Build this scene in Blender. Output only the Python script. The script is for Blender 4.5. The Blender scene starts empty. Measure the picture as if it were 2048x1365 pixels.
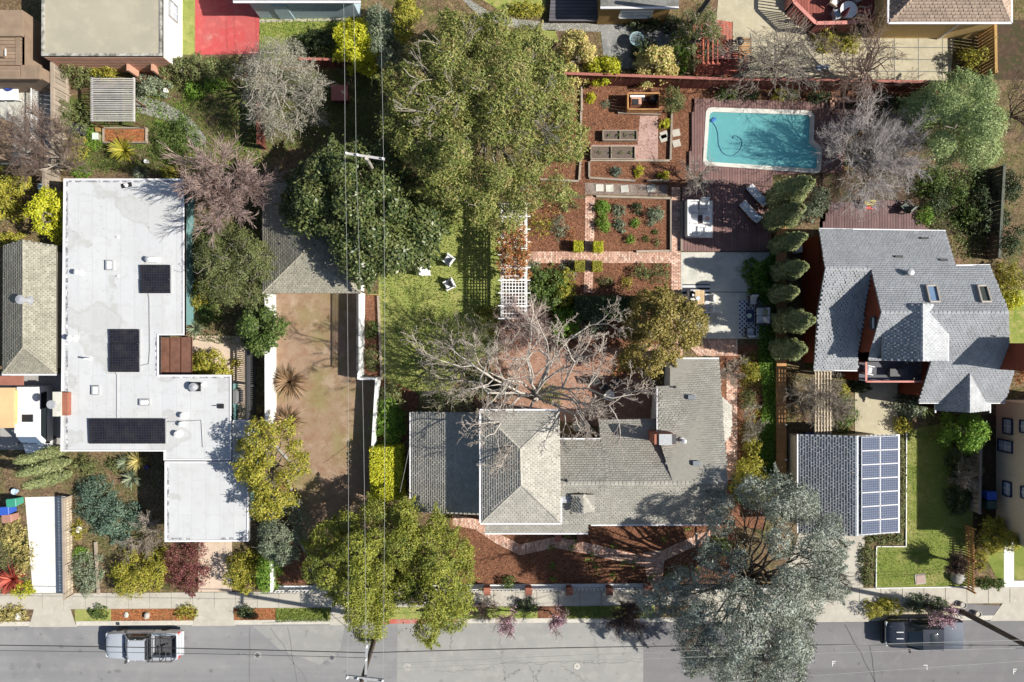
import bpy, math, random
import numpy as np
from mathutils import Vector, Matrix
R = math.radians
SC = bpy.context.scene
COL = SC.collection
# ------------------------------------------------------------------ camera, sky, sun, exposure
CH, F = 50.0, 1425.0                      # drone height (m), focal length in photo pixels
cam = bpy.data.objects.new('camera', bpy.data.cameras.new('camera'))
COL.objects.link(cam); SC.camera = cam
cam.location = (0, 0, CH)
cam.data.sensor_width = 36.0; cam.data.lens = 36.0 * F / 2048.0
cam.data.clip_end = 3000.0
SUN_EL, SUN_AZ = 41.0, -8.0               # azimuth measured from +x, counter-clockwise
wd = bpy.data.worlds.new('World'); SC.world = wd; wd.use_nodes = True
nt = wd.node_tree
sky = nt.nodes.new('ShaderNodeTexSky'); sky.sky_type = 'NISHITA'; sky.sun_disc = False
sky.sun_elevation = R(SUN_EL); sky.sun_rotation = R(90 - SUN_AZ)
nt.links.new(sky.outputs[0], nt.nodes['Background'].inputs[0])
nt.nodes['Background'].inputs[1].default_value = 0.064
sl = bpy.data.lights.new('sun', 'SUN'); sun = bpy.data.objects.new('sun', sl); COL.objects.link(sun)
sl.energy = 5.0; sl.angle = R(0.53); sl.color = (1.0, 0.95, 0.86)
sv = Vector((math.cos(R(SUN_EL))*math.cos(R(SUN_AZ)), math.cos(R(SUN_EL))*math.sin(R(SUN_AZ)), math.sin(R(SUN_EL))))
sun.rotation_euler = sv.to_track_quat('Z', 'Y').to_euler(); sun.location = sv * 60
SC.view_settings.view_transform = 'Standard'; SC.view_settings.look = 'None'
SC.view_settings.exposure = 0.72; SC.view_settings.gamma = 1.0
SC.render.engine = 'CYCLES'
SC.cycles.max_bounces = 5; SC.cycles.diffuse_bounces = 3; SC.cycles.transparent_max_bounces = 6
SC.cycles.use_adaptive_sampling = True; SC.cycles.adaptive_threshold = 0.02

# ------------------------------------------------------------------ helpers
def W(px, py, z=0.0):
    """ground-plan point that the photograph shows at pixel px,py when it stands at height z"""
    k = (CH - z) / F
    return Vector(((px - 1024) * k, (682.5 - py) * k, z))
def m_(pix, z=0.0): return pix * (CH - z) / F
import zlib
def seed(s):
    k = s if isinstance(s, int) else zlib.crc32(str(s).encode()); random.seed(k); return np.random.default_rng(k)

def tagit(o, label=None, cat=None, group=None, kind=None):
    if label: o['label'] = label
    if cat: o['category'] = cat
    if group: o['group'] = group
    if kind: o['kind'] = kind
    return o
def thing(name, label, cat, loc=(0, 0, 0), rz=0.0, group=None):
    o = bpy.data.objects.new(name, None); COL.objects.link(o)
    o.empty_display_size = 0.3
    o.location = loc; o.rotation_euler = (0, 0, rz)
    return tagit(o, label, cat, group)
def link(name, me, parent=None):
    o = bpy.data.objects.new(name, me); COL.objects.link(o); o.parent = parent
    return o
def absloc(o):
    v = Vector((0, 0, 0))
    while o is not None: v += Vector(o.location); o = o.parent
    return v
def copy_tree(o, parent=None):
    c = o.copy(); COL.objects.link(c); c.parent = parent
    for ch in [x for x in o.children]: copy_tree(ch, c)
    return c

class MB:
    def __init__(s): s.v = []; s.f = []; s.m = []; s.mi = 0
    def add(s, vs, fs):
        o = len(s.v); s.v += [Vector(q) for q in vs]
        for f in fs: s.f.append([o + i for i in f]); s.m.append(s.mi)
        return s
    def face(s, vs): return s.add(vs, [list(range(len(vs)))])
    def box(s, a, b):
        x0, y0, z0 = a; x1, y1, z1 = b
        return s.add([(x0,y0,z0),(x1,y0,z0),(x1,y1,z0),(x0,y1,z0),(x0,y0,z1),(x1,y0,z1),(x1,y1,z1),(x0,y1,z1)],
                     [(3,2,1,0),(4,5,6,7),(0,1,5,4),(1,2,6,5),(2,3,7,6),(3,0,4,7)])
    def obox(s, c, size, rz=0.0, rx=0.0, ry=0.0, bev=0.0):
        m = Matrix.Rotation(rz, 3, 'Z') @ Matrix.Rotation(ry, 3, 'Y') @ Matrix.Rotation(rx, 3, 'X')
        h = [d / 2 for d in size]; c = Vector(c)
        if bev:
            b = min(bev, h[0]*.9, h[1]*.9)
            rim = [(-h[0]+b,-h[1]),(h[0]-b,-h[1]),(h[0],-h[1]+b),(h[0],h[1]-b),(h[0]-b,h[1]),(-h[0]+b,h[1]),(-h[0],h[1]-b),(-h[0],-h[1]+b)]
            bz = min(bev, h[2])
            inn = [(x*(1-b/h[0]*.7), y*(1-b/h[1]*.7)) for x, y in rim]
            vs = [(x,y,-h[2]) for x,y in rim] + [(x,y,h[2]-bz*.8) for x,y in rim] + [(x,y,h[2]) for x,y in inn]
            fs = [tuple(range(7,-1,-1)), tuple(range(16,24))]
            for i in range(8):
                j = (i+1) % 8; fs += [(i,j,8+j,8+i),(8+i,8+j,16+j,16+i)]
            return s.add([c + m @ Vector(q) for q in vs], fs)
        vs = [c + m @ Vector((sx*h[0], sy*h[1], sz*h[2])) for sx,sy,sz in
              [(-1,-1,-1),(1,-1,-1),(1,1,-1),(-1,1,-1),(-1,-1,1),(1,-1,1),(1,1,1),(-1,1,1)]]
        return s.add(vs, [(3,2,1,0),(4,5,6,7),(0,1,5,4),(1,2,6,5),(2,3,7,6),(3,0,4,7)])
    def bar(s, a, b, w, h=None):
        """square bar between two points"""
        a = Vector(a); b = Vector(b); d = b - a; h = h or w
        if d.length < 1e-6: return s
        up = Vector((0,0,1)) if abs(d.normalized().z) < .95 else Vector((0,1,0))
        x = d.normalized().cross(up).normalized(); y = x.cross(d.normalized())
        q = [x*(i*w/2) + y*(j*h/2) for i, j in ((-1,-1),(1,-1),(1,1),(-1,1))]
        return s.add([a+t for t in q] + [b+t for t in q], [(0,1,2,3),(7,6,5,4),(0,4,5,1),(1,5,6,2),(2,6,7,3),(3,7,4,0)])
    def prism(s, poly, z0, z1):
        n = len(poly); a = sum(poly[i][0]*poly[(i+1)%n][1] - poly[(i+1)%n][0]*poly[i][1] for i in range(n))
        if a < 0: poly = poly[::-1]
        vs = [(p[0],p[1],z0) for p in poly] + [(p[0],p[1],z1) for p in poly]
        return s.add(vs, [tuple(range(n-1,-1,-1)), tuple(range(n,2*n))] + [(i,(i+1)%n,n+(i+1)%n,n+i) for i in range(n)])
    def tube(s, pts, rad, n=8, cap=True):
        pts = [Vector(p) for p in pts]; o = len(s.v); k = len(pts)
        if not isinstance(rad, (list, tuple)): rad = [rad]*k
        vs = []
        for i, p in enumerate(pts):
            d = (pts[min(i+1,k-1)] - pts[max(i-1,0)]).normalized()
            up = Vector((0,0,1)) if abs(d.z) < .9 else Vector((1,0,0))
            x = d.cross(up).normalized(); y = x.cross(d)
            vs += [p + (x*math.cos(t) + y*math.sin(t))*rad[i] for t in [2*math.pi*j/n for j in range(n)]]
        fs = [(i*n+j, i*n+(j+1)%n, (i+1)*n+(j+1)%n, (i+1)*n+j) for i in range(k-1) for j in range(n)]
        if cap: fs += [tuple(range(n-1,-1,-1)), tuple(range((k-1)*n, k*n))]
        return s.add(vs, fs)
    def lathe(s, c, prof, n=16):
        c = Vector(c); k = len(prof)
        vs = [c + Vector((r*math.cos(2*math.pi*j/n), r*math.sin(2*math.pi*j/n), z)) for r, z in prof for j in range(n)]
        fs = [(i*n+j, i*n+(j+1)%n, (i+1)*n+(j+1)%n, (i+1)*n+j) for i in range(k-1) for j in range(n)]
        fs += [tuple(range(n-1,-1,-1)), tuple(range((k-1)*n, k*n))]
        return s.add(vs, fs)
    def loft(s, secs):
        n = len(secs[0]); k = len(secs)
        vs = [q for sec in secs for q in sec]
        fs = [(i*n+j, i*n+(j+1)%n, (i+1)*n+(j+1)%n, (i+1)*n+j) for i in range(k-1) for j in range(n)]
        fs += [tuple(range(n-1,-1,-1)), tuple(range((k-1)*n, k*n))]
        return s.add(vs, fs)
    def mesh(s, name, mats, off=None, smooth=None):
        me = bpy.data.meshes.new(name)
        off = off or Vector((0,0,0))
        me.from_pydata([tuple(v - off) for v in s.v], [], s.f)
        for m in (mats if isinstance(mats, (list, tuple)) else [mats]): me.materials.append(m)
        if any(s.m): me.polygons.foreach_set('material_index', s.m)
        if smooth is not None:
            me.shade_smooth(); me.set_sharp_from_angle(angle=R(smooth))
        me.update()
        return me
    def part(s, name, mat, parent, local=False, smooth=None, kind=None, label=None):
        off = Vector((0,0,0)) if local else absloc(parent)
        return tagit(link(name, s.mesh(name, mat, off, smooth), parent), label, None, None, kind)
    def thing(s, name, label, cat, mat, group=None, kind=None, smooth=None):
        xs = [v.x for v in s.v]; ys = [v.y for v in s.v]
        off = Vector(((min(xs)+max(xs))/2, (min(ys)+max(ys))/2, min(v.z for v in s.v)))
        o = link(name, s.mesh(name, mat, off, smooth)); o.location = off
        return tagit(o, label, cat, group, kind)

def np_mesh(name, V, Q, mats, mi=None, off=None, smooth=False):
    me = bpy.data.meshes.new(name)
    V = np.asarray(V, np.float32)
    if off is not None: V = V - np.array(off, np.float32)
    Q = np.asarray(Q, np.int32); n = len(Q)
    me.vertices.add(len(V)); me.vertices.foreach_set('co', V.ravel())
    me.loops.add(4*n); me.loops.foreach_set('vertex_index', Q.ravel())
    me.polygons.add(n); me.polygons.foreach_set('loop_start', np.arange(0, 4*n, 4, dtype=np.int32))
    for m in (mats if isinstance(mats, (list, tuple)) else [mats]): me.materials.append(m)
    if mi is not None: me.polygons.foreach_set('material_index', np.asarray(mi, np.int32))
    if smooth: me.polygons.foreach_set('use_smooth', np.ones(n, bool))
    me.update(calc_edges=True)
    return me

# ------------------------------------------------------------------ materials
MC = {}
def C(*a): return (a[0], a[1], a[2], 1.0)
def srgb(r, g, b): return tuple(((x/255)/12.92 if x/255 <= .04045 else ((x/255+.055)/1.055)**2.4) for x in (r, g, b))
class NT:
    def __init__(s, name):
        s.m = bpy.data.materials.new(name); s.m.use_nodes = True; s.t = s.m.node_tree
        s.b = s.t.nodes['Principled BSDF']; s.out = s.t.nodes['Material Output']
        s.geo = s.t.nodes.new('ShaderNodeNewGeometry')
    def n(s, typ, **kw):
        o = s.t.nodes.new('ShaderNode' + typ)
        for k, v in kw.items(): setattr(o, k, v)
        return o
    def l(s, a, b): s.t.links.new(a, b)
    def noise(s, scale, detail=4, rough=.6, vec=None, dist=0):
        o = s.n('TexNoise'); o.inputs['Scale'].default_value = scale; o.inputs['Detail'].default_value = detail
        o.inputs['Roughness'].default_value = rough; o.inputs['Distortion'].default_value = dist
        s.l(vec or s.geo.outputs['Position'], o.inputs['Vector']); return o.outputs[0]
    def ramp(s, fac, stops):
        o = s.n('ValToRGB'); e = o.color_ramp.elements
        while len(e) < len(stops): e.new(.5)
        for x, (p, c) in zip(e, stops): x.position = p; x.color = C(*c)
        s.l(fac, o.inputs[0]); return o.outputs[0]
    def mix(s, fac, a, b, mode='MIX'):
        o = s.n('Mix', data_type='RGBA', blend_type=mode)
        for i, x in ((0, fac), (6, a), (7, b)):
            if hasattr(x, 'is_output'): s.l(x, o.inputs[i])
            else: o.inputs[i].default_value = x if i == 0 else C(*x)
        return o.outputs[2]
    def bump(s, h, st=.3, d=.02):
        o = s.n('Bump'); o.inputs['Strength'].default_value = st; o.inputs['Distance'].default_value = d
        s.l(h, o.inputs['Height']); s.l(o.outputs[0], s.b.inputs['Normal'])
    def math(s, op, a, b=0.0):
        o = s.n('Math', operation=op)
        for i, x in ((0, a), (1, b)):
            if hasattr(x, 'is_output'): s.l(x, o.inputs[i])
            else: o.inputs[i].default_value = x
        return o.outputs[0]

def plain(name, c, rough=.6, metal=0.0, var=.12, scale=6.0, bump=0.0, spec=.4, fine=40.0):
    """painted / cast surface with slight mottling"""
    if name in MC: return MC[name]
    t = NT(name)
    n1 = t.noise(scale, 5); n2 = t.noise(fine, 3)
    a = tuple(x*(1-var*1.6) for x in c); b = tuple(min(1, x*(1+var)) for x in c)
    base = t.ramp(n1, [(.3, a), (.7, b)])
    base = t.mix(.35, base, t.ramp(n2, [(.3, a), (.75, b)]))
    t.l(base, t.b.inputs['Base Color']); t.b.inputs['Roughness'].default_value = rough
    t.b.inputs['Metallic'].default_value = metal; t.b.inputs['Specular IOR Level'].default_value = spec
    if bump: t.bump(n2, bump, .02)
    MC[name] = t.m; return t.m
def ground(name, layers, fine, bump=.5, rough=.95, bd=.03, bs=60.0, vor=0.0, lanes=None):
    """layers: [(scale, lo, hi, colour)], first is base colour; fine: (dark, light) speckle"""
    if name in MC: return MC[name]
    t = NT(name); col = layers[0][3]
    for sc, lo, hi, c in layers[1:]:
        fac = t.ramp(t.noise(sc, 5, .62), [(lo, (0,0,0)), (hi, (1,1,1))])
        col = t.mix(fac, col, c)
    if lanes:   # wear drawn out along the direction of travel, plus oil spots
        mp = t.n('Mapping'); mp.inputs['Scale'].default_value = (.035, .75, 1); t.l(t.geo.outputs['Position'], mp.inputs[0])
        col = t.mix(t.ramp(t.noise(1.0, 5, .6, mp.outputs[0]), [(.45, (0,0,0)), (.68, (.75,)*3)]), col, lanes[0])
        col = t.mix(t.ramp(t.noise(1.7, 2, .4), [(.68, (0,0,0)), (.74, (.6,)*3)]), col, lanes[1])
    sp = t.noise(bs, 4, .75)
    k = t.ramp(sp, [(.32, (fine[0],)*3), (.68, (fine[1],)*3)])
    col = t.mix(1.0, col, k, 'MULTIPLY')
    if vor:
        v = t.n('TexVoronoi'); v.inputs['Scale'].default_value = vor; t.l(t.geo.outputs['Position'], v.inputs['Vector'])
        hv = t.n('HueSaturation'); t.l(col, hv.inputs['Color'])
        sep = t.n('SeparateColor'); t.l(v.outputs['Color'], sep.inputs[0])
        t.l(t.math('ADD', t.math('MULTIPLY', sep.outputs[0], .9), .55), hv.inputs['Value'])
        col = hv.outputs[0]
    t.l(col, t.b.inputs['Base Color']); t.b.inputs['Roughness'].default_value = rough
    t.b.inputs['Specular IOR Level'].default_value = .15
    t.bump(sp, bump, bd)
    MC[name] = t.m; return t.m
def leafmat(name, cols, trans=.3, rough=.55, patch=None):
    if name in MC: return MC[name]
    t = NT(name)
    r = t.geo.outputs['Random Per Island']
    c = t.ramp(r, [(i/(len(cols)-1)*.9+.05, x) for i, x in enumerate(cols)])
    oi = t.n('ObjectInfo')
    nz = t.noise(.9, 3)
    v = t.math('ADD', t.math('MULTIPLY', nz, .7), .95)
    v = t.math('MULTIPLY', v, t.math('ADD', t.math('MULTIPLY', oi.outputs['Random'], .2), .9))
    if patch: c = t.mix(t.ramp(t.noise(patch[0], 3), [(patch[1], (0,0,0)), (patch[2], (1,1,1))]), c, patch[3])
    hv = t.n('HueSaturation'); t.l(c, hv.inputs['Color']); t.l(v, hv.inputs['Value']); c = hv.outputs[0]
    t.l(c, t.b.inputs['Base Color']); t.b.inputs['Roughness'].default_value = rough
    t.b.inputs['Specular IOR Level'].default_value = .35
    tr = t.n('BsdfTranslucent'); t.l(c, tr.inputs['Color'])
    mx = t.n('MixShader'); mx.inputs[0].default_value = trans
    t.l(t.b.outputs[0], mx.inputs[1]); t.l(tr.outputs[0], mx.inputs[2]); t.l(mx.outputs[0], t.out.inputs[0])
    MC[name] = t.m; return t.m
def islandmat(name, c, var=.25, rough=.8, hue=None, spec=.2, stain=.0):
    """pieces that differ slightly from one another (boards, bricks, shingles)"""
    if name in MC: return MC[name]
    t = NT(name); r = t.geo.outputs['Random Per Island']; oi = t.n('ObjectInfo')
    r2 = t.math('FRACT', t.math('ADD', r, oi.outputs['Random']))
    cols = [tuple(x*(1-var) for x in c), c, tuple(x*(1+var) for x in c)]
    if hue: cols.append(hue)
    base = t.ramp(r2, [(i/(len(cols)-1), x) for i, x in enumerate(cols)])
    nz = t.ramp(t.noise(1.3, 6, .7), [(.25, (.72,)*3), (.75, (1.12,)*3)])
    base = t.mix(1.0, base, nz, 'MULTIPLY')
    if stain: base = t.mix(t.ramp(t.noise(.5, 5), [(.5, (0,0,0)), (.75, (stain,)*3)]), base, tuple(x*.45 for x in c))
    t.l(base, t.b.inputs['Base Color']); t.b.inputs['Roughness'].default_value = rough
    t.b.inputs['Specular IOR Level'].default_value = spec
    t.bump(t.noise(90, 3), .25, .01)
    MC[name] = t.m; return t.m
def stripes(name, cs, axis, period, rough=.9):
    t = NT(name); sep = t.n('SeparateXYZ'); t.l(t.geo.outputs['Position'], sep.inputs[0])
    fr = t.math('FRACT', t.math('MULTIPLY', sep.outputs[axis], 1/period))
    c = t.ramp(fr, [(0, cs[0]), (.5, cs[1])]); c.node.color_ramp.interpolation = 'CONSTANT'
    t.l(c, t.b.inputs['Base Color']); t.b.inputs['Roughness'].default_value = rough; return t.m
# ------------------------------------------------------------------ palette
M_MULCH = ground('mulch', [(0,0,0,(0.184,0.086,0.050)), (.7,.4,.7,(0.135,0.063,0.040)), (4,.45,.7,(0.225,0.108,0.061))], (.45,1.3), .8, bs=38, vor=16)
M_SOIL = ground('soil', [(0,0,0,(0.144,0.096,0.060)), (.5,.42,.62,(0.102,0.102,0.036)), (2.2,.45,.68,(0.204,0.138,0.084)), (1.1,.55,.75,(0.072,0.090,0.026))], (.5,1.3), .8, bs=30, vor=12)
M_DIRT = ground('dirt', [(0,0,0,(0.282,0.198,0.138)), (.35,.45,.66,(0.204,0.192,0.072)), (1.4,.45,.7,(0.240,0.144,0.096)), (.9,.55,.72,(0.348,0.264,0.192))], (.7,1.15), .5, bs=26)
M_LAWN = ground('lawn', [(0,0,0,(0.241,0.270,0.075)), (.55,.42,.62,(0.310,0.310,0.103)), (1.8,.5,.68,(0.172,0.218,0.052)), (.9,.6,.75,(0.380,0.322,0.138))], (.55,1.3), .9, bs=34)
M_LAWN2 = ground('lawn_dry', [(0,0,0,(0.255,0.285,0.075)), (.7,.42,.6,(0.180,0.232,0.045)), (2.3,.5,.7,(0.375,0.330,0.135))], (.55,1.3), .9, bs=34)
M_TURF = ground('tidy_lawn', [(0,0,0,(.165,.20,.045)), (.35,.42,.6,(.235,.24,.075)), (1.3,.5,.66,(.12,.165,.03)), (.8,.58,.72,(.31,.28,.11))], (.7,1.2), .7, bs=40)
M_ASPH = ground('asphalt', [(0,0,0,(0.225,0.225,0.228)), (.16,.4,.65,(0.190,0.190,0.195)), (1.2,.5,.75,(0.250,0.248,0.245)), (.5,.62,.72,(0.150,0.150,0.155))], (.86,1.1), .3, bs=45, rough=.85, lanes=((.165,.165,.17),(.11,.11,.115)))
M_ASPH2 = ground('old_road_concrete', [(0,0,0,(0.270,0.270,0.257)), (.3,.4,.65,(0.239,0.239,0.230)), (1.5,.5,.72,(0.306,0.302,0.279))], (.88,1.08), .3, bs=45, rough=.85, lanes=((.235,.235,.225),(.18,.18,.17)))
M_ASPH3 = ground('dark_asphalt', [(0,0,0,(0.171,0.167,0.171)), (.2,.4,.65,(0.149,0.144,0.151)), (1.2,.5,.75,(0.194,0.189,0.191))], (.86,1.1), .3, bs=45, rough=.85, lanes=((.135,.13,.135),(.095,.095,.1)))
M_CONC = ground('concrete', [(0,0,0,(0.404,0.378,0.323)), (.6,.42,.65,(0.353,0.327,0.280)), (2.5,.5,.7,(0.439,0.413,0.361)), (1.2,.62,.75,(0.284,0.267,0.228))], (.9,1.06), .2, bs=50, rough=.85)
M_CONCW = ground('white_concrete', [(0,0,0,(0.612,0.612,0.595)), (.6,.42,.65,(0.561,0.561,0.544)), (2.5,.55,.72,(0.510,0.493,0.468))], (.93,1.05), .2, bs=50, rough=.8)
M_CONCG = ground('patio_concrete', [(0,0,0,(0.506,0.494,0.437)), (.5,.42,.6,(0.425,0.425,0.380)), (1.6,.5,.68,(0.575,0.552,0.483)), (.9,.58,.72,(0.345,0.345,0.299))], (.85,1.08), .3, bs=40, rough=.85)
M_CONCT = ground('tan_concrete', [(0,0,0,(0.405,0.363,0.258)), (.6,.42,.65,(0.350,0.317,0.230)), (2.5,.5,.7,(0.451,0.409,0.304))], (.85,1.08), .3, bs=40, rough=.9)
M_CONCP = ground('peach_concrete', [(0,0,0,(0.522,0.414,0.324)), (.9,.42,.65,(0.450,0.360,0.279)), (3,.5,.7,(0.558,0.450,0.360))], (.9,1.06), .2, bs=50)
M_RED = ground('red_painted_concrete', [(0,0,0,(.44,.075,.075)), (.5,.42,.62,(.38,.095,.09)), (2,.5,.7,(.49,.12,.11)), (1.1,.6,.72,(.42,.19,.17)), (5,.62,.74,(.3,.1,.095))], (.88,1.06), .2, bs=30, rough=.8)
M_GRAVEL = ground('gravel_path', [(0,0,0,(.27,.265,.24)), (.9,.42,.65,(.20,.20,.175)), (3,.5,.7,(.33,.32,.29))], (.6,1.2), .8, bs=40, vor=18)
M_FLAG = ground('flagstone', [(0,0,0,(.25,.25,.24)), (.9,.42,.65,(.16,.17,.17)), (3,.5,.7,(.36,.35,.33))], (.7,1.15), .6, bs=30)
M_BARK = ground('orange_bark', [(0,0,0,(.30,.115,.05)), (1.2,.45,.7,(.20,.10,.045)), (3,.55,.75,(.16,.15,.05))], (.45,1.3), .8, bs=38, vor=14)
M_ROOFT = ground('tan_roof', [(0,0,0,(0.348,0.319,0.246)), (.3,.4,.62,(0.306,0.285,0.225)), (1.1,.5,.7,(0.374,0.340,0.264))], (.92,1.05), .2, bs=40)
M_WHITE = plain('white_paint', (.68,.68,.67), .5, var=.04)
M_WHITEW = plain('whitewashed_wall', (.70,.70,.68), .8, var=.06, bump=.2)
M_TRIM = plain('white_gutter', (.66,.655,.67), .4, var=.05)
M_BLACK = plain('black_metal', (.02,.02,.022), .5)
M_DGREY = plain('dark_grey', (.06,.06,.065), .6)
M_GREY = plain('grey_metal', (.38,.39,.40), .45, metal=.3)
M_STEEL = plain('galvanised', (.40,.41,.43), .5, metal=.3)
M_STONE = plain('stone', (.36,.34,.31), .9, var=.25, bump=.4)
M_TEAL = plain('teal_paint', (.13,.25,.25), .7)
M_BLUEH = plain('pale_blue_paint', (.36,.46,.52), .7)
M_BEIGE = plain('beige_paint', (.62,.52,.38), .75, var=.05)
M_BEIGE2 = plain('yellow_tan_paint', (.55,.38,.16), .75)
M_NAVY = plain('navy_trim', (.02,.035,.09), .5)
M_GLASS = plain('window_glass', (.05,.065,.08), .08, spec=.8, var=.02)
M_SKYL = plain('skylight_glass', (.10,.14,.20), .06, spec=.9, var=.02)
t = NT('solar_black'); br = t.n('TexBrick'); br.offset = 0; br.inputs['Scale'].default_value = 1; br.inputs['Brick Width'].default_value = .17; br.inputs['Row Height'].default_value = .17; br.inputs['Mortar Size'].default_value = .006
br.inputs['Color1'].default_value = C(.010,.010,.014); br.inputs['Color2'].default_value = C(.014,.013,.019); br.inputs['Mortar'].default_value = C(.045,.045,.055); t.l(t.geo.outputs['Position'], br.inputs['Vector'])
dust = t.mix(t.ramp(t.noise(1.2, 5), [(.45,(0,0,0)), (.8,(.35,.35,.35))]), br.outputs[0], (.07,.065,.06)); t.l(dust, t.b.inputs['Base Color']); t.b.inputs['Roughness'].default_value = .22; M_PANEL = t.m
M_FOAM = plain('white_cushion', (.56,.56,.57), .9, var=.05)
M_PILLB = plain('blue_grey_pillow', (.28,.35,.45), .9)
M_PILLG = plain('green_pillow', (.16,.2,.15), .9)
M_WOODD = islandmat('dark_wood', (.10,.045,.025), .3)
M_REDW = islandmat('redwood_boards', (.20,.118,.108), .12, .75, stain=.4)
M_REDW2 = islandmat('dark_redwood_deck', (.16,.10,.10), .16, .75, stain=.3)
M_REDF = islandmat('red_fence_boards', (.155,.052,.038), .28, .8)
M_REDP = islandmat('red_stained_deck', (.42,.125,.085), .16, .8, stain=.5)
M_PINK = islandmat('pink_stained_rail', (.55,.235,.20), .08, .7)
M_SIDER = islandmat('red_cedar_siding', (.19,.045,.022), .22, .75)
M_GREYW = islandmat('weathered_grey_wood', (.30,.25,.20), .22, .9)
M_SILVW = islandmat('silver_wood', (.43,.415,.40), .14, .9)
M_TANW = islandmat('tan_cedar', (.44,.235,.10), .14, .85, stain=.5)
M_GOLDW = islandmat('golden_fence', (.33,.21,.08), .25, .85)
M_BRNW = islandmat('brown_deck', (.24,.175,.125), .1, .85)
M_PALEW = islandmat('pale_lath', (.5,.42,.31), .2, .9)
M_DKDECK = islandmat('dark_grey_deck', (.10,.10,.115), .15, .8)
M_PINKW = islandmat('pinkish_siding', (.50,.28,.20), .12, .8)
M_SHIN = islandmat('grey_brown_shingles', (.36,.345,.305), .09, .95, stain=.35)
M_SHINU = plain('shingle_felt', (.25,.24,.21), .95)
M_SHIN2 = islandmat('blue_grey_shingles', (.35,.362,.38), .06, .95, stain=.22)
M_SHIN2U = plain('blue_grey_felt', (.24,.25,.265), .95)
M_SHIN3 = islandmat('olive_grey_shingles', (.29,.275,.22), .14, .95, stain=.4)
M_SHIN3U = plain('olive_felt', (.14,.13,.105), .95)
M_SHIN4 = islandmat('brown_shingles', (.34,.26,.205), .10, .95)
M_SHIN4U = plain('brown_felt', (.2,.15,.12), .95)
M_BRICK = islandmat('paving_bricks', (.50,.31,.235), .25, .9, hue=(.66,.52,.43))
M_MORTAR = plain('sand_joints', (.24,.15,.11), .95)
M_CHIM = islandmat('chimney_bricks', (.30,.12,.08), .25, .9)
M_BARKG = plain('grey_bark', (.20,.175,.15), .9, var=.3, scale=3, bump=.5)
M_BARKW = plain('pale_bark', (.42,.385,.34), .9, var=.25, scale=3, bump=.4)
M_BARKD = plain('dark_bark', (.10,.075,.055), .9, var=.3, scale=3, bump=.5)
M_TWIGP = islandmat('pinkish_twigs', (.40,.30,.27), .25, .9)
M_TWIGG = islandmat('grey_twigs', (.33,.285,.235), .25, .9)
M_TWIGW = islandmat('silvery_twigs', (.36,.325,.285), .22, .9)
M_TWIGB = islandmat('brown_twigs', (.19,.135,.11), .25, .9)
M_POLE = plain('creosoted_pole', (.10,.075,.06), .85, var=.3, scale=2)
M_WIRE = plain('cable', (.28,.29,.28), .6)
M_WIREB = plain('black_cable', (.03,.03,.032), .5)
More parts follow.
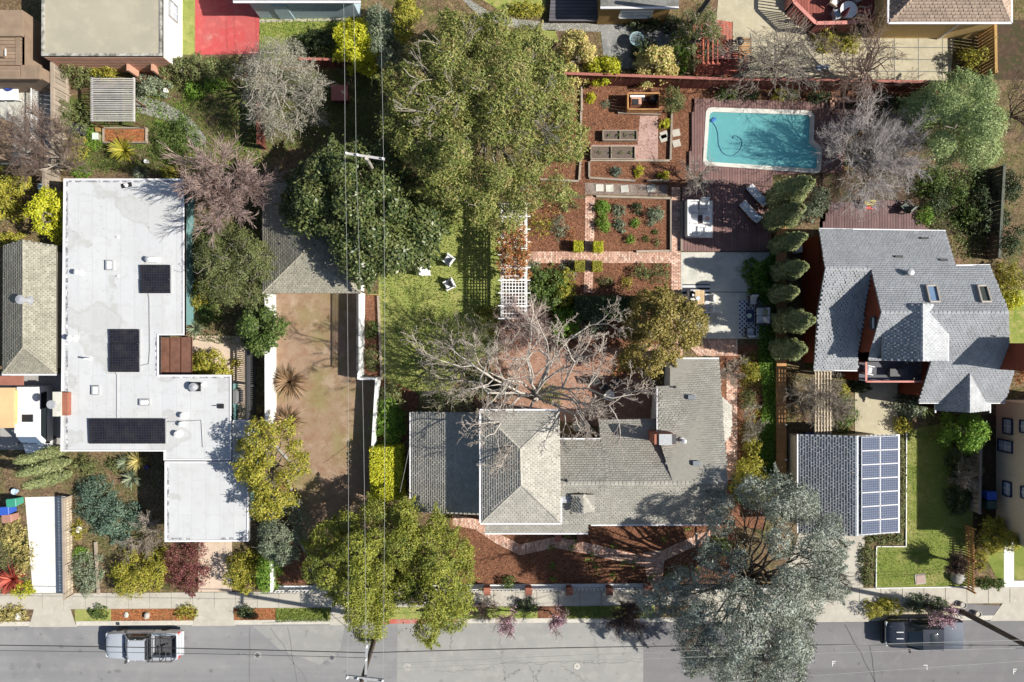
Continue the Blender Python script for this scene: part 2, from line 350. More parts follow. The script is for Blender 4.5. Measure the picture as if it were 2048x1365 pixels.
LS = dict(
 olive=leafmat('olive_foliage', [(.075,.10,.024),(.14,.175,.04),(.205,.225,.06),(.27,.235,.085)], .3, patch=(.9,.56,.72,(.24,.19,.085))),
 pine=leafmat('bright_pine_foliage', [(.11,.13,.02),(.19,.21,.03),(.28,.28,.045)], .3, patch=(1.0,.5,.66,(.12,.15,.03))),
 magnolia=leafmat('magnolia_foliage', [(.028,.048,.016),(.062,.09,.026),(.09,.115,.036),(.15,.165,.06)], .18, .4, patch=(.8,.55,.72,(.13,.14,.045))),
 lime=leafmat('lime_foliage', [(.22,.25,.015),(.36,.37,.02),(.5,.47,.04)], .35),
 yellow=leafmat('yellow_green_foliage', [(.13,.15,.02),(.25,.24,.03),(.37,.31,.05)], .3),
 cream=leafmat('cream_variegated_foliage', [(.2,.22,.05),(.42,.40,.13),(.6,.5,.22),(.32,.2,.08)], .3),
 green=leafmat('green_foliage', [(.035,.065,.015),(.075,.12,.025),(.14,.18,.045)], .3),
 fresh=leafmat('fresh_green_foliage', [(.07,.15,.015),(.13,.24,.03),(.22,.31,.05)], .35),
 dark=leafmat('dark_green_foliage', [(.018,.032,.012),(.035,.055,.02),(.065,.085,.03)], .2),
 sage=leafmat('sage_foliage', [(.09,.12,.075),(.16,.195,.12),(.24,.265,.18)], .25),
 cedar=leafmat('blue_cedar_needles', [(.10,.12,.09),(.19,.215,.17),(.31,.335,.285)], .2, .6, patch=(.9,.5,.68,(.34,.375,.33))),
 bluegreen=leafmat('blue_green_needles', [(.04,.08,.055),(.085,.135,.095),(.14,.19,.135)], .2),
 cypress=leafmat('cypress_sprays', [(.08,.10,.04),(.15,.175,.07),(.24,.26,.11)], .2, patch=(1.6,.6,.72,(.22,.19,.09))),
 soft=leafmat('soft_pale_green_foliage', [(.11,.155,.06),(.21,.275,.105),(.34,.40,.18)], .3),
 oliveY=leafmat('golden_olive_foliage', [(.10,.09,.025),(.19,.155,.04),(.29,.23,.07)], .3),
 rust=leafmat('rust_vine_leaves', [(.20,.06,.025),(.34,.12,.05),(.40,.20,.08),(.2,.2,.06)], .3),
 red=leafmat('red_flax_leaves', [(.20,.03,.025),(.38,.07,.05),(.5,.16,.10)], .2),
 maroon=leafmat('maroon_foliage', [(.07,.02,.02),(.15,.045,.045),(.23,.09,.075)], .25),
 pinkbl=leafmat('pink_blossom', [(.45,.22,.32),(.6,.36,.46),(.75,.55,.62)], .3),
 bronze=leafmat('bronze_flax_leaves', [(.07,.045,.025),(.16,.10,.055),(.30,.20,.11)], .15),
 straw=leafmat('straw_grass', [(.2,.17,.05),(.32,.27,.09),(.42,.36,.14)], .25),
 silver=leafmat('silver_foliage', [(.14,.14,.105),(.225,.215,.165),(.31,.295,.235)], .2),
 gbrown=leafmat('brownish_green_foliage', [(.065,.085,.028),(.115,.14,.045),(.185,.185,.075)], .25),
 ivy=leafmat('ivy_leaves', [(.05,.11,.012),(.10,.19,.02),(.16,.26,.035)], .3),
 litter=leafmat('leaf_litter', [(.10,.05,.025),(.2,.12,.06),(.33,.24,.13)], .1, .9),
 chips=leafmat('bark_chips', [(.08,.03,.016),(.17,.065,.032),(.30,.13,.065)], .05, .95),
 blade=leafmat('grass_blades', [(.07,.12,.015),(.13,.19,.03),(.22,.24,.06)], .3),
)
# ------------------------------------------------------------------ plants
def leaves(rng, P, O, size, asp=.55, rnd=.6, up=.35, curl=.0):
    """one folded diamond leaf per point P with outward direction O -> verts, quads"""
    n = len(P)
    nr = O + rng.normal(0, rnd, (n, 3)); nr[:, 2] += up
    nr /= np.linalg.norm(nr, axis=1, keepdims=True) + 1e-9
    t = np.cross(nr, rng.normal(0, 1, (n, 3))); t /= np.linalg.norm(t, axis=1, keepdims=True) + 1e-9
    b = np.cross(nr, t)
    s = (size * rng.uniform(.6, 1.35, n))[:, None]
    V = np.stack([P - t*s*.5, P + b*s*.5*asp, P + t*s*.5, P - b*s*.5*asp], 1).reshape(-1, 3)
    return V, np.arange(4*n).reshape(-1, 4)
def inpoly(x, y, poly):
    ins = np.zeros(len(x), bool); n = len(poly)
    for i in range(n):
        x0, y0 = poly[i][:2]; x1, y1 = poly[(i+1) % n][:2]
        if y0 == y1: continue
        c = ((y0 > y) != (y1 > y)) & (x < (x1-x0)*(y-y0)/(y1-y0) + x0)
        ins ^= c
    return ins
def edgedist(x, y, poly):
    d = np.full(len(x), 1e9); n = len(poly)
    for i in range(n):
        a = np.array(poly[i][:2], float); b = np.array(poly[(i+1) % n][:2], float); ab = b - a
        q = np.stack([x, y], 1) - a; t = np.clip((q @ ab) / (ab @ ab + 1e-9), 0, 1)
        d = np.minimum(d, np.linalg.norm(q - t[:, None]*ab, axis=1))
    return d
def poisson(rng, poly, r, tries=900):
    xs = [p[0] for p in poly]; ys = [p[1] for p in poly]; out = []
    X = rng.uniform(min(xs), max(xs), tries); Y = rng.uniform(min(ys), max(ys), tries); ok = inpoly(X, Y, poly)
    for x, y in zip(X[ok], Y[ok]):
        if all((x-a)**2 + (y-b)**2 > r*r for a, b in out): out.append((x, y))
    return np.array(out) if out else np.array([[np.mean(xs), np.mean(ys)]])
def ellipse(px, py, rx, ry, n=18, rot=0.0):
    o = []
    for i in range(n):
        a = 2*math.pi*i/n; x, y = rx*math.cos(a), ry*math.sin(a)
        o.append((px + x*math.cos(rot) - y*math.sin(rot), py + x*math.sin(rot) + y*math.cos(rot)))
    return o
def crown_points(rng, outline_px, h, zlow, lobe, n, flat=.75, dome=1.0, clump=.16, gap=1.2, spray=1.6):
    """lobes scattered inside an outline, each a shell of leaf clumps; returns points, outward dirs, lobe centres"""
    zc = zlow + (h - zlow)*.6
    poly = [tuple(W(x, y, zc)[:2]) for x, y in outline_px]
    c = poisson(rng, poly, lobe*gap, 1500)
    d = edgedist(c[:, 0], c[:, 1], poly); Rm = max(d.max(), .05)
    k = np.clip(d / Rm, 0, 1)
    cen = np.array([np.mean([p[0] for p in poly]), np.mean([p[1] for p in poly])])
    pull = np.clip(1 - d/(lobe*.6), 0, 1)[:, None]*.45*lobe*rng.uniform(.3, 1.6, (len(c), 1))
    dirc = cen - c; L = np.linalg.norm(dirc, axis=1, keepdims=True) + 1e-6
    c = c + dirc/L*np.minimum(pull, L*.6)
    ztop = zlow + (h - zlow)*(1 - dome*(1-k)**2)
    rr = lobe*rng.uniform(.6, 1.3, len(c))
    cz = np.maximum(ztop - rr*flat + rng.normal(0, lobe*.5, len(c)), zlow*.5 + .05)
    wgt = rr**2/np.sum(rr**2)
    P = []; O = []
    for i in range(len(c)):
        per = int(n*.84*wgt[i]) + 4
        nc = max(6, per // 7)
        u = rng.normal(0, 1, (nc, 3)); u[:, 2] = np.abs(u[:, 2])*.9 - .3*rng.random(nc); u /= np.linalg.norm(u, axis=1, keepdims=True)
        cc = np.array([c[i, 0], c[i, 1], cz[i]]) + u*rr[i]*np.array([1, 1, flat])*rng.uniform(.78, 1.05, (nc, 1))
        idx = rng.integers(0, nc, per)
        P.append(cc[idx] + rng.normal(0, clump*rr[i]**.5*.8, (per, 3))*np.array([1, 1, .7])); O.append(u[idx])
    # shaded inner foliage below the outer clumps
    m = int(n*.16); j = rng.integers(0, len(c), m)
    q = np.column_stack([c[j] + rng.normal(0, lobe*.55, (m, 2)), np.maximum(cz[j] - rng.uniform(.3, 1.3, m)*lobe, .05)])
    P.append(q); O.append(rng.normal(0, .5, (m, 3)))
    # ragged sprays reaching out of the crown
    ns = max(6, int(len(c)*spray)); pick = rng.choice(len(c), ns, p=(1.15-k)/np.sum(1.15-k)); m = max(6, int(n*.10/ns))
    for i in pick:
        o = np.append(c[i]-cen, 0); o /= np.linalg.norm(o)+1e-6; o = o + rng.normal(0, .55, 3)*np.array([1, 1, .5]); o /= np.linalg.norm(o)
        s0 = np.array([c[i, 0], c[i, 1], cz[i]]) + o*rr[i]*.7; ll = lobe*rng.uniform(.45, 1.0)
        tt = rng.random(m)[:, None]; q = s0 + o*ll*tt + np.array([0, 0, -.25*lobe])*tt**2 + rng.normal(0, .07 + .05*lobe, (m, 3))*(1.15-tt)
        P.append(q); O.append(np.tile(o*.4 + np.array([0, 0, .5]), (m, 1)))
    P = np.concatenate(P); O = np.concatenate(O); P[:, 2] = np.maximum(P[:, 2], .03)
    return P, O, np.column_stack([c, cz]), rr
def tubes(segs, n=3):
    """segs (k,8): x0 y0 z0 x1 y1 z1 r0 r1 -> quads"""
    s = np.asarray(segs, float); a = s[:, :3]; b = s[:, 3:6]; d = b - a
    d /= np.linalg.norm(d, axis=1, keepdims=True) + 1e-9
    ref = np.where(np.abs(d[:, 2:3]) < .9, [[0., 0, 1]], [[1., 0, 0]])
    x = np.cross(d, ref); x /= np.linalg.norm(x, axis=1, keepdims=True) + 1e-9; y = np.cross(x, d)
    ang = 2*np.pi*np.arange(n)/n
    ring = x[:, None]*np.cos(ang)[None, :, None] + y[:, None]*np.sin(ang)[None, :, None]
    V = np.concatenate([a[:, None] + ring*s[:, 6, None, None], b[:, None] + ring*s[:, 7, None, None]], 1)
    k = len(s); base = (np.arange(k)*2*n)[:, None]; j = np.arange(n)[None]
    Q = np.stack([base + j, base + (j+1) % n, base + n + (j+1) % n, base + n + j], 2).reshape(-1, 4)
    return V.reshape(-1, 3), Q
def wiggle(rng, a, b, r0, r1, k=4, amp=.08):
    a = np.array(a, float); b = np.array(b, float); L = np.linalg.norm(b-a); pts = [a]
    for i in range(1, k):
        pts.append(a + (b-a)*i/k + rng.normal(0, amp*L, 3)*np.array([1, 1, .5]))
    pts.append(b); out = []
    for i in range(k):
        out.append([*pts[i], *pts[i+1], r0 + (r1-r0)*i/k, r0 + (r1-r0)*(i+1)/k])
    return out, pts
def limbs(rng, base, fork, cents, r0):
    segs, _ = wiggle(rng, base, fork, r0, r0*.75, 4, .03)
    for c in cents:
        mid = np.array(fork)*.55 + np.array(c)*.45 + np.array([0, 0, .1*abs(c[2]-fork[2])])
        s1, _ = wiggle(rng, fork, mid, r0*.5, r0*.3, 3, .07); s2, _ = wiggle(rng, mid, c, r0*.3, r0*.1, 3, .09)
        segs += s1 + s2
    return segs
def tree(name, label, outline, h, style, zlow=None, lobe=1.2, n=9000, size=.22, base=None, bark=None, r0=.16,
         flat=.75, dome=1.0, twig=0, skel=0, group=None, asp=.55, cat='tree', clump=.16, up=.35, crownname='crown', gap=1.2):
    rng = seed(label); zlow = h*.35 if zlow is None else zlow
    if isinstance(outline, tuple): outline = ellipse(*outline)
    P, O, cen, rr = crown_points(rng, outline, h, zlow, lobe, n, flat, dome, clump, gap)
    if base is None:
        cx, cy = cen[:, 0].mean(), cen[:, 1].mean()
    else: cx, cy = W(base[0], base[1])[:2]
    fork = np.array([cx*.6 + cen[:, 0].mean()*.4, cy*.6 + cen[:, 1].mean()*.4, max(zlow*.8, .3)])
    t = thing(name, label, cat, (cx, cy, 0), group=group)
    V, Q = leaves(rng, P, O, size, asp, up=up)
    link(crownname, np_mesh(crownname, V, Q, LS[style], off=(cx, cy, 0)), t)
    sg = limbs(rng, (cx, cy, -.05), fork, cen, r0)
    if skel:
        tp = []; order = rng.permutation(len(cen))[:skel]
        for j in order:
            tg = cen[j] + np.array([0, 0, rr[j]*rng.uniform(.0, .75)]); d = tg - fork; L_ = np.linalg.norm(d)
            grow(rng, sg, tp, fork, d/L_, L_*1.0, r0*.24, 0, 3, .5, 2, .015, .11, .013, (.28, .45))
        A_ = np.array(sg[4:]); mx_, my_ = np.mean([q[0] for q in outline]), np.mean([q[1] for q in outline])
        op = [tuple(W(mx_+(x-mx_)*.86, my_+(y-my_)*.86, zlow + (h-zlow)*.6)[:2]) for x, y in outline]
        ok = inpoly(A_[:, 3], A_[:, 4], op) & (A_[:, 5] < h + .25) & inpoly(A_[:, 0], A_[:, 1], op)
        sg = sg[:4] + [list(q) for q in A_[ok]]
    if twig:
        for i in rng.integers(0, len(P), twig):
            j = np.argmin(((cen - P[i])**2).sum(1)); e = P[i] + O[i]*rng.uniform(.05, .4) + rng.normal(0, .15, 3)
            s, _ = wiggle(rng, cen[j], e, r0*.12, .012, 4, .10); sg += s
    V, Q = tubes(sg, 6 if len(sg) < 600 else 4)
    link('trunk', np_mesh('trunk', V, Q, bark or M_BARKG, off=(cx, cy, 0), smooth=True), t)
    return t
def shrub(name, label, px, py, rx, ry, h, style, n=900, size=.14, lobe=None, group=None, cat='shrub', flat=.8, asp=.55, up=.35, rot=0.0, twig=None):
    """low bush: one leafy mesh with its stems in a second material slot"""
    rng = seed(label)
    r = min(m_(rx), m_(ry)); lobe = lobe or max(.16, min(r*.55, .75))
    P, O, cen, rr = crown_points(rng, ellipse(px, py, rx, ry, rot=rot), h, h*.12, lobe, n, flat, .85, .13)
    cx, cy = cen[:, 0].mean(), cen[:, 1].mean()
    V, Q = leaves(rng, P, O, size, asp, up=up)
    sg = []
    for c in cen:
        s, _ = wiggle(rng, (cx, cy, -.02), c, .025, .01, 3, .06); sg += s
    V2, Q2 = tubes(sg, 4)
    me = np_mesh(name, np.concatenate([V, V2]), np.concatenate([Q, Q2 + len(V)]), [LS[style], twig or M_BARKD],
                 np.concatenate([np.zeros(len(Q)), np.ones(len(Q2))]), off=(cx, cy, 0))
    o = link(name, me); o.location = (cx, cy, 0)
    return tagit(o, label, cat, group)
def spiky(name, label, px, py, rp, h, style, n=60, w=.06, droop=.5, group=None, cat='plant', zc=.1):
    """strap-leaved rosette"""
    rng = seed(label); c = np.array(W(px, py, h*.4)); c[2] = zc
    V = []; Q = []; L = m_(rp)
    for i in range(n):
        a = rng.uniform(0, 2*np.pi); el = rng.uniform(.15, 1.35); l = L*rng.uniform(.7, 1.15)
        d = np.array([np.cos(a), np.sin(a), 0]); side = np.array([-np.sin(a), np.cos(a), 0])
        o = len(V); k = 4
        for j in range(k+1):
            t = j/k; out = l*t*math.cos(el*(1-.6*t*droop)); z = h*1.1*(t*math.sin(el) - droop*.5*t*t*math.cos(el))
            ww = w*(1 - .15*abs(t-.35))*(1-t**3) + .004
            p = c + d*out + np.array([0, 0, max(z, .02)])
            V += [p - side*ww/2 + np.array([0, 0, .01]), p + side*ww/2]
            if j: Q.append([o+2*j-2, o+2*j-1, o+2*j+1, o+2*j])
    # separate islands -> own shade each
    me = np_mesh(name, V, Q, LS[style], off=(c[0], c[1], 0)); o = link(name, me); o.location = (c[0], c[1], 0)
    return tagit(o, label, cat, group)
def grow(rng, segs, tips, p, d, L, r, lev, maxlev, spread, kids, up, jit, rmin, ra_=(.5, .78)):
    k = 4 if lev < 2 else 3; pts = [p]
    for i in range(k):
        d = d + rng.normal(0, jit, 3) + np.array([0, 0, up]); d = d/np.linalg.norm(d)
        q = p + d*L/k; ra = max(r*(1-.45*i/k), rmin); rb = max(r*(1-.45*(i+1)/k), rmin)
        segs.append([*p, *q, ra, rb]); p = q; pts.append(p)
        if lev < maxlev and (i >= 1 or lev > 1):
            m = kids if lev < maxlev-1 else kids + 1
            for _ in range(rng.integers(max(1, m-1), m+1)):
                ax = np.cross(d, rng.normal(0, 1, 3)); ax /= np.linalg.norm(ax)+1e-9
                a = rng.uniform(spread*.6, spread*1.3)
                nd = d*math.cos(a) + ax*math.sin(a)
                grow(rng, segs, tips, p, nd, L*rng.uniform(*ra_), r*.48, lev+1, maxlev, spread, kids, up, jit, rmin, ra_)
    tips.append(p)
def bare(name, label, px, py, rp, h, base=None, mains=6, maxlev=4, kids=2, r0=.15, mat=None, spread=.55, up=.05, jit=.16,
         rmin=.008, tilt=1.0, fork=.22, leaf=None, nleaf=0, lsize=.1, group=None, cat='tree', bark=None, rx=None, targets=None, nofit=False):
    """leafless tree: trunk and main limbs in one part, its fine branches in another"""
    rng = seed(label); zc = h*.62; c = W(px, py, zc); Rm = m_(rp, zc)
    b = W(*base) if base else Vector((c.x, c.y, 0))
    t = thing(name, label, cat, (b.x, b.y, 0), group=group)
    segs = []; tips = []; nt_ = 4
    f = np.array([b.x*.7 + c.x*.3, b.y*.7 + c.y*.3, h*fork])
    s, _ = wiggle(rng, (b.x, b.y, -.05), f, r0*1.2, r0, 4, .02); segs += s
    a0 = rng.uniform(0, 6.28); mains = len(targets) if targets else mains
    for i in range(mains):
        a = a0 + 2*math.pi*i/mains + rng.normal(0, .25); rr = Rm*rng.uniform(.55, .8)*(tilt if i % 3 else tilt*.45)
        tgt = np.array([c.x + rr*math.cos(a)*(rx or 1), c.y + rr*math.sin(a), h*rng.uniform(.62, .85)])
        if targets: tgt = np.array(W(*targets[i]))
        d = tgt - f; L = np.linalg.norm(d); d = d/L
        grow(rng, segs, tips, f, d, L, r0*.62, 0, maxlev, spread, kids, up, jit, rmin, (.30, .50) if nofit else (.5, .78))
    S_ = np.array(segs); T_ = np.array(tips)
    k = Rm/max(np.percentile(np.hypot((T_[:, 0]-c.x)/(rx or 1), T_[:, 1]-c.y), 90), .1); kz = (h-f[2])/max(np.percentile(T_[:, 2], 97)-f[2], .1)
    if nofit: k = kz = 1.0
    for A in (S_[nt_:, 0:3], S_[nt_:, 3:6], T_):
        w_ = np.clip((A[:, 2:3]-f[2])/(h*.4), 0, 1)
        A[:, :2] = f[:2] + (A[:, :2]-f[:2])*k; A[:, 2] = f[2] + (A[:, 2]-f[2])*kz
    tips = T_
    S_[:, 2] = np.maximum(S_[:, 2], .02); S_[:, 5] = np.maximum(S_[:, 5], .02)
    thick = S_[:, 6] > r0*.22
    V, Q = tubes(S_[thick], 6)
    link('trunk', np_mesh('trunk', V, Q, bark or mat or M_BARKG, off=(b.x, b.y, 0), smooth=True), t)
    V, Q = tubes(S_[~thick], 3)
    link('branches', np_mesh('branches', V, Q, mat or M_TWIGG, off=(b.x, b.y, 0)), t)
    if leaf:
        T = np.array(tips); T = T[rng.integers(0, len(T), nleaf)] + rng.normal(0, .12, (nleaf, 3))
        V, Q = leaves(rng, T, rng.normal(0, .3, (nleaf, 3)), lsize)
        link('crown', np_mesh('crown', V, Q, LS[leaf], off=(b.x, b.y, 0)), t)
    return t
def carpet(name, label, poly_px, n, style, size, h=.12, z=0.0, cat=None, clump=0.0, up=.6, asp=.5, seedx=''):
    """uncountable ground cover inside an outline: one object"""
    rng = seed(label + seedx); poly = [tuple(W(x, y, z)[:2]) for x, y in poly_px]
    xs = [p[0] for p in poly]; ys = [p[1] for p in poly]
    m = int(n*1.6); X = rng.uniform(min(xs), max(xs), m); Y = rng.uniform(min(ys), max(ys), m)
    if clump:
        nc = max(4, n // 40); k = rng.integers(0, nc, m)
        cx = rng.uniform(min(xs), max(xs), nc); cy = rng.uniform(min(ys), max(ys), nc)
        X = cx[k] + rng.normal(0, clump, m); Y = cy[k] + rng.normal(0, clump, m)
    ok = inpoly(X, Y, poly); X = X[ok][:n]; Y = Y[ok][:n]
    P = np.column_stack([X, Y, z + rng.uniform(.015, h, len(X))])
    V, Q = leaves(rng, P, np.zeros_like(P), size, asp, .6, up)
    o = link(name, np_mesh(name, V, Q, LS[style])); return tagit(o, label, cat, None, 'stuff')
def flat(name, pts, z, mat, label=None, th=.0, kind='structure'):
    """ground sheet given by its photographed outline"""
    b = MB(); P = [W(x, y, z) for x, y in pts]
    if th: b.prism([(p.x, p.y) for p in P], z-th, z)
    else:
        n = len(P); a = sum(P[i].x*P[(i+1) % n].y - P[(i+1) % n].x*P[i].y for i in range(n))
        b.face(P if a > 0 else P[::-1])
    o = link(name, b.mesh(name, mat)); return tagit(o, label, None, None, kind)
def rect(x0, y0, x1, y1): return [(x0, y0), (x1, y0), (x1, y1), (x0, y1)]
# ------------------------------------------------------------------ setting: ground, road, pavements
POOL_OUT = [(1424,215),(1612,221),(1624,224),(1629,233),(1627,281),(1644,296),(1642,341),(1634,347),(1412,331),(1406,324),(1412,224),(1416,217)]
POOL_IN = [(1426,224),(1612,230),(1618,232),(1620,238),(1619,286),(1636,300),(1634,334),(1629,338),(1417,324),(1413,318),(1419,232),(1421,226)]
POOL_MID = [((a[0]+c[0])/2, (a[1]+c[1])/2) for a, c in zip(POOL_OUT, POOL_IN)]
from mathutils.geometry import tessellate_polygon
def holed(name, outer, z, mat, label):
    A = outer if isinstance(outer[0], Vector) else [W(x, y, z) for x, y in outer]
    H = [W(x, y, .2) for x, y in POOL_MID]; H = [Vector((p.x, p.y, z)) for p in H]
    tri = tessellate_polygon([A, H]); P = A + H; b = MB()
    for t in tri:
        q = [P[i] for i in t]
        if (q[1]-q[0]).cross(q[2]-q[0]).z < 0: q = q[::-1]
        b.face(q)
    return tagit(link(name, b.mesh(name, mat)), label, kind='structure')
def ky(x): return 1253 - 13*x/2048
holed('ground', [Vector(q) for q in [(-900,-900,-.16),(900,-900,-.16),(900,900,-.16),(-900,900,-.16)]], -.16, M_SOIL, 'bare earth ground under the whole block')
ys = holed('yard_soil', [(-2600,-2600),(4600,-2600),(4600,ky(4600)),(-2600,ky(-2600))], 0, M_SOIL, 'brown garden soil with weeds')
flat('road', [(-3200,ky(-3200)-8),(795,ky(795)-8),(790,1700),(-3200,1700)], -.130, M_ASPH, 'grey asphalt road along the lower edge')
flat('road', [(795,ky(795)-8),(1287,ky(1287)-8),(1285,1700),(790,1700)], -.126, M_ASPH2, 'paler old concrete section of the road with cracks')
flat('road', [(1287,ky(1287)-8),(5200,ky(5200)-8),(5200,1700),(1285,1700)], -.130, M_ASPH3, 'darker asphalt road section on the right')
flat('road_patch', [(505,ky(505)+2),(690,ky(690)+2),(680,1300),(640,1330),(560,1300)], -.122, M_ASPH2, 'pale worn patch of road by the kerb')
# cracks and tar seams on the road
def ribbon(name, pts, w, mat, z, label=None, rng=None):
    b = MB(); P = [W(x, y, z) for x, y in pts]
    for a, c in zip(P[:-1], P[1:]):
        d = (c - a); n = Vector((-d.y, d.x, 0)).normalized()*w/2
        b.face([a - n, c - n, c + n, a + n])
    return tagit(link(name, b.mesh(name, mat)), label, kind='structure')
rg = seed(77)
def jag(a, b, k=14, amp=3.0):
    return [(a[0]+(b[0]-a[0])*i/k + (rg.normal(0, amp) if 0 < i < k else 0), a[1]+(b[1]-a[1])*i/k + (rg.normal(0, amp) if 0 < i < k else 0)) for i in range(k+1)]
M_CRACK = plain('crack', (.14,.14,.135), .9)
for i, (a, b) in enumerate([((1000,1327),(1285,1325)), ((1060,1335),(1075,1364)), ((1000,1260),(1010,1362)), ((1185,1262),(1200,1330)), ((870,1345),(990,1338)),
                            ((1085,1330),(1060,1380)), ((1120,1330),(1170,1362)), ((905,1255),(900,1300)), ((1240,1250),(1250,1300)), ((1040,1338),(1005,1362))]):
    ribbon('road_crack', jag(a, b, 22, 2.2), .02, M_CRACK, -.118)
for i, (a, b) in enumerate([((500,1255),(498,1400)), ((540,1255),(640,1400)), ((575,1255),(600,1400)), ((1690,1250),(1770,1400)), ((1740,1290),(1752,1380))]):
    ribbon('tar_seam', jag(a, b, 8, 1.0), .05, M_ASPH3 if a[0] < 900 else M_DGREY, -.117)
M_MARK = plain('white_survey_paint', (.52,.52,.5), .8, var=.3, scale=14)
for i, (x, y, k) in enumerate([(1668,1327,1), (1851,1335,0), (2030,1343,1)]):
    b = MB(); z = -.115
    pts = [((-4,-5),(4,-5),(4,-3),(-4,-3)), ((-4,-3),(-2,-3),(-2,6),(-4,6))] if k else [((-4,-5),(4,-5),(4,-3),(-4,-3)), ((2,-3),(4,-3),(4,5),(2,5))]
    for q in pts: b.face([W(x+u, y+v, z) for u, v in q[::-1]])
    if k: b.face([W(x+u, y+v, z) for u, v in [(-2,1),(2,1),(2,-1),(-2,-1)]])
    tagit(link('survey_mark', b.mesh('survey_mark', M_MARK)), ['white angle mark painted on road below the garage with solar panels',
          'white corner mark painted on road under the dark pickup', 'white angle mark on road at the far right edge'][i], 'road marking')
def manhole(px, py, r, mat, label, dark):
    t = thing('manhole_cover', label, 'manhole', W(px, py, -.13))
    p = W(px, py, -.13)
    MB().lathe(p, [(r, 0), (r, .022), (r*.86, .022), (r*.86, .016)], 24).part('ring', M_STONE, t)
    MB().lathe(p, [(r*.84, 0), (r*.84, .018), (r*.1, .02)], 24).part('lid', mat, t)
    b = MB()
    for k in range(3):
        a = k*math.pi/3; d = Vector((math.cos(a), math.sin(a), 0))*r*.7
        b.bar(p - d + Vector((0,0,.021)), p + d + Vector((0,0,.021)), .04, .006)
    b.part('rib', dark, t)
manhole(814, 1334, .29, M_STONE, 'round pale manhole cover in the road near the pole', M_GREY)
manhole(1154, 1333, .24, M_CONCG, 'small round utility cover among road cracks', M_STONE)
manhole(515, 1311, .26, plain('worn_lid', (.22,.22,.22), .7), 'dark ringed road cover on the left stretch of road', M_BLACK)
manhole(664, 1316, .25, plain('worn_lid2', (.2,.2,.21), .7), 'dark ringed road cover nearest the street pole', M_BLACK)
# pavement of separate slabs
sw = flat('sidewalk', [(-1500,ky(-1500)-66),(3600,ky(3600)-66),(3600,ky(3600)-33),(-1500,ky(-1500)-33)], .012, plain('joint_grit', (.2,.19,.165), .95), 'pale concrete sidewalk of square slabs')
ang = math.atan2(13, 2048); sl_b = MB(); L = m_(43)
sl_b.obox((0, 0, 0), (L-.035, m_(31.5), .03)); slab_me = sl_b.mesh('slab', M_CONC)
for i in range(-2, 51):
    x = i*43 + 20; p = W(x, ky(x) - 49.5, .02); o = link('slab', slab_me, sw); o.location = p + Vector((0,0,rg.uniform(-.004,.004))); o.rotation_euler = (0, 0, ang)
# kerb, in lengths between the driveway aprons
M_KERB = ground('kerb_stone', [(0,0,0,(.50,.47,.41)), (1.0,.4,.65,(.40,.38,.33)), (4,.5,.7,(.56,.53,.46))], (.8,1.1), .4, bs=30)
M_KRED = ground('red_kerb_paint', [(0,0,0,(.42,.11,.085)), (1.5,.45,.65,(.36,.22,.18))], (.8,1.1), .3, bs=30)
def kerb(x0, x1, mat, label):
    flat('kerb', [(x0,ky(x0)-9),(x1,ky(x1)-9),(x1,ky(x1)),(x0,ky(x0))], .026, mat, label, th=.16)
for a, b, m, l in [(-1500,60,M_KERB,'concrete kerb at the far left'),(152,386,M_KERB,'concrete kerb beside the silver pickup'),(465,660,M_KERB,'concrete kerb below the grass strip'),
                   (760,915,M_KRED,'red painted kerb by the pole'),(916,1300,M_KERB,'concrete kerb by the pink blossom trees'),(1301,1440,M_KERB,'concrete kerb under the blue cedar'),
                   (1700,2100,M_KERB,'concrete kerb beside the dark pickup')]: kerb(a, b, m, l)
for pts, m, l in [([(68,ky(60)-34),(140,ky(140)-34),(152,ky(150)+2),(58,ky(60)+2)], M_CONC, 'driveway apron of the white drive'),
                  ([(394,ky(394)-34),(466,ky(466)-34),(468,ky(466)+2),(384,ky(386)+2)], M_CONC, 'driveway apron below the peach drive'),
                  ([(662,ky(662)-34),(755,ky(755)-34),(760,ky(760)+2),(660,ky(660)+2)], M_CONC, 'driveway apron of the dirt drive'),
                  ([(1410,ky(1410)-34),(1735,ky(1735)-34),(1738,ky(1738)+2),(1405,ky(1405)+2)], M_CONC, 'wide driveway apron beside the blue cedar'),
                  ([(2006,ky(2006)-34),(2100,ky(2100)-34),(2100,ky(2100)+2),(1980,ky(1980)+2)], M_CONC, 'pale paving at the right end of the verge')]:
    flat('driveway_apron', pts, .031, m, l, th=.17)
def verge(x0, x1, m, l, z=.010): return flat('verge', [(x0,ky(x0)-34),(x1,ky(x1)-34),(x1,ky(x1)-8),(x0,ky(x0)-8)], z, m, l)
verge(-20, 62, M_SOIL, 'planted verge at the far left'); verge(150, 222, M_LAWN, 'grass verge beside the white drive apron')
verge(222, 388, M_BARK, 'orange bark verge above the silver pickup'); verge(468, 552, M_BARK, 'bark verge with small plants'); verge(552, 660, M_LAWN, 'mown grass verge by the dirt drive')
verge(760, 912, M_LAWN, 'grass verge under the leaning tree'); verge(912, 1075, M_LAWN2, 'dry grass verge below the front fence'); verge(1075, 1130, M_MULCH, 'mulch verge by pink blossom tree')
verge(1130, 1310, M_LAWN, 'green grass verge by the front steps', .011); verge(1310, 1405, M_SOIL, 'verge under the blue cedar')
verge(1738, 1925, M_CONCT, 'planted verge behind the dark pickup'); flat('verge', [(1925,1208),(2006,1212),(1990,1240),(1915,1233)], .014, M_ASPH3, 'dark asphalt square in the verge')
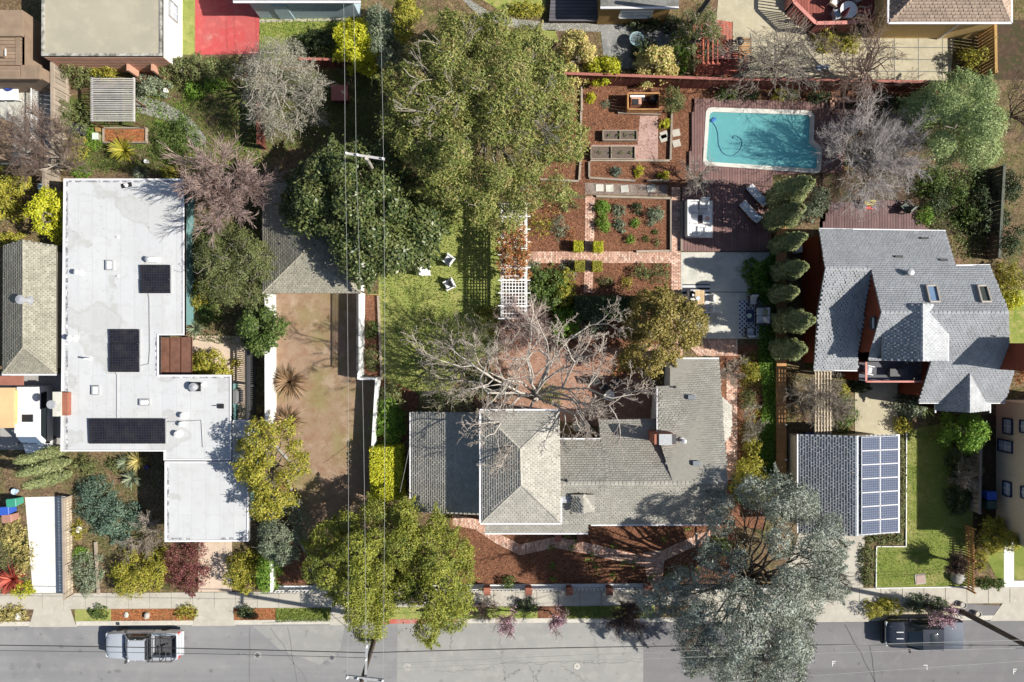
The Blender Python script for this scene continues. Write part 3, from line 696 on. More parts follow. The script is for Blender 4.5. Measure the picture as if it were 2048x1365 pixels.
# yards
def sheet(name, pts, m, label, z=.012): return flat(name, pts, z, m, label)
sheet('concrete_drive', [(50,995),(132,993),(131,1190),(66,1190)], M_CONCW, 'white concrete driveway between planting and brown fence')
sheet('concrete_drive', [(397,1070),(464,1070),(464,1188),(396,1188)], M_CONCP, 'peach concrete driveway below the white flat roofed house')
sheet('dirt_drive', [(536,585),(724,585),(724,750),(758,750),(748,900),(762,1010),(770,1185),(640,1190),(590,1130),(590,1060),(606,1040),(575,960),(540,900)], M_DIRT, 'bare brown dirt driveway with mossy patches')
sheet('lawn', [(728,590),(757,588),(757,395),(780,370),(1000,380),(1003,640),(980,700),(900,780),(830,800),(760,790),(757,740)], M_LAWN, 'patchy green back lawn with three chairs')
sheet('mulch_bed', [(724,590),(758,590),(766,760),(800,770),(840,790),(830,850),(800,900),(740,900),(758,760),(724,745)], M_MULCH, 'narrow mulch bed behind the low white wall', .016)
sheet('mulch_bed', [(1055,398),(1345,398),(1345,590),(1055,590)], M_MULCH, 'red brown mulch beds of the formal garden')
sheet('mulch_bed', [(1112,165),(1400,165),(1400,350),(1370,390),(1040,390),(1100,330)], M_MULCH, 'mulch ground around the raised beds', .008)
sheet('mulch_bed', [(900,1030),(1470,1040),(1470,1180),(900,1180)], M_MULCH, 'mulch front garden below the cottage')
sheet('mulch_bed', [(1440,690),(1530,690),(1530,1060),(1445,1050)], M_MULCH, 'mulch side bed beside the cottage')
sheet('mulch_bed', [(1390,160),(1890,165),(1890,200),(1390,200)], M_MULCH, 'mulch strip between fence and pool deck', .016)
sheet('mulch_bed', [(1000,585),(1365,585),(1365,690),(1150,760),(1000,700)], M_MULCH, 'shrubby bed behind the cottage', .009)
sheet('mulch_bed', [(552,985),(580,950),(606,1042),(588,1062),(612,1105),(612,1178),(548,1178)], M_MULCH, 'mulch bed in the corner of the dirt drive', .018)
sheet('patio', [(990,705),(1060,690),(1180,700),(1300,690),(1310,870),(1040,830),(960,826),(940,790),(965,740)], ground('pink_brick_dust', [(0,0,0,(.34,.2,.145)), (1,.4,.65,(.26,.14,.10)), (3,.5,.7,(.40,.26,.2))], (.7,1.15), .5, bs=30), 'dusty pinkish courtyard ground under the bare tree', .014)
sheet('concrete_patio', [(1362,505),(1540,505),(1536,678),(1362,678)], M_CONCG, 'stained concrete patio with two rugs', .03)
flat('patio_joint', [(1362,583),(1536,584.5),(1536,586),(1362,584.6)], .034, M_DGREY, 'dark joint across the patio')
sheet('lawn', [(360,0),(392,0),(391,110),(358,110)], M_LAWN, 'strip of grass beside the white wall')
sheet('red_patio', [(390,-60),(519,-60),(518,108),(390,110)], M_RED, 'bright red painted concrete patio', .02)
sheet('lawn', [(519,10),(700,10),(700,128),(519,128)], M_LAWN2, 'small sunny lawn below the pale blue house')
sheet('garden_edge', [(519,39),(688,37),(688,42),(519,45)], M_CONC, 'pale concrete strip across the small lawn', .03)
sheet('footpath', [(940,0),(975,22),(1030,38),(1100,45),(1205,48),(1203,64),(1100,62),(1020,54),(960,34),(925,0)], M_GRAVEL, 'curving grey garden path at the top')
sheet('lawn', [(1000,62),(1110,60),(1118,84),(1030,96)], M_LAWN, 'bit of green lawn below the curving path')
sheet('lawn', [(965,0),(1092,0),(1085,32),(1010,28)], M_LAWN2, 'bit of lawn above the curving path')
sheet('flagstone_patio', [(1200,50),(1350,40),(1360,130),(1210,140)], M_FLAG, 'shaded grey flagstone patio with a round table', .018)
sheet('concrete_yard', [(1420,60),(1600,50),(1910,65),(1900,162),(1420,152)], M_CONCT, 'tan concrete yard of square slabs', .018)
sheet('concrete_yard', [(1440,-40),(1600,-40),(1600,70),(1430,70)], M_CONCT, 'tan concrete yard beyond the red pergola', .014)
for i in range(9):
    x = 1500 + i*48; flat('yard_joint', [(x,66),(x+1.6,66),(x+1.6,160),(x,160)], .022, M_CRACK)
for i, y in enumerate((93, 117, 141)): flat('yard_joint', [(1430,y),(1905,y+2),(1905,y+3.5),(1430,y+1.5)], .026, M_CRACK)
sheet('gravel_path', [(270,190),(330,205),(380,235),(412,275),(410,295),(385,290),(370,262),(330,240),(275,225)], M_GRAVEL, 'curved grey gravel path beside the pergola')
sheet('rough_grass', [(110,200),(270,160),(520,160),(530,300),(420,330),(110,340)], ground('weedy_grass', [(0,0,0,(.10,.10,.035)), (.8,.42,.6,(.13,.095,.055)), (2,.5,.65,(.12,.14,.035)), (1.4,.58,.7,(.2,.165,.10))], (.5,1.3), .9, bs=30), 'weedy rough grass of the left back garden', .006)
sheet('rough_grass', [(530,140),(770,140),(770,290),(530,300)], MC['weedy_grass'], 'rough grass behind the small garage', .006)
sheet('side_yard', [(0,140),(82,140),(82,330),(0,330)], M_CONCG, 'paved side yard of the brown decked building')
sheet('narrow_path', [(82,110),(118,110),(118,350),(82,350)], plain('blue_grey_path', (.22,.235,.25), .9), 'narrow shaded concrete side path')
sheet('courtyard_paving', [(384,672),(500,672),(500,850),(384,850)], M_CONCP, 'small paved court beside the white house', .016)
sheet('paved_yard', [(0,748),(122,748),(122,900),(0,900)], plain('grey_paving', (.3,.29,.275), .9), 'paved yard around the white van')
sheet('garden_bed', [(135,905),(330,905),(330,1090),(395,1090),(395,1188),(148,1188)], M_SOIL, 'front garden soil below the white house', .014)
sheet('tidy_lawn', [(1812,862),(1946,835),(1946,1172),(1752,1176),(1752,1093),(1812,1093)], M_TURF, 'mown front lawn beside the solar garage')
sheet('tidy_lawn', [(1980,1085),(2013,1080),(2013,1165),(1995,1160),(1975,1120)], M_TURF, 'small lawn by the pale entry path', .014)
sheet('tidy_lawn', [(2028,1080),(2200,1080),(2200,1160),(2028,1160)], M_TURF, 'corner of lawn at the right edge', .014)
sheet('entry_path', [(2008,1070),(2060,1070),(2060,1082),(2028,1082),(2028,1162),(2060,1162),(2060,1180),(2008,1178)], M_CONCW, 'pale concrete entry path at the right edge', .02)
sheet('garage_drive', [(1600,1062),(1730,1062),(1726,1180),(1560,1180)], M_CONC, 'concrete driveway in front of the solar garage')
sheet('slab_path', [(1710,760),(1795,760),(1795,870),(1710,872)], M_CONCT, 'tan concrete path beside the red cedar house', .02)
sheet('lawn', [(2006,580),(2100,580),(2100,690),(2010,690)], M_LAWN2, 'sunny lawn at the right edge')
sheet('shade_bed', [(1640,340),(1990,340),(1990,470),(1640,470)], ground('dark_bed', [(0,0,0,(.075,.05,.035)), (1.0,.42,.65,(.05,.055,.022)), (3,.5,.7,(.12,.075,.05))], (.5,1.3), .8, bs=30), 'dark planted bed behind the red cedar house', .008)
sheet('side_yard', [(1560,430),(1650,430),(1640,760),(1575,1000),(1560,1000)], M_SOIL, 'narrow yard behind the cypress row', .008)
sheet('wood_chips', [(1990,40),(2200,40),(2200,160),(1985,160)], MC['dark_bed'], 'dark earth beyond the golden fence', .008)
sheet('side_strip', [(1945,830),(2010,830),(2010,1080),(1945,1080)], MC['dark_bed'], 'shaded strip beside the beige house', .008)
# brick paths: bricks are real, joined (too small to pick apart)
def brickpath(label, quad, bl=.235, bw=.115, along=False, z=.02):
    A, B, Cc, D = [W(x, y, z) for x, y in quad]
    o = flat('brick_path', quad, z, M_MORTAR, label)
    rng = seed(label); U = (B - A); V_ = (D - A); lu, lv = U.length, V_.length
    nu = max(1, int(lu/bl)) if along else max(1, int(lu/bw)); nv = max(1, int(lv/bw)) if along else max(1, int(lv/bl))
    b = MB()
    for i in range(-1, nu+1):
        for j in range(-1, nv+1):
            o1 = (.5 if j % 2 else 0) if along else 0; o2 = 0 if along else (.5 if i % 2 else 0)
            u0, u1 = max(0, (i+o1+.06)/nu), min(1, (i+o1+.94)/nu); v0, v1 = max(0, (j+o2+.06)/nv), min(1, (j+o2+.94)/nv)
            if u1-u0 < .1/nu or v1-v0 < .1/nv: continue
            q = [A*(1-u)*(1-v) + B*u*(1-v) + Cc*u*v + D*(1-u)*v for u, v in ((u0,v0),(u1,v0),(u1,v1),(u0,v1))]
            hgt = .016 + rng.uniform(0, .008)
            t = [p + Vector((0,0,hgt)) for p in q]; k = [p.copy() for p in q]
            b.add(t + k, [(3,2,1,0),(0,1,5,4),(1,2,6,5),(2,3,7,6),(3,0,4,7)])
    b.part('bricks', M_BRICK, o, local=True, kind='stuff')
    return o
brickpath('long cross path of bricks through the formal garden', [(1055,503.5),(1343,503.5),(1343,526.5),(1055,526.5)])
brickpath('upper brick path between the mulch beds', [(1170.5,393),(1190,393),(1188,503),(1169,503)], along=True)
brickpath('lower brick path between the mulch beds', [(1169,527),(1187,527),(1185,586),(1167,586)], along=True)
brickpath('brick path along the pool deck and patio', [(1343,375),(1361,375),(1362,690),(1342,690)], along=True)
brickpath('short brick landing below the patio', [(1365,679),(1475,679),(1475,712),(1395,712)], along=False)
brickpath('long brick path beside the cottage', [(1453,745),(1474,745),(1475,960),(1452,960)], along=True)
brickpath('brick entry steps between the gate piers', [(1286,1105),(1330,1100),(1322,1190),(1298,1190)], along=True, z=.03)
fp = [(905,1040),(950,1048),(990,1075),(1040,1100),(1110,1085),(1180,1098),(1250,1115),(1300,1125),(1350,1100),(1420,1070)]
for i, (a, b_) in enumerate(zip(fp[:-1], fp[1:])):
    brickpath(['first pale stretch of curving brick path by the garage','curving brick path below the left eave','curving brick path left of porch piers','brick path in front of the porch piers','brick path just right of the porch piers','shaded brick path under tree shadow','brick path nearing the steps','brick path junction above the steps','brick path under the blue cedar'][i],
              [(a[0],a[1]-11),(b_[0],b_[1]-11),(b_[0],b_[1]+11),(a[0],a[1]+11)], z=.02 + .0006*i)
brickpath('brick path past the shaded hedge', [(1265,690),(1365,690),(1365,712),(1300,720)], z=.022)
# decks of separate boards
def deck(label, poly, mat, pitch=5.2, z=.18, vertical=True, holes=None, name='deck', frame=M_WOODD, gap=.12):
    xs = [p[0] for p in poly]; ys = [p[1] for p in poly]
    o = holed(name, poly, z-.04, frame, label) if holes else flat(name, poly, z-.04, frame, label, th=min(z+.02, .25))
    rng = seed(label); cache = {}
    lo, hi = (min(xs), max(xs)) if vertical else (min(ys), max(ys))
    t = lo
    while t < hi - 1:
        c = t + pitch/2; cr = []
        n = len(poly)
        for pl in [poly] + (holes or []):
            m = len(pl)
            for i in range(m):
                a, b = pl[i], pl[(i+1) % m]
                if not vertical: a, b = (a[1], a[0]), (b[1], b[0])
                if (a[0] > c) != (b[0] > c): cr.append(a[1] + (b[1]-a[1])*(c-a[0])/(b[0]-a[0]))
        cr.sort()
        for y0, y1 in zip(cr[::2], cr[1::2]):
            if y1 - y0 < 2: continue
            p, q = (W(c, y0, z), W(c, y1, z)) if vertical else (W(y0, c, z), W(y1, c, z))
            L = round((p-q).length, 2); w = m_(pitch, z)*(1-gap)
            if L not in cache:
                s = (w, L, .03) if vertical else (L, w, .03)
                cache[L] = MB().obox((0, 0, 0), s).mesh('board', mat)
            bo = link('board', cache[L], o); bo.location = (p+q)/2 + Vector((0, 0, rng.uniform(-.004, .004)))
        t += pitch
    return o
deck('dusky redwood pool deck around the swimming pool', [(1388,197),(1690,206),(1688,345),(1545,350),(1545,372),(1405,372),(1404,345),(1378,342)], M_REDW, 5.4, .16, True, [POOL_OUT])
deck('lower redwood deck with sofa and two loungers', [(1365,373.5),(1545,373.5),(1540,503),(1364,503)], M_REDW, 5.4, .165, True)
deck('dark redwood deck behind the red cedar house', [(1660,405),(1822,400),(1848,440),(1858,470),(1640,470)], M_REDW2, 5.4, .15, True)
deck('red stained deck with pergola at the top', [(1388,48),(1432,40),(1466,45),(1466,104),(1496,104),(1496,140),(1460,152),(1386,150)], M_REDP, 6, .14, True)
deck('brown slatted roof deck at the upper left', [(-8,68),(44,68),(44,132),(-8,132)], M_BRNW, 7, 2.9, False)
# pool
z_w = .02
b = MB(); Po = [W(x, y, .20) for x, y in POOL_OUT]; Pi = [W(x, y, .20) for x, y in POOL_IN]; n = len(Po)
for i in range(n):
    j = (i+1) % n
    b.face([Po[i], Pi[i], Pi[j], Po[j]]); b.face([Po[i], Po[j], Po[j]-Vector((0,0,.2)), Po[i]-Vector((0,0,.2))])
    b.face([Pi[j], Pi[i], Pi[i]-Vector((0,0,.1)), Pi[j]-Vector((0,0,.1))])
pool = thing('swimming_pool', 'turquoise swimming pool with pale rounded coping', 'pool', W(1515, 280))
b.part('coping', ground('pool_coping', [(0,0,0,(.56,.55,.50)), (1.2,.4,.65,(.48,.48,.44)), (4,.5,.7,(.62,.60,.55))], (.88,1.06), .2, bs=40), pool)
t = NT('pool_plaster'); nz = t.noise(.7, 5); t.l(t.ramp(nz, [(.3,(.66,.88,.87)),(.7,(.74,.93,.915))]), t.b.inputs['Base Color']); t.b.inputs['Roughness'].default_value = .8
M_PLAST = t.m
b = MB(); Pb = [W(x, y, .2) + Vector((0,0,-.1-.75)) for x, y in POOL_IN]
for i in range(n):
    j = (i+1) % n; b.face([Pi[j]-Vector((0,0,.1)), Pi[i]-Vector((0,0,.1)), Pb[i], Pb[j]])
b.face(Pb[::-1])
b.part('basin', M_PLAST, pool)
for k in range(3):
    c = W(1634, 338, 0); r = .65 + .45*k; st = MB()
    pts = [(c.x, c.y)] + [(c.x - r*1.15*math.cos(a), c.y + r*math.sin(a)) for a in [i*math.pi/2/8 for i in range(9)]]
    st.prism(pts, -.8, -.12 - .2*k); st.part('step', M_PLAST, pool)
t = NT('pool_water')
gl = t.n('BsdfGlass'); gl.inputs['IOR'].default_value = 1.33; gl.inputs['Roughness'].default_value = .0
gl.inputs['Color'].default_value = C(.60,.93,.95)
tr = t.n('BsdfTransparent'); tr.inputs['Color'].default_value = C(.58,.965,.975)
gs = t.n('BsdfGlossy'); gs.inputs['Roughness'].default_value = .05
fz = t.n('Fresnel'); fz.inputs['IOR'].default_value = 1.33
bp = t.n('Bump'); bp.inputs['Strength'].default_value = .05; bp.inputs['Distance'].default_value = .05; t.l(t.noise(2.5, 3), bp.inputs['Height'])
t.l(bp.outputs[0], gs.inputs['Normal']); t.l(bp.outputs[0], fz.inputs['Normal'])
mx = t.n('MixShader'); df = t.n('BsdfDiffuse'); df.inputs['Color'].default_value = C(.30,.80,.80); m2 = t.n('MixShader'); m2.inputs[0].default_value = .32   # diffuse turquoise stands in for light scattered in the water, brightens the pool
t.l(tr.outputs[0], m2.inputs[1]); t.l(df.outputs[0], m2.inputs[2]); t.l(fz.outputs[0], mx.inputs[0]); t.l(m2.outputs[0], mx.inputs[1]); t.l(gs.outputs[0], mx.inputs[2]); t.l(mx.outputs[0], t.out.inputs[0])
M_WATER = t.m
wb = MB().face([Vector((p.x, p.y, .09)) for p in Pi][::-1]); wb.part('water', M_WATER, pool)
hp = [(1424,243),(1432,255),(1436,270),(1438,292),(1448,308),(1465,312),(1480,300),(1484,285),(1478,275),(1468,272),(1466,280)]
cv = [];
for i in range(len(hp)-1):
    for k in range(4):
        a = hp[max(i-1,0)]; p0 = hp[i]; p1 = hp[i+1]; d = hp[min(i+2, len(hp)-1)]; u = k/4
        q = [.5*((2*p0[e]) + (-a[e]+p1[e])*u + (2*a[e]-5*p0[e]+4*p1[e]-d[e])*u*u + (-a[e]+3*p0[e]-3*p1[e]+d[e])*u**3) for e in (0, 1)]
        cv.append(W(q[0], q[1], .1))
hs = MB().tube(cv, .035, 6); h_ = hs.thing('pool_hose', 'curling blue vacuum hose floating in the pool', 'hose', plain('blue_hose', (.05,.16,.24), .5))
MB().obox(W(1427,240,.14), (.4,.22,.16), .6, bev=.05).thing('pool_cleaner', 'small blue pool cleaner head in pool corner', 'pool cleaner', plain('blue_plastic', (.05,.16,.42), .4))
# ------------------------------------------------------------------ roofs and houses
def inset(poly, d):
    n = len(poly); a = sum(poly[i][0]*poly[(i+1)%n][1] - poly[(i+1)%n][0]*poly[i][1] for i in range(n))
    sg = 1 if a > 0 else -1; out = []
    for i in range(n):
        p0, p1, p2 = [Vector(poly[k % n][:2]) for k in (i-1, i, i+1)]
        e1 = (p1-p0).normalized(); e2 = (p2-p1).normalized()
        n1 = Vector((-e1.y, e1.x))*sg; n2 = Vector((-e2.y, e2.x))*sg
        k = 1 + n1.dot(n2)
        out.append(tuple(p1 + (n1+n2)*(d/k if abs(k) > .2 else d)))
    return out
def roof(parent, faces, mat, under, tw=.30, tl=.17, th=.028, name='roof', t=.14, tabs=True, seedn=1, litter=60):
    """faces: lists of world points (top side). Slab with thickness + real shingle tabs (one joined part)."""
    rng = seed(seedn); b = MB(); cnt = {}
    key = lambda p: (round(p.x, 2), round(p.y, 2), round(p.z, 2))
    fixed = []
    for f in faces:
        P = [Vector(p) for p in f]
        nrm = Vector((0,0,0))
        for i in range(len(P)): nrm += P[i].cross(P[(i+1) % len(P)])
        if nrm.z < 0: P = P[::-1]
        fixed.append(P); b.face(P); b.face([p - Vector((0,0,t)) for p in P[::-1]])
        for i in range(len(P)):
            k = tuple(sorted((key(P[i]), key(P[(i+1) % len(P)])))); cnt.setdefault(k, []).append((P[i], P[(i+1) % len(P)]))
    for k, v in cnt.items():
        if len(v) == 1:
            p, q = v[0]; dn = Vector((0,0,t)); b.face([p, p-dn, q-dn, q])
    ro = b.part(name, under, parent)
    if tabs:
        Vs = []; Qs = []
        for P in fixed:
            nrm = Vector((0,0,0))
            for i in range(len(P)): nrm += P[i].cross(P[(i+1) % len(P)])
            nrm.normalize()
            hz = Vector((nrm.x, nrm.y, 0))
            u = Vector((-hz.y, hz.x, 0)).normalized() if hz.length > .01 else Vector((1,0,0))
            v = nrm.cross(u); v = v if v.z >= 0 else -v
            o = P[0]; uv = [((p-o).dot(u), (p-o).dot(v)) for p in P]
            u0, u1 = min(a for a, _ in uv), max(a for a, _ in uv); v0, v1 = min(a for _, a in uv), max(a for _, a in uv)
            nr = int((v1-v0)/tl)+1; nc = int((u1-u0)/tw)+2
            J, I = np.meshgrid(np.arange(nr), np.arange(-1, nc), indexing='ij')
            J = J.ravel(); I = I.ravel()
            uu = u0 + (I + .5*(J % 2))*tw + rng.normal(0, tw*.04, len(I)); vv = v0 + J*tl
            ok = inpoly(uu + tw*.5, vv + tl*.55, uv) & (edgedist(uu + tw*.5, vv + tl*.5, uv) > tl*.22)
            uu = uu[ok]; vv = vv[ok]; k = len(uu)
            if not k: continue
            ww = tw*rng.uniform(.80, .96, k); hh = th*rng.uniform(.7, 1.3, k)
            def pt(a, c, h): return np.array(o)[None] + a[:, None]*np.array(u) + c[:, None]*np.array(v) + h[:, None]*np.array(nrm)
            z = np.full(k, .004)
            vtop = np.minimum(vv + tl*1.05, v1)
            q = np.stack([pt(uu, vv, hh), pt(uu+ww, vv, hh), pt(uu+ww, vtop, z), pt(uu, vtop, z), pt(uu, vv, z), pt(uu+ww, vv, z)], 1).reshape(-1, 3)
            base = sum(len(x) for x in Vs); bi = base + (np.arange(k)*6)[:, None]
            fs = np.concatenate([bi + np.array([[0,1,2,3]]), bi + np.array([[4,5,1,0]])], 0)
            Vs.append(q); Qs.append(fs)
        off = absloc(ro)
        tagit(link('shingles', np_mesh('shingles', np.concatenate(Vs), np.concatenate(Qs), mat, off=off), ro), kind='stuff')
        LP = []
        for P in fixed:
            a = P[0]
            for i in range(1, len(P)-1):
                e1, e2 = P[i]-a, P[i+1]-a; ar = e1.cross(e2).length/2
                for _ in range(int(ar*litter/60) + (rng.random() < .5)):
                    u_, v_ = rng.random(), rng.random()
                    if u_+v_ > 1: u_, v_ = 1-u_, 1-v_
                    LP.append(tuple(a + e1*u_ + e2*v_ + Vector((0,0,.05))))
        if litter and LP:
            LP = np.array(LP); V, Q = leaves(rng, LP, np.zeros_like(LP), .075, .5, .25, 1.0)
            tagit(link('fallen_leaves', np_mesh('fallen_leaves', V, Q, LS['litter'], off=off), ro), kind='stuff')
    return ro
def ridgecap(parent, pts, mat, w=.24):
    b = MB(); rng = seed(len(pts)*7+int(abs(pts[0].x)*10))
    for p, q in zip(pts[:-1], pts[1:]):
        d = q - p; n = max(1, int(d.length/.26))
        s = Vector((-d.y, d.x, 0)).normalized()*w/2
        for i in range(n):
            a = p + d*(i/n); c = p + d*((i+.93)/n); h = .055 + rng.uniform(0, .015)
            b.add([a-s+Vector((0,0,-.03)), a+Vector((0,0,h)), a+s+Vector((0,0,-.03)), c-s+Vector((0,0,-.04)), c+Vector((0,0,h-.025)), c+s+Vector((0,0,-.04))],
                  [(0,1,4,3),(1,2,5,4),(0,2,1)])
    return b.part('ridge_caps', mat, parent, kind='stuff')
def walls(parent, poly, z0, z1, mat, name='wall'): return MB().prism(poly, z0, z1).part(name, mat, parent)
def gutter(parent, pts, mat=None, w=.10, name='gutter'):
    b = MB()
    for p, q in zip(pts[:-1], pts[1:]): b.bar(p - Vector((0,0,.03)), q - Vector((0,0,.03)), w, .09)
    return b.part(name, mat or M_TRIM, parent)
def pipe(parent, px, py, z, r=.05, h=.35, mat=None, name='vent_pipe', cap=False):
    p = W(px, py, z); b = MB().lathe(p, [(r*2.2, .0), (r*2.2, .03), (r, .05), (r, h)] + ([(r*1.9, h), (r*1.9, h+.08), (r*.3, h+.14)] if cap else []), 10)
    return b.part(name, mat or M_STEEL, parent)
def curb_light(parent, px, py, sx, sy, z, glass=None, frame=None, name='skylight', h=.16, nrm=None):
    w, d = m_(sx, z), m_(sy, z); p = W(px, py, z)
    f = MB()
    for a, c, s in (((0, d/2-.04), 0, (w, .08, h)), ((0, -d/2+.04), 0, (w, .08, h)), ((w/2-.04, 0), 0, (.08, d-.16, h)), ((-w/2+.04, 0), 0, (.08, d-.16, h))):
        f.obox(p + Vector((a[0], a[1], h/2-.02)), s)
    fo = f.part(name, frame or M_TRIM, parent)
    MB().obox(p + Vector((0, 0, h-.03)), (w-.16, d-.16, .04), bev=.03).part('pane', glass or M_SKYL, fo)
    return fo
def window(parent, quad, mat_frame, name='window', mull=True):
    """quad: four world points of a wall opening (ccw seen from outside)"""
    P = [Vector(p) for p in quad]; n = (P[1]-P[0]).cross(P[3]-P[0]).normalized()
    b = MB()
    for i in range(4): b.bar(P[i] + n*.03, P[(i+1) % 4] + n*.03, .14, .08)
    fo = b.part(name, mat_frame, parent)
    MB().face([p + n*.012 for p in P]).part('pane', plain('pale_window', (.45,.5,.56), .15, spec=.7), fo)
    if mull:
        mm = MB(); c = (P[0]+P[3])/2; d = (P[1]+P[2])/2; mm.bar(c + n*.03, d + n*.03, .05, .05); c = (P[0]+P[1])/2; d = (P[3]+P[2])/2; mm.bar(c + n*.03, d + n*.03, .05, .05); mm.part('muntin', M_WHITE, fo)
    return fo
def PX(lst): return [W(*q) for q in lst]

# --- white flat-roofed house
zA, zB = 3.1, 2.9
t = NT('white_membrane'); pos = t.geo.outputs['Position']
br = t.n('TexBrick'); br.offset = .5; br.inputs['Scale'].default_value = 1.0; br.inputs['Brick Width'].default_value = 4.6; br.inputs['Row Height'].default_value = .92
br.inputs['Mortar Size'].default_value = .012; br.inputs['Mortar Smooth'].default_value = .3
rot = t.n('Mapping'); rot.inputs['Rotation'].default_value = (0, 0, R(90)); t.l(pos, rot.inputs[0]); t.l(rot.outputs[0], br.inputs['Vector'])
br.inputs['Color1'].default_value = C(.44,.45,.465); br.inputs['Color2'].default_value = C(.465,.475,.485); br.inputs['Mortar'].default_value = C(.36,.365,.37)
c = t.mix(t.ramp(t.noise(.35, 6, .65), [(.45,(0,0,0)), (.72,(.55,.55,.55))]), br.outputs[0], (.39,.395,.39))
c = t.mix(t.ramp(t.noise(1.6, 7, .72), [(.52,(0,0,0)), (.72,(.5,.5,.5))]), c, (.33,.33,.315))
pd = t.ramp(t.noise(.28, 4, .5), [(.55,(0,0,0)), (.575,(.5,.5,.5)), (.60,(.22,.22,.22)), (.7,(.3,.3,.3))]); c = t.mix(pd, c, (.30,.295,.275))
mp = t.n('Mapping'); mp.inputs['Scale'].default_value = (2.2, .12, 1); t.l(pos, mp.inputs[0]); c = t.mix(t.ramp(t.noise(1.5, 5, .7, mp.outputs[0]), [(.55,(0,0,0)), (.75,(.3,.3,.3))]), c, (.34,.34,.33))
t.l(c, t.b.inputs['Base Color']); t.b.inputs['Roughness'].default_value = .75; t.bump(br.outputs[1], .2, .01); M_MEMB = t.m
M_STAIN = ground('stained_gutter_band', [(0,0,0,(.62,.63,.65)), (3.5,.42,.56,(.16,.16,.18)), (9,.5,.6,(.3,.3,.32))], (.8,1.1), .2, bs=30)
hA = thing('flat_roofed_house', 'white flat roofed house with three black solar arrays', 'house', W(250, 640))
RA = PX([(128,358,zA),(369,358,zA),(369,671,zA),(318,671,zA),(318,750,zA),(463,750,zA),(463,921,zA),(328,921,zA),(328,903,zA),(122,903,zA)])
RB = PX([(465,840,zB),(499,840,zB),(497,1083,zB),(330,1084,zB),(330,923,zB),(465,923,zB)])
def flatroof(P, z, nm):
    poly = [(p.x, p.y) for p in P]
    ro = MB().prism(poly, z-.25, z).part(nm, M_MEMB, hA)
    walls(hA, inset(poly, .72), 0, z-.25, M_TEAL)
    b = MB(); i1 = inset(poly, .10); i2 = inset(poly, .015)
    n = len(poly)
    for i in range(n):
        j = (i+1) % n; e = .06
        b.add([(*poly[i], z-.26), (*poly[j], z-.26), (*poly[j], z+e), (*poly[i], z+e), (*i1[i], z+e), (*i1[j], z+e), (*i1[j], z+.002), (*i1[i], z+.002)],
              [(0,1,2,3), (3,2,5,4), (4,5,6,7)])
    b.part('edge_trim', M_TRIM, ro)
    return poly, ro
pa, roA = flatroof(RA, zA, 'roof'); pb, roB = flatroof(RB, zB, 'garage_roof')
def band(px0, z, ro):  # stained band just inside the parapet
    for (x0, y0, x1, y1) in px0: MB().face([W(x0,y1,z+.004), W(x1,y1,z+.004), W(x1,y0,z+.004), W(x0,y0,z+.004)]).part('stain_strip', M_STAIN, ro)
band([(131.2,361.5,136,900),(136.2,361.5,365,365),(363,366,365.8,640),(310,676,314.5,745),(335,754,459,757)], zA, roA)
band([(334,926,338,1079),(338.4,1076,380,1079.8),(440,1075,493,1079.5)], zB, roB)
for x0, y0, nx, ny, w, h in ((280.5,530,1,2,60,28.6),(218.5,659,1,3,60,28.6),(177.5,838,5,1,30.6,50)):
    for i in range(nx):
        for j in range(ny):
            c = W(x0 + (i+.5)*w, y0 + (j+.5)*h, zA+.18); pn = MB().obox(c, (m_(w-.5, zA), m_(h-.5, zA), .045), rx=R(2)).part('solar_panel', M_PANEL, hA)
            fr = MB(); ww, hh = m_(w-.5, zA)/2, m_(h-.5, zA)/2
            for sx in (-1, 1): fr.bar(c + Vector((sx*ww, -hh, -.1)), c + Vector((sx*ww, hh, -.1)), .04, .1)
            fr.part('rail', M_GREY, pn)
for x, y, sx, sy in ((221,531,14,20),(193,781,14,19),(291,805,20,13)): curb_light(hA, x, y, sx, sy, zA, plain('dome_acrylic', (.72,.74,.76), .25, spec=.6), M_GREY, 'dome_skylight', .2)
for x, y, r, h in ((163,546,.09,.5),(151,677,.1,.6),(181,718,.06,.7),(236,475,.05,.12),(253,371,.06,.25),(237,553,.04,.15),(370,831,.1,.3),(366,848,.09,.25),(359,868,.11,.3),(408,769,.08,.3)):
    pipe(hA, x, y, zA, r, h, M_WHITE, cap=r > .085)
MB().obox(W(390,774,zA+.06), (.75,.6,.06)).part('vent_base', M_BLACK, hA); MB().lathe(W(391,774,zA+.08), [(.2,0),(.2,.3),(.28,.32),(.28,.4),(.05,.48)], 12).part('roof_vent', M_STEEL, hA)
MB().obox(W(442,813,zA+.08), (.36,.3,.1)).part('vent_base', M_BLACK, hA); MB().bar(W(425,812,zA+.12), W(436,812,zA+.12), .03).part('conduit', M_DGREY, hA)
MB().obox(W(253,371,zA+.015), (.7,.3,.025), .2).part('flashing', M_BLACK, hA)
MB().obox(W(305,520,zA+.15), (.75,.35,.3), bev=.04).part('heater_unit', M_WHITE, hA); MB().lathe(W(298,519,zA+.1), [(.17,0),(.17,.25),(.06,.3)], 12).part('roof_vent', M_STEEL, hA)
for pts in ([(297,588),(299,600),(300,700),(298,728),(281,732)], [(231,746),(234,750),(234,836)], [(331,844),(365,843),(403,841),(406,895)]):
    MB().tube([W(x,y,zA+.05) for x,y in pts], .028, 5).part('conduit', M_GREY, hA)
_rg = seed('roof litter'); _P = np.column_stack([_rg.uniform(W(135,0,zA).x, W(365,0,zA).x, 500), _rg.uniform(W(0,1075,zA).y, W(0,365,zA).y, 500), np.full(500, zA+.02)])
_P = _P[inpoly(_P[:,0], _P[:,1], inset(pa, .2))]; _V, _Q = leaves(_rg, _P, np.zeros_like(_P), .055, .5, .2, 1.0)
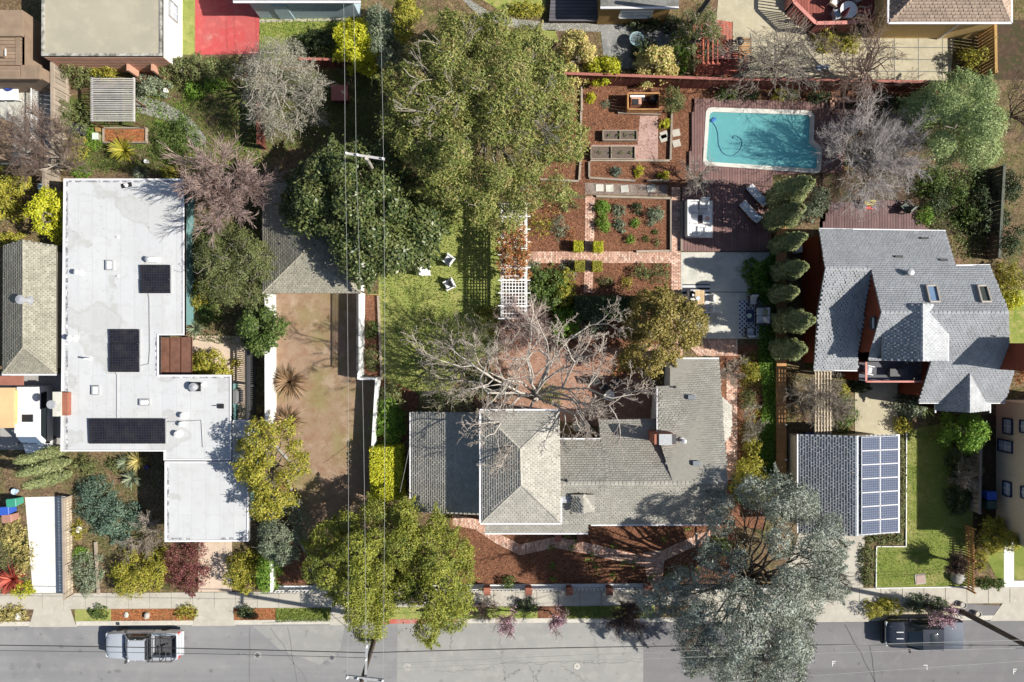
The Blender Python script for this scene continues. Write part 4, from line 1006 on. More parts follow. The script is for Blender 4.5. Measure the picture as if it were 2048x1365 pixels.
tagit(link('fallen_leaves', np_mesh('fallen_leaves', _V, _Q, LS['litter'], off=absloc(roA)), roA), kind='stuff')
# brick chimney at the house edge
cp = W(126,808,3.3); MB().box((cp.x-.42,cp.y-.75,0),(cp.x+.42,cp.y+.75,3.5)).part('chimney', M_CHIM, hA)
MB().box((cp.x-.50,cp.y-.8,3.5),(cp.x+.06,cp.y+.8,3.58)).part('chimney_cap', M_CONCG, hA); MB().lathe((cp.x-.4,cp.y,3.58), [(.2,0),(.2,.25),(.3,.28),(.28,.36)], 10).part('chimney_pot', M_STEEL, hA)
# slatted brown porch cover in the notch
pc = thing('porch_cover', 'brown panelled porch cover in the notch of the white house', 'porch', W(350,712))
for i in range(3):
    a = 320 + i*21.5; MB().face(PX([(a,748,2.3),(a+20.5,748,2.3),(a+20.5,675,2.3),(a,675,2.3)])).part('panel', plain('brown_polycarbonate', (.17,.085,.06), .35, var=.3, scale=2), pc)
    MB().bar(W(a+21,749,2.32), W(a+21,674,2.32), .05, .06).part('glazing_bar', M_WOODD, pc)
for x, y in ((322,745),(383,745),(383,677)): MB().bar(W(x,y,0), W(x,y,2.28), .1).part('post', M_WOODD, pc)
# --- cottage
zE = 3.0
hC = thing('cottage', 'grey shingled cottage with hipped wing and brick chimney', 'house', W(1200, 930))
def Wr(x, y, z): return W(x, y, z)
# left hipped block
a1, a2, a3, a4 = Wr(962,822,5.0), Wr(1119,822,5.0), Wr(962,1046,5.0), Wr(1121,1046,5.0)
r1, r2 = Wr(1040,898,5.35), Wr(1042,971,5.35)
e1 = Wr(1119,880,3.8); rE = Wr(1215,968,4.75); rJ = Wr(1060,968,4.95)
fL = [[a1, a3, r2, r1], [a1, r1, a2], [a2, r1, r2, a4, Wr(1120,995,5.0)], [a3, a4, r2]]
roL = roof(hC, fL, M_SHIN, M_SHINU, .25, .15, .02, seedn=11)
ridgecap(roL, [a1, r1, r2, a3], M_SHIN); ridgecap(roL, [a2, r1], M_SHIN); ridgecap(roL, [a4, r2], M_SHIN)
gutter(roL, [a3 + Vector((-.05,-.06,0)), a4 + Vector((.06,-.06,0)), Wr(1121,996,5.0) + Vector((.06,0,0))]); gutter(roL, [a1 + Vector((-.06,.06,0)), a2 + Vector((0,.06,0))]); gutter(roL, [a1 + Vector((-.06,0,0)), a3 + Vector((-.06,0,0))])
walls(hC, inset([tuple(p[:2]) for p in (a1, a3, a4, a2)], .4), 0, 4.86, M_WHITEW)
# middle block: ridge east-west
m1, m2 = Wr(1092,880,3.25), Wr(1216,880,3.25); m3, m4 = Wr(1092,1049,3.1), Wr(1216,1049,3.1); mr1, mr2 = Wr(1092,969,4.55), Wr(1216,967,4.55)
roM = roof(hC, [[m1, mr1, mr2, m2], [mr1, m3, m4, mr2]], M_SHIN, M_SHINU, .25, .15, .02, seedn=12)
ridgecap(roM, [mr1, mr2], M_SHIN); gutter(roM, [m1 + Vector((0,.06,0)), m2 + Vector((0,.06,0))])
walls(hC, inset([tuple(p[:2]) for p in (m1, m3, m4, m2)], .3), 0, 3.0, M_WHITEW)
# lower porch eave strip
p1, p2, p3_, p4 = Wr(970,1047,3.0), Wr(1176,1047,3.0), Wr(1176,1066,2.7), Wr(970,1066,2.7)
roP = roof(hC, [[p1, p4, p3_, p2]], M_SHIN, M_SHINU, .25, .15, .02, name='porch_roof', seedn=13); gutter(roP, [p4 + Vector((0,-.06,0)), p3_ + Vector((0,-.06,0))])
walls(hC, inset([tuple(p[:2]) for p in (p1, p4, p3_, p2)], .12), 0, 2.6, M_WHITEW)
for x in (1115, 1159): MB().prism([tuple(W(x+u,1072+v)[:2]) for u, v in ((-6,-8),(6,-8),(6,8),(-6,8))], 0, .55).part('porch_pier', M_CHIM, hC)
# small gabled dormer
d1 = [Wr(1123,990,4.25), Wr(1143,990,4.55), Wr(1143,1024,4.2), Wr(1143,1026,3.9)]
roD = roof(hC, [[Wr(1142,990,4.5), Wr(1142,1025,4.0), Wr(1167,1026,4.45), Wr(1167,990,4.6)], [Wr(1167,990,4.6), Wr(1167,1026,4.45), Wr(1190,1024,3.95), Wr(1190,990,4.4)]], M_SHIN, M_SHINU, .28, .16, name='dormer_roof', seedn=14)
MB().prism([tuple(W(x,y,4)[:2]) for x,y in ((1146,994),(1186,994),(1186,1021),(1146,1021))], 3.0, 3.95).part('dormer_wall', M_WHITEW, hC)
MB().obox(Wr(1131,998,3.95), (.7,.45,.35)).part('vent_box', M_STEEL, hC)
# east block
q1, q2 = Wr(1212,967,4.45), Wr(1455,965,4.45); q3, q4 = Wr(1212,1049,3.0), Wr(1443,1048,3.0)
q5, q6 = Wr(1197,840,2.75), Wr(1317,838,2.75); q7 = Wr(1346,966,4.45)
roE = roof(hC, [[q1, q3, q4, q2]], M_SHIN, M_SHINU, .25, .145, .02, seedn=15)
roof(hC, [[q5, q6, q7, q1]], M_SHIN, M_SHINU, .25, .145, .02, seedn=16)
n1, n2, n3, n4 = Wr(1340,719,2.75), Wr(1438,719,2.75), Wr(1316,872,3.72), Wr(1316,773,3.05)
n5 = Wr(1340,772,3.10)
roN = roof(hC, [[q7, Wr(1316,872,3.75), n4, n5, n1, n2, q2]], M_SHIN, M_SHINU, .25, .145, .02, seedn=17)
ridgecap(roE, [q1, q2], M_SHIN, .26)
gutter(roE, [q3 + Vector((-1.0,-.06,0)), q4 + Vector((0,-.06,0))]); gutter(roN, [n1 + Vector((0,.06,0)), n2 + Vector((0,.06,0))]); gutter(roN, [n4 + Vector((-.06,0,0)), Wr(1316,872,3.75) + Vector((-.06,0,0))], M_TRIM, .07)
ew = inset([tuple(p[:2]) for p in (Wr(1212,967,4.45), q3, q4, Wr(1440,966,3.0), n2, n1, n5, n4, Wr(1318,868,3.0), q6, q5)], .28)
walls(hC, ew, 0, 2.6, M_WHITEW)
# cheek wall between the two roof levels
MB().add([Wr(1322,872,3.6), Wr(1346,964,4.3), Wr(1346,964,4.2), Wr(1322,872,2.9)], [(0,1,2,3)]).part('cheek_wall', M_WHITEW, hC)
# bay
bay = [(1443,792,2.7),(1463,812,2.45),(1463,868,2.45),(1448,885,2.7)]
roof(hC, [PX(bay)], M_SHIN, M_SHINU, .25, .145, .02, name='bay_roof', seedn=18); walls(hC, inset([tuple(W(*q)[:2]) for q in bay], .12), 0, 2.3, M_WHITEW, 'bay_wall')
# left low wing (garage)
g1, g2, g3, g4 = Wr(822,825,2.75), Wr(964,825,3.25), Wr(964,1031,3.25), Wr(848,1026,2.8); g3b = Wr(822,1000,2.75)
g4 = Wr(822,1024,2.75)
roG = roof(hC, [[g1, g4, g3, g2]], M_SHIN, M_SHINU, .25, .145, .02, name='garage_roof', seedn=19); gutter(roG, [g1 + Vector((-.06,0,0)), g4 + Vector((-.06,0,0))], M_TRIM, .08)
walls(hC, inset([tuple(p[:2]) for p in (g1, g4, g3, g2)], .3), 0, 2.6, M_WHITEW, 'garage_wall')
# chimney, vents
cc = W(1330,880,5.4)
ch = MB().box((cc.x-.62,cc.y-.32,3),(cc.x+.62,cc.y+.32,5.2)).part('chimney', M_CHIM, hC)
MB().box((cc.x-.35,cc.y-.34,5.2),(cc.x+.45,cc.y+.34,5.32)).part('chimney_cap', M_GREY, ch); MB().box((cc.x+.46,cc.y-.3,5.0),(cc.x+.75,cc.y+.3,5.21)).part('flue_box', M_DGREY, ch)
pipe(hC, 1364, 881, 3.9, .09, .5, cap=True)
for x, y, z in ((1383,795,3.35),(1393,927,4.25)): MB().obox(W(x,y,z+.06), (.5,.3,.12), rx=R(-8), bev=.03).part('roof_vent', plain('slate_vent', (.16,.18,.2), .6), hC)
for x, y, z in ((1097,936,4.1),(1091,933,4.1),(1134,962,4.5),(1350,775,3.1),(1109,905,3.8)): pipe(hC, x, y, z, .05, .3, M_DGREY)
MB().obox(W(1112,884,3.6), (.5,.4,.5)).part('vent_box', M_BLACK, hC); pipe(hC, 1096, 905, 4.3, .09, .4, M_WHITE, cap=True)
# --- little hipped garage behind the dirt drive
hG = thing('garage', 'small grey hip roofed garage at the head of the dirt drive', 'garage', W(622, 478))
k1, k2, k3, k4 = W(524,366,2.6), W(721,366,2.6), W(721,587,2.6), W(524,587,2.6); s1, s2 = W(590,462,4.0), W(590,512,4.0)
s1, s2 = W(607,447,3.05), W(607,505,3.05)
roK = roof(hG, [[k1,k4,s2,s1],[k4,k3,s2],[k3,k2,s1,s2],[k2,k1,s1]], M_SHIN3, M_SHIN3U, .24, .14, .015, seedn=21)
ridgecap(roK, [k4,s2,s1,k1], M_SHIN3, .2); ridgecap(roK, [k3,s2], M_SHIN3, .2); ridgecap(roK, [k2,s1], M_SHIN3, .2)
walls(hG, inset([tuple(p[:2]) for p in (k1,k2,k3,k4)], .3), 0, 2.46, M_WHITEW)
# --- left neighbour
hN = thing('neighbour_house', 'olive grey shingled house at the left edge with a flue', 'house', W(60, 620))
k1, k2, k3, k4 = W(6,491,3.2), W(112,491,3.2), W(112,748,3.2), W(4,748,3.2); s1, s2 = W(46,480,3.48), W(46,695,3.48)
roN2 = roof(hN, [[k1,k4,s2,s1],[k4,k3,s2],[k3,k2,s1,s2]], M_SHIN3, M_SHIN3U, .24, .14, .015, seedn=22)
ridgecap(roN2, [s1,s2,k4], M_SHIN3); ridgecap(roN2, [s2,k3], M_SHIN3); gutter(roN2, [k4+Vector((0,-.06,0)),k3+Vector((0,-.06,0))])
walls(hN, inset([tuple(p[:2]) for p in (k1,k2,k3,k4)], .35), 0, 3.0, M_BEIGE)
pipe(hN, 57, 601, 3.4, .16, .75, M_STEEL, 'flue', True)
hN2 = thing('shed', 'flat peach tan roofed outbuilding at left edge beside the van', 'shed', W(12, 815))
pk = [tuple(W(x,y,2.6)[:2]) for x,y in ((-40,776),(28,776),(27,856),(-40,858))]
MB().prism(pk, 2.45, 2.6).part('roof', ground('peach_roof', [(0,0,0,(.62,.42,.22)), (.8,.4,.65,(.55,.37,.2))], (.9,1.06), .2, bs=40), hN2); walls(hN2, inset(pk, .2), 0, 2.45, M_BEIGE2)
pk = [tuple(W(x,y,2.2)[:2]) for x,y in ((-40,752),(46,752),(46,771),(-40,771))]
MB().prism(pk, 2.1, 2.2).part('lean_to_roof', islandmat('rusty_iron', (.32,.14,.10), .2), hN2)
# --- top-left: brown decked building, tan flat roof building, blue house
hT = thing('decked_building', 'brown boarded building with a roof deck at the upper left corner', 'building', W(40, 100))
pk = [tuple(W(x,y,2.86)[:2]) for x,y in ((-60,20),(44,20),(44,130),(80,133),(80,156),(-60,156))]
MB().prism(pk, .0, 2.84).part('wall', M_BRNW, hT)
for i in range(8): MB().obox(W(44+i*4.7,144,2.87), (.15,.85,.05)).part('board', M_BRNW, hT)
for i in range(7): MB().obox(W(18,136+i*3,2.87) - Vector((.6,0,0)), (2.6,.1,.04)).part('board', M_BRNW, hT)
MB().bar(W(-10,66,3.1), W(46,66,3.1), .5, .2).part('parapet', M_BRNW, hT); MB().bar(W(-10,157,2.9), W(80,157,2.9), .16, .25).part('parapet', M_BRNW, hT)
MB().bar(W(36,70,2.93), W(36,131,2.93), .3, .06).part('trim', M_BRNW, hT)
ld = thing('roof_hatch', 'small white framed hatch on the brown roof deck', 'hatch', W(4,105,2.9)); MB().obox(W(2,105,3.1), (.5,.7,.4)).part('box', M_BRNW, ld)
for y in (99,111): MB().bar(W(11,y,2.95), W(11,y,3.4), .06).part('post', M_WHITE, ld)
MB().bar(W(11,99,3.4), W(11,111,3.4), .06).part('rail', M_WHITE, ld)
hS = thing('tall_screen_wall', 'tall brown boarded screen wall at the left edge', 'wall', W(10,285))
for i in range(5): MB().box(tuple(W(-10,326,0)+Vector((i*.25,0,0))), tuple(W(-10,246,0)+Vector((i*.25+.235,0,1.9+.02*(i%2))))).part('board', M_BRNW, hS)
hB = thing('flat_tan_building', 'tan flat roofed building with a bright white side wall', 'building', W(205, 40))
zt = 2.9
pk = [tuple(W(x,y,zt)[:2]) for x,y in ((85,-60),(325,-60),(325,113),(84,113))]
rb = MB().prism(pk, zt-.14, zt).part('roof', M_ROOFT, hB)
b = MB(); i1 = inset(pk, .16)
for i in range(4):
    j = (i+1) % 4; b.add([(*pk[i],zt-.16),(*pk[j],zt-.16),(*pk[j],zt+.08),(*pk[i],zt+.08),(*i1[i],zt+.08),(*i1[j],zt+.08),(*i1[j],zt),(*i1[i],zt)], [(0,1,2,3),(3,2,5,4),(4,5,6,7)])
b.part('parapet', ground('mossy_edge', [(0,0,0,(.4,.39,.36)), (2,.42,.6,(.13,.13,.11))], (.8,1.1), .3, bs=30), rb)
wl = inset(pk, .02)
wo = MB().prism(wl, 0, zt-.16).part('wall', M_WHITEW, hB)
x_ = max(p[0] for p in wl) + .01; y0 = W(0,60)[1]
window(hB, [(x_, W(0,58).y, .9),(x_, W(0,26).y, .9),(x_, W(0,26).y, 2.1),(x_, W(0,58).y, 2.1)], M_GREY)
ys_ = min(p[1] for p in wl); xa, xb = min(p[0] for p in wl), max(p[0] for p in wl)
for i in range(11): MB().box((xa+.02, ys_-.035-.004*(i % 2), .1+i*.24), (xb-.02, ys_-.004, .1+i*.24+.225)).part('siding_board', M_PINKW, hB)
for i, f in enumerate((.62,.83)): MB().box((xa+(xb-xa)*f, ys_-.5, .0), (xa+(xb-xa)*f+.16, ys_-.05, 1.7)).part('buttress', M_PINKW, hB)
hD = thing('pale_blue_house', 'pale blue walled house cut by the top edge', 'house', W(590,0))
ey = W(0,2,2.9).y; xl, xr = W(466,0,2.9).x, W(721,0,2.9).x
roof(hD, [[Vector((xl,ey,2.9)), Vector((xr,ey,2.9)), Vector((xr,ey+6,4.4)), Vector((xl,ey+6,4.4))]], M_SHIN2, M_SHIN2U, .3, .18, seedn=31)
gutter(hD, [Vector((xl,ey-.06,2.88)), Vector((xr,ey-.06,2.88))], M_TRIM, .14)
MB().box((xl+.8,ey+.15,0),(xr-.6,ey+5.5,2.76)).part('wall', M_BLUEH, hD)
MB().box((xl+2.2,ey+.08,.0),(xl+3.2,ey+.148,2.0)).part('door', M_BLUEH, hD)
# top-centre building with deck
hF = thing('brown_building', 'brown timber walled building with grey flat roof at the top edge', 'building', W(1275,0))
ey = W(0,13,3.0).y; xl, xr = W(1201,0,3.0).x, W(1358,0,3.0).x
MB().box((xl,ey,2.85),(xr,ey+6,3.0)).part('roof', ground('grey_felt_roof', [(0,0,0,(.2,.2,.19)), (1,.4,.6,(.13,.13,.12)), (3,.5,.7,(.25,.24,.22))], (.8,1.1), .3, bs=30), hF)
gutter(hF, [Vector((xl,ey-.06,2.95)), Vector((xr,ey-.06,2.95))], M_TRIM, .14)
wF = MB().box((xl+.1,ey+.12,0),(xr-.4,ey+5.6,2.84)).part('wall', M_GOLDW, hF)
window(hF, [(xl+1.5,ey+.11,1.2),(xl+3.6,ey+.11,1.2),(xl+3.6,ey+.11,2.2),(xl+1.5,ey+.11,2.2)], M_WHITE)
deck('dark grey boarded deck at the top edge', [(1103,-20),(1198,-20),(1198,42),(1098,42)], M_DKDECK, 7, .5, False)
# top-right house
hH = thing('brown_roofed_house', 'brown hip roofed house with white gutter at the top right', 'house', W(1900,10))
zz = 3.4; e0, e1 = W(1779,44,zz), W(2021,44,zz); rz_ = 4.9
f0, f1 = W(1779,-90,zz), W(2021,-90,zz); h0, h1 = Vector((e0.x+2.6, e0.y+2.9, rz_)), Vector((e1.x-2.6, e1.y+2.9, rz_))
roH = roof(hH, [[e0,e1,h1,h0],[e1,f1,h1],[e0,h0,f0],[f0,h0,h1,f1]], M_SHIN4, M_SHIN4U, .3, .2, .03, seedn=32)
ridgecap(roH, [e0,h0,h1,e1], M_SHIN4); gutter(roH, [f0+Vector((-.07,0,0)),e0+Vector((-.07,-.07,0)),e1+Vector((.07,-.07,0)),f1+Vector((.07,0,0))], M_TRIM, .14)
MB().box((e0.x+.3,e0.y+.35,0),(e1.x-.3,e0.y+5,zz-.14)).part('wall', M_BEIGE2, hH)
MB().bar((e0.x+5.2,e0.y+.3,zz-.2),(e0.x+5.2,e0.y+.3,.1), .1).part('downpipe', M_WHITE, hH)
# beige house at the right edge: its wall faces the camera
hZ = thing('beige_house', 'beige boarded house wall with navy framed windows at the right edge', 'house', W(2030,920))
xw = W(1992,0,0).x
MB().box((xw,W(0,1072).y,0),(xw+6,W(0,800).y,4.5)).part('wall', M_BEIGE, hZ)
for i in range(26):
    y = W(0,1070).y + i*.365
    MB().box((xw-.016,y,.1),(xw-.001,y+.05,4.45)).part('batten', M_BEIGE, hZ)
MB().box((xw-.3,W(0,1075).y-.2,4.5),(xw+6,W(0,798).y+.2,4.65)).part('roof', M_SHIN4U, hZ)
def ww(x0, x1, y0, y1, nm='window'):
    za = 50 - (xw*F)/(x0-1024); zb = 50 - (xw*F)/(x1-1024); k = (50-(za+zb)/2)/F
    Y0, Y1 = (682.5-y1)*k, (682.5-y0)*k
    window(hZ, [(xw-.018,Y1,za),(xw-.018,Y0,za),(xw-.018,Y0,zb),(xw-.018,Y1,zb)], M_NAVY)
ww(2008,2026,838,868); ww(1998,2026,881,904); ww(2008,2024,964,992); ww(2042,2060,842,866); ww(2044,2062,975,998)
MB().obox((xw-.04,W(0,985).y,1.1),(.05,.15,.2)).part('meter', M_DGREY, hZ)
# --- modern red cedar house
hR = thing('cedar_house', 'red cedar house with large blue grey shingled roofs and skylights', 'house', W(1800,640))
def zs(py): a = (682.5-py)/1425; return (5.5+28*a)/(1+.56*a)
def zn(py): a = (682.5-py)/1425; return (7.319-22.9*a)/(1-.458*a)
N_ = lambda x, y: W(x, y, zn(y)); S_ = lambda x, y: W(x, y, zs(y))
rw0, rw1 = W(1651,537,zn(537)), W(1743,538,zn(538)); rg0, rg1 = W(1763,624.5,6.5), W(2018,624.5,6.5)
sh = dict(tw=.22, tl=.15, th=.018)
roR = roof(hR, [[N_(1638,458), rw0, rw1, rg0, rg1, N_(1980,531), N_(1912,532), N_(1891,462)]], M_SHIN2, M_SHIN2U, seedn=41, **sh)
w4, w3 = W(1716,742,3.24), W(1628,741,3.24)
roof(hR, [[rw0, W(1635,624,4.28), w3, w4, W(1716,706,3.56), W(1743,540,5.18)]], M_SHIN2, M_SHIN2U, seedn=42, **sh)
roof(hR, [[rg0, S_(1741,706), S_(1738,722), S_(1863,722), S_(1838,806), S_(2010,806), S_(2029,743), S_(2019,686), rg1]], M_SHIN2, M_SHIN2U, seedn=43, **sh)
ridgecap(roR, [rw0, rw1], M_SHIN2, .2); ridgecap(roR, [rg0, rg1], M_SHIN2, .2)
# middle gable and entry gable (steeper, ridges run north-south)
def gable(x0, xr, x1, y0, y1, ze, zr, nm, sd):
    A = [[W(xr,y0,zr), W(x0,y0,ze), W(x0,y1,ze), W(xr,y1,zr)], [W(xr,y0,zr), W(xr,y1,zr), W(x1,y1,ze), W(x1,y0,ze)]]
    A = [[Vector((p.x, A[0][0].y if abs(p.y-A[0][0].y) < abs(p.y-A[0][3].y) else A[0][3].y, p.z)) for p in f] for f in A]
    o = roof(hR, A, M_SHIN2, M_SHIN2U, .22, .18, .035, name=nm, seedn=sd); ridgecap(o, [A[0][0], A[0][3]], M_SHIN2, .2)
    yb = A[0][3].y + .12; xs_ = A[0][1].x + .15, A[1][2].x - .15
    MB().add([(xs_[0],yb,0),(xs_[1],yb,0),(xs_[1],yb,ze-.25),(A[0][0].x,yb,zr-.3),(xs_[0],yb,ze-.25)], [(0,1,2,3,4)]).part('gable_wall', M_SIDER, hR)
    return o
gable(1765,1845,1896,608,723,5.75,6.75,'dormer_roof',44); gable(1871,1939,1980,748,826,2.95,4.35,'entry_roof',45)
for pts in ([N_(1638,457.6), N_(1891,461.6)], [N_(1912,531), N_(1980,530)], [w3, w4], [S_(1838,806.6), S_(2010,806.6)], [W(1896.5,665,5.75), W(1896.5,723,5.75)], [W(1871,806,2.95), W(1871,826,2.95)], [W(1980.5,806,2.95), W(1980.5,826,2.95)]): gutter(roR, pts, M_TRIM, .07, 'drip_edge')
# walls
body = [W(1650,465,4), W(1885,468,4), W(1905,540,4), W(1972,540,4), W(1990,720,4), W(1990,795,3.9), W(1862,795,3.9), W(1870,715,3.9), W(1712,700,3.5), W(1704,728,3.2), W(1645,728,3.2)]
walls(hR, [tuple(p[:2]) for p in body], 0, 3.0, M_SIDER)
MB().box((20.35, W(0,728,3.2).y, 0), (22.5, 6.9, 3.35)).part('wall', M_SIDER, hR)
xw = 22.62; ww_ = MB()
ptsw = [(xw,4.55,5.1),(xw,1.786,6.38),(xw,-.70,4.98),(xw,-.75,3.2),(xw,4.5,4.8)]
ww_.add(ptsw, [(4,3,2,1,0)]).part('upper_gable_wall', M_SIDER, hR)
for i in range(9):
    y = 4.0 - i*.52; zt = 6.35 - .5*abs(y-1.786) - .1; zb = 5.1 - .3*(4.595-y) - .1
    if zt > zb: MB().box((xw-.02,y,zb),(xw-.004,y+.04,zt)).part('batten', M_SIDER, hR)
window(hR, [(xw-.02,1.5,5.25),(xw-.02,.75,5.25),(xw-.02,.75,5.75),(xw-.02,1.5,5.75)], M_DGREY, mull=False)
def slopelight(pts, z, glass):
    P = [N_(x, y) + Vector((0,0,.1)) for x, y in pts]; b = MB()
    for i in range(4): b.bar(P[i], P[(i+1) % 4], .1, .22)
    fo = b.part('skylight', plain('bronze_frame', (.30,.27,.24), .5), hR); MB().face([p + Vector((0,0,.02)) for p in P][::-1]).part('pane', glass, fo)
slopelight([(1850,572),(1870,572),(1877,604),(1857,604)], 5.5, plain('blue_glass', (.16,.24,.36), .08, spec=.8)); slopelight([(1952,572),(1970,572),(1979,604),(1960,604)], 5.5, plain('olive_glass', (.05,.055,.04), .1, spec=.8))
for x, y in ((1797,514),(1886,520),(1848,477)): MB().obox(N_(x,y)+Vector((0,0,.05)), (.5,.12,.12), rx=R(-15)).part('roof_vent', M_DGREY, hR)
pp = N_(1815,546); MB().lathe(pp, [(.16,0),(.14,.3),(.22,.32),(.2,.42),(.05,.46)], 10).part('roof_vent', M_GREY, hR)
pipe(hR, 1980, 673, 5.3, .04, .6, M_DGREY)
MB().box((31.15, W(0,741,5.5).y, 2), (33.2, W(0,687,5.5).y, 7.3)).part('chimney', M_SIDER, hR)
MB().box((31.05, W(0,741,5.5).y-.1, 7.3), (33.3, W(0,687,5.5).y+.1, 7.42)).part('chimney_cap', M_WOODD, hR)
# balcony
zb = 2.6
bl = [W(1718,724,zb), W(1863,724,zb), W(1860,762,zb), W(1718,762,zb)]
MB().prism([tuple(p[:2]) for p in bl], 0, zb-.05).part('wall', M_SIDER, hR)
MB().prism([tuple(p[:2]) for p in bl], zb-.05, zb).part('balcony_floor', M_DKDECK, hR)
for p, q in ((bl[3], bl[2]), (bl[0], bl[3]), (bl[2], bl[1])):
    d = (q-p); n = max(2, int(d.length/.9)); rl = MB(); rl.bar(p+Vector((0,0,.95)), q+Vector((0,0,.95)), .12, .06); ro_ = rl.part('balcony_rail', M_PINK, hR)
    for i in range(n+1): MB().bar(p+d*i/n, p+d*i/n+Vector((0,0,.94)), .08).part('baluster', M_SIDER, ro_)
# --- solar garage
hQ = thing('solar_garage', 'garage with a long double column of framed solar panels on its roof', 'garage', W(1695,968))
zl, zr = 2.6, 3.4
L0, L1, R0, R1, T0, T1 = W(1597,869,zl), W(1597,1066,zl), W(1796,869,zl), W(1796,1066,zl), W(1713,869,zr), W(1713,1067,zr)
T0 = Vector((T0.x, L0.y, zr)); T1 = Vector((T1.x, L1.y, zr))
roQ = roof(hQ, [[L0,L1,T1,T0],[T0,T1,R1,R0]], M_SHIN2, M_SHIN2U, .22, .17, .024, seedn=51)
ridgecap(roQ, [T0, T1], plain('pale_ridge_metal', (.52,.56,.6), .5), .3); gutter(roQ, [L0+Vector((-.06,0,0)), L1+Vector((-.06,0,0))], M_TRIM, .08); gutter(roQ, [R0+Vector((.06,0,0)), R1+Vector((.06,0,0))], M_TRIM, .1)
walls(hQ, inset([tuple(p[:2]) for p in (L0,L1,R1,R0)], .3), 0, 2.45, M_BEIGE)
t = NT('solar_cells'); uvn = t.n('TexCoord')
br = t.n('TexBrick'); br.offset = 0; br.inputs['Scale'].default_value = 1; br.inputs['Brick Width'].default_value = .155; br.inputs['Row Height'].default_value = .155; br.inputs['Mortar Size'].default_value = .006
br.inputs['Color1'].default_value = C(.05,.066,.115); br.inputs['Color2'].default_value = C(.06,.078,.13); br.inputs['Mortar'].default_value = C(.24,.26,.30)
t.l(uvn.outputs['Object'], br.inputs['Vector']); t.l(br.outputs[0], t.b.inputs['Base Color']); t.b.inputs['Roughness'].default_value = .6; t.b.inputs['Specular IOR Level'].default_value = .08; M_CELL = t.m
sx = (R0 - T0); ln = sx.length; sx.normalize(); sy = (T1 - T0); ly = sy.length; sy.normalize(); sn = sx.cross(sy); sn = sn if sn.z > 0 else -sn
tilt = math.atan2(sx.z, math.hypot(sx.x, sx.y)); w = (ln-.34)/2; hh = (ly-.16)/7
me = MB().obox((0,0,0), (w-.06, hh-.06, .03)).mesh('solar_panel', M_CELL); fb = MB()
for s in (-1,1): fb.obox((s*(w/2-.02),0,.005), (.03,hh-.02,.05)); fb.obox((0,s*(hh/2-.02),.006), (w-.1,.03,.05))
fme = fb.mesh('frame', plain('panel_frame', (.46,.46,.48), .5))
for i in range(2):
    for j in range(7):
        o = link('solar_panel', me, hQ); o.location = T0 + sx*(.24+(i+.5)*w) + sy*(.06+(j+.5)*hh) + sn*.14 - absloc(hQ); o.rotation_euler = (0, -tilt, 0); link('frame', fme, o)
# ------------------------------------------------------------------ walls and fences
def fence(name, label, p0, p1, h, mat, pitch=.3, bw=.26, posts=2.4, th=.025, cap=True, capmat=None, z0=0.0, top=0.0, lean=0.0, group=None):
    A, B = W(*p0), W(*p1); A.z = B.z = 0; d = B - A; L = d.length; rz = math.atan2(d.y, d.x); rng = seed(label)
    t = thing(name, label, 'fence', A, rz, group)
    me = MB().box((-bw/2, -th/2, 0), (bw/2, th/2, h - z0)).mesh('board', mat)
    n = int(L/pitch)
    for i in range(n):
        o = link('board', me, t); o.location = ((i+.5)*L/n, rng.uniform(-.006,.006), z0); o.rotation_euler = (0, rng.normal(0,.006), 0)
        if top: o.scale.z = 1 + rng.uniform(-top, top)
    pm = MB().box((-.05,-.05,0),(.05,.05,h+.06)).mesh('post', capmat or mat); k = max(1, round(L/posts))
    for i in range(k+1):
        o = link('post', pm, t); o.location = (min(max(i*L/k, .05), L-.05), -.07, 0)
    r = MB()
    for z in (.3, h-.25): r.box((0,-.065,z),(L,-.015,z+.08))
    r.part('rail', capmat or mat, t, local=True)
    if cap: MB().box((-.02,-.1,h+.002),(L+.02,.08,h+.04)).part('cap_rail', capmat or mat, t, local=True)
    return t
fence('board_fence', 'dark red board fence behind the raised beds', (1398,178), (1112,168), 1.95, M_REDF, .33, .30, capmat=plain('red_rail', (.30,.11,.085), .7))
fence('board_fence', 'dark red board fence behind the swimming pool', (1888,185), (1399,178), 1.9, M_REDF, .36, .30, capmat=MC['red_rail'])
fence('board_fence', 'red brown board fence behind the small shed', (770,138), (610,134), 1.4, M_REDF, .3, .27, capmat=MC['red_rail'])
fence('board_fence', 'tan board fence beside the white driveway', (146,1190), (143,990), .95, M_PALEW, .2, .17, capmat=M_GREYW, top=.02)
fence('board_fence', 'brown weathered fence along the narrow side path', (140,340), (138,118), 1.9, M_GREYW, .3, .28)
fence('board_fence', 'weathered fence beside the left neighbour roof', (120,470), (121,340), 1.8, M_GREYW, .3, .28)
fence('board_fence', 'golden weathered fence at the top right', (1957,165), (1955,30), 1.8, M_GOLDW, .22, .18, top=.03)
fence('picket_fence', 'orange brown picket fence at the edge of the mown lawn', (1930,1178), (1930,1050), 1.0, M_TANW, .17, .10, cap=False)
fence('board_fence', 'grey brown fence beside the beige house', (1937,1020), (1940,868), 1.15, M_GREYW, .3, .28)
fence('board_fence', 'dark fence in shade right of the cedar house', (1975,520), (1985,338), 1.2, plain('mossy_fence', (.10,.11,.085), .9, var=.3), .3, .28)
fence('board_fence', 'black lattice topped fence beside the small court', (512,850), (512,690), 1.5, M_DGREY, .14, .06)
fence('board_fence', 'rust coloured fence left of the silver bare tree', (531,300), (529,215), 1.5, M_REDF, .3, .28)
fence('board_fence', 'grey timber fence panel under the big spreading tree', (870,296), (778,290), 1.0, M_GREYW, .3, .28)
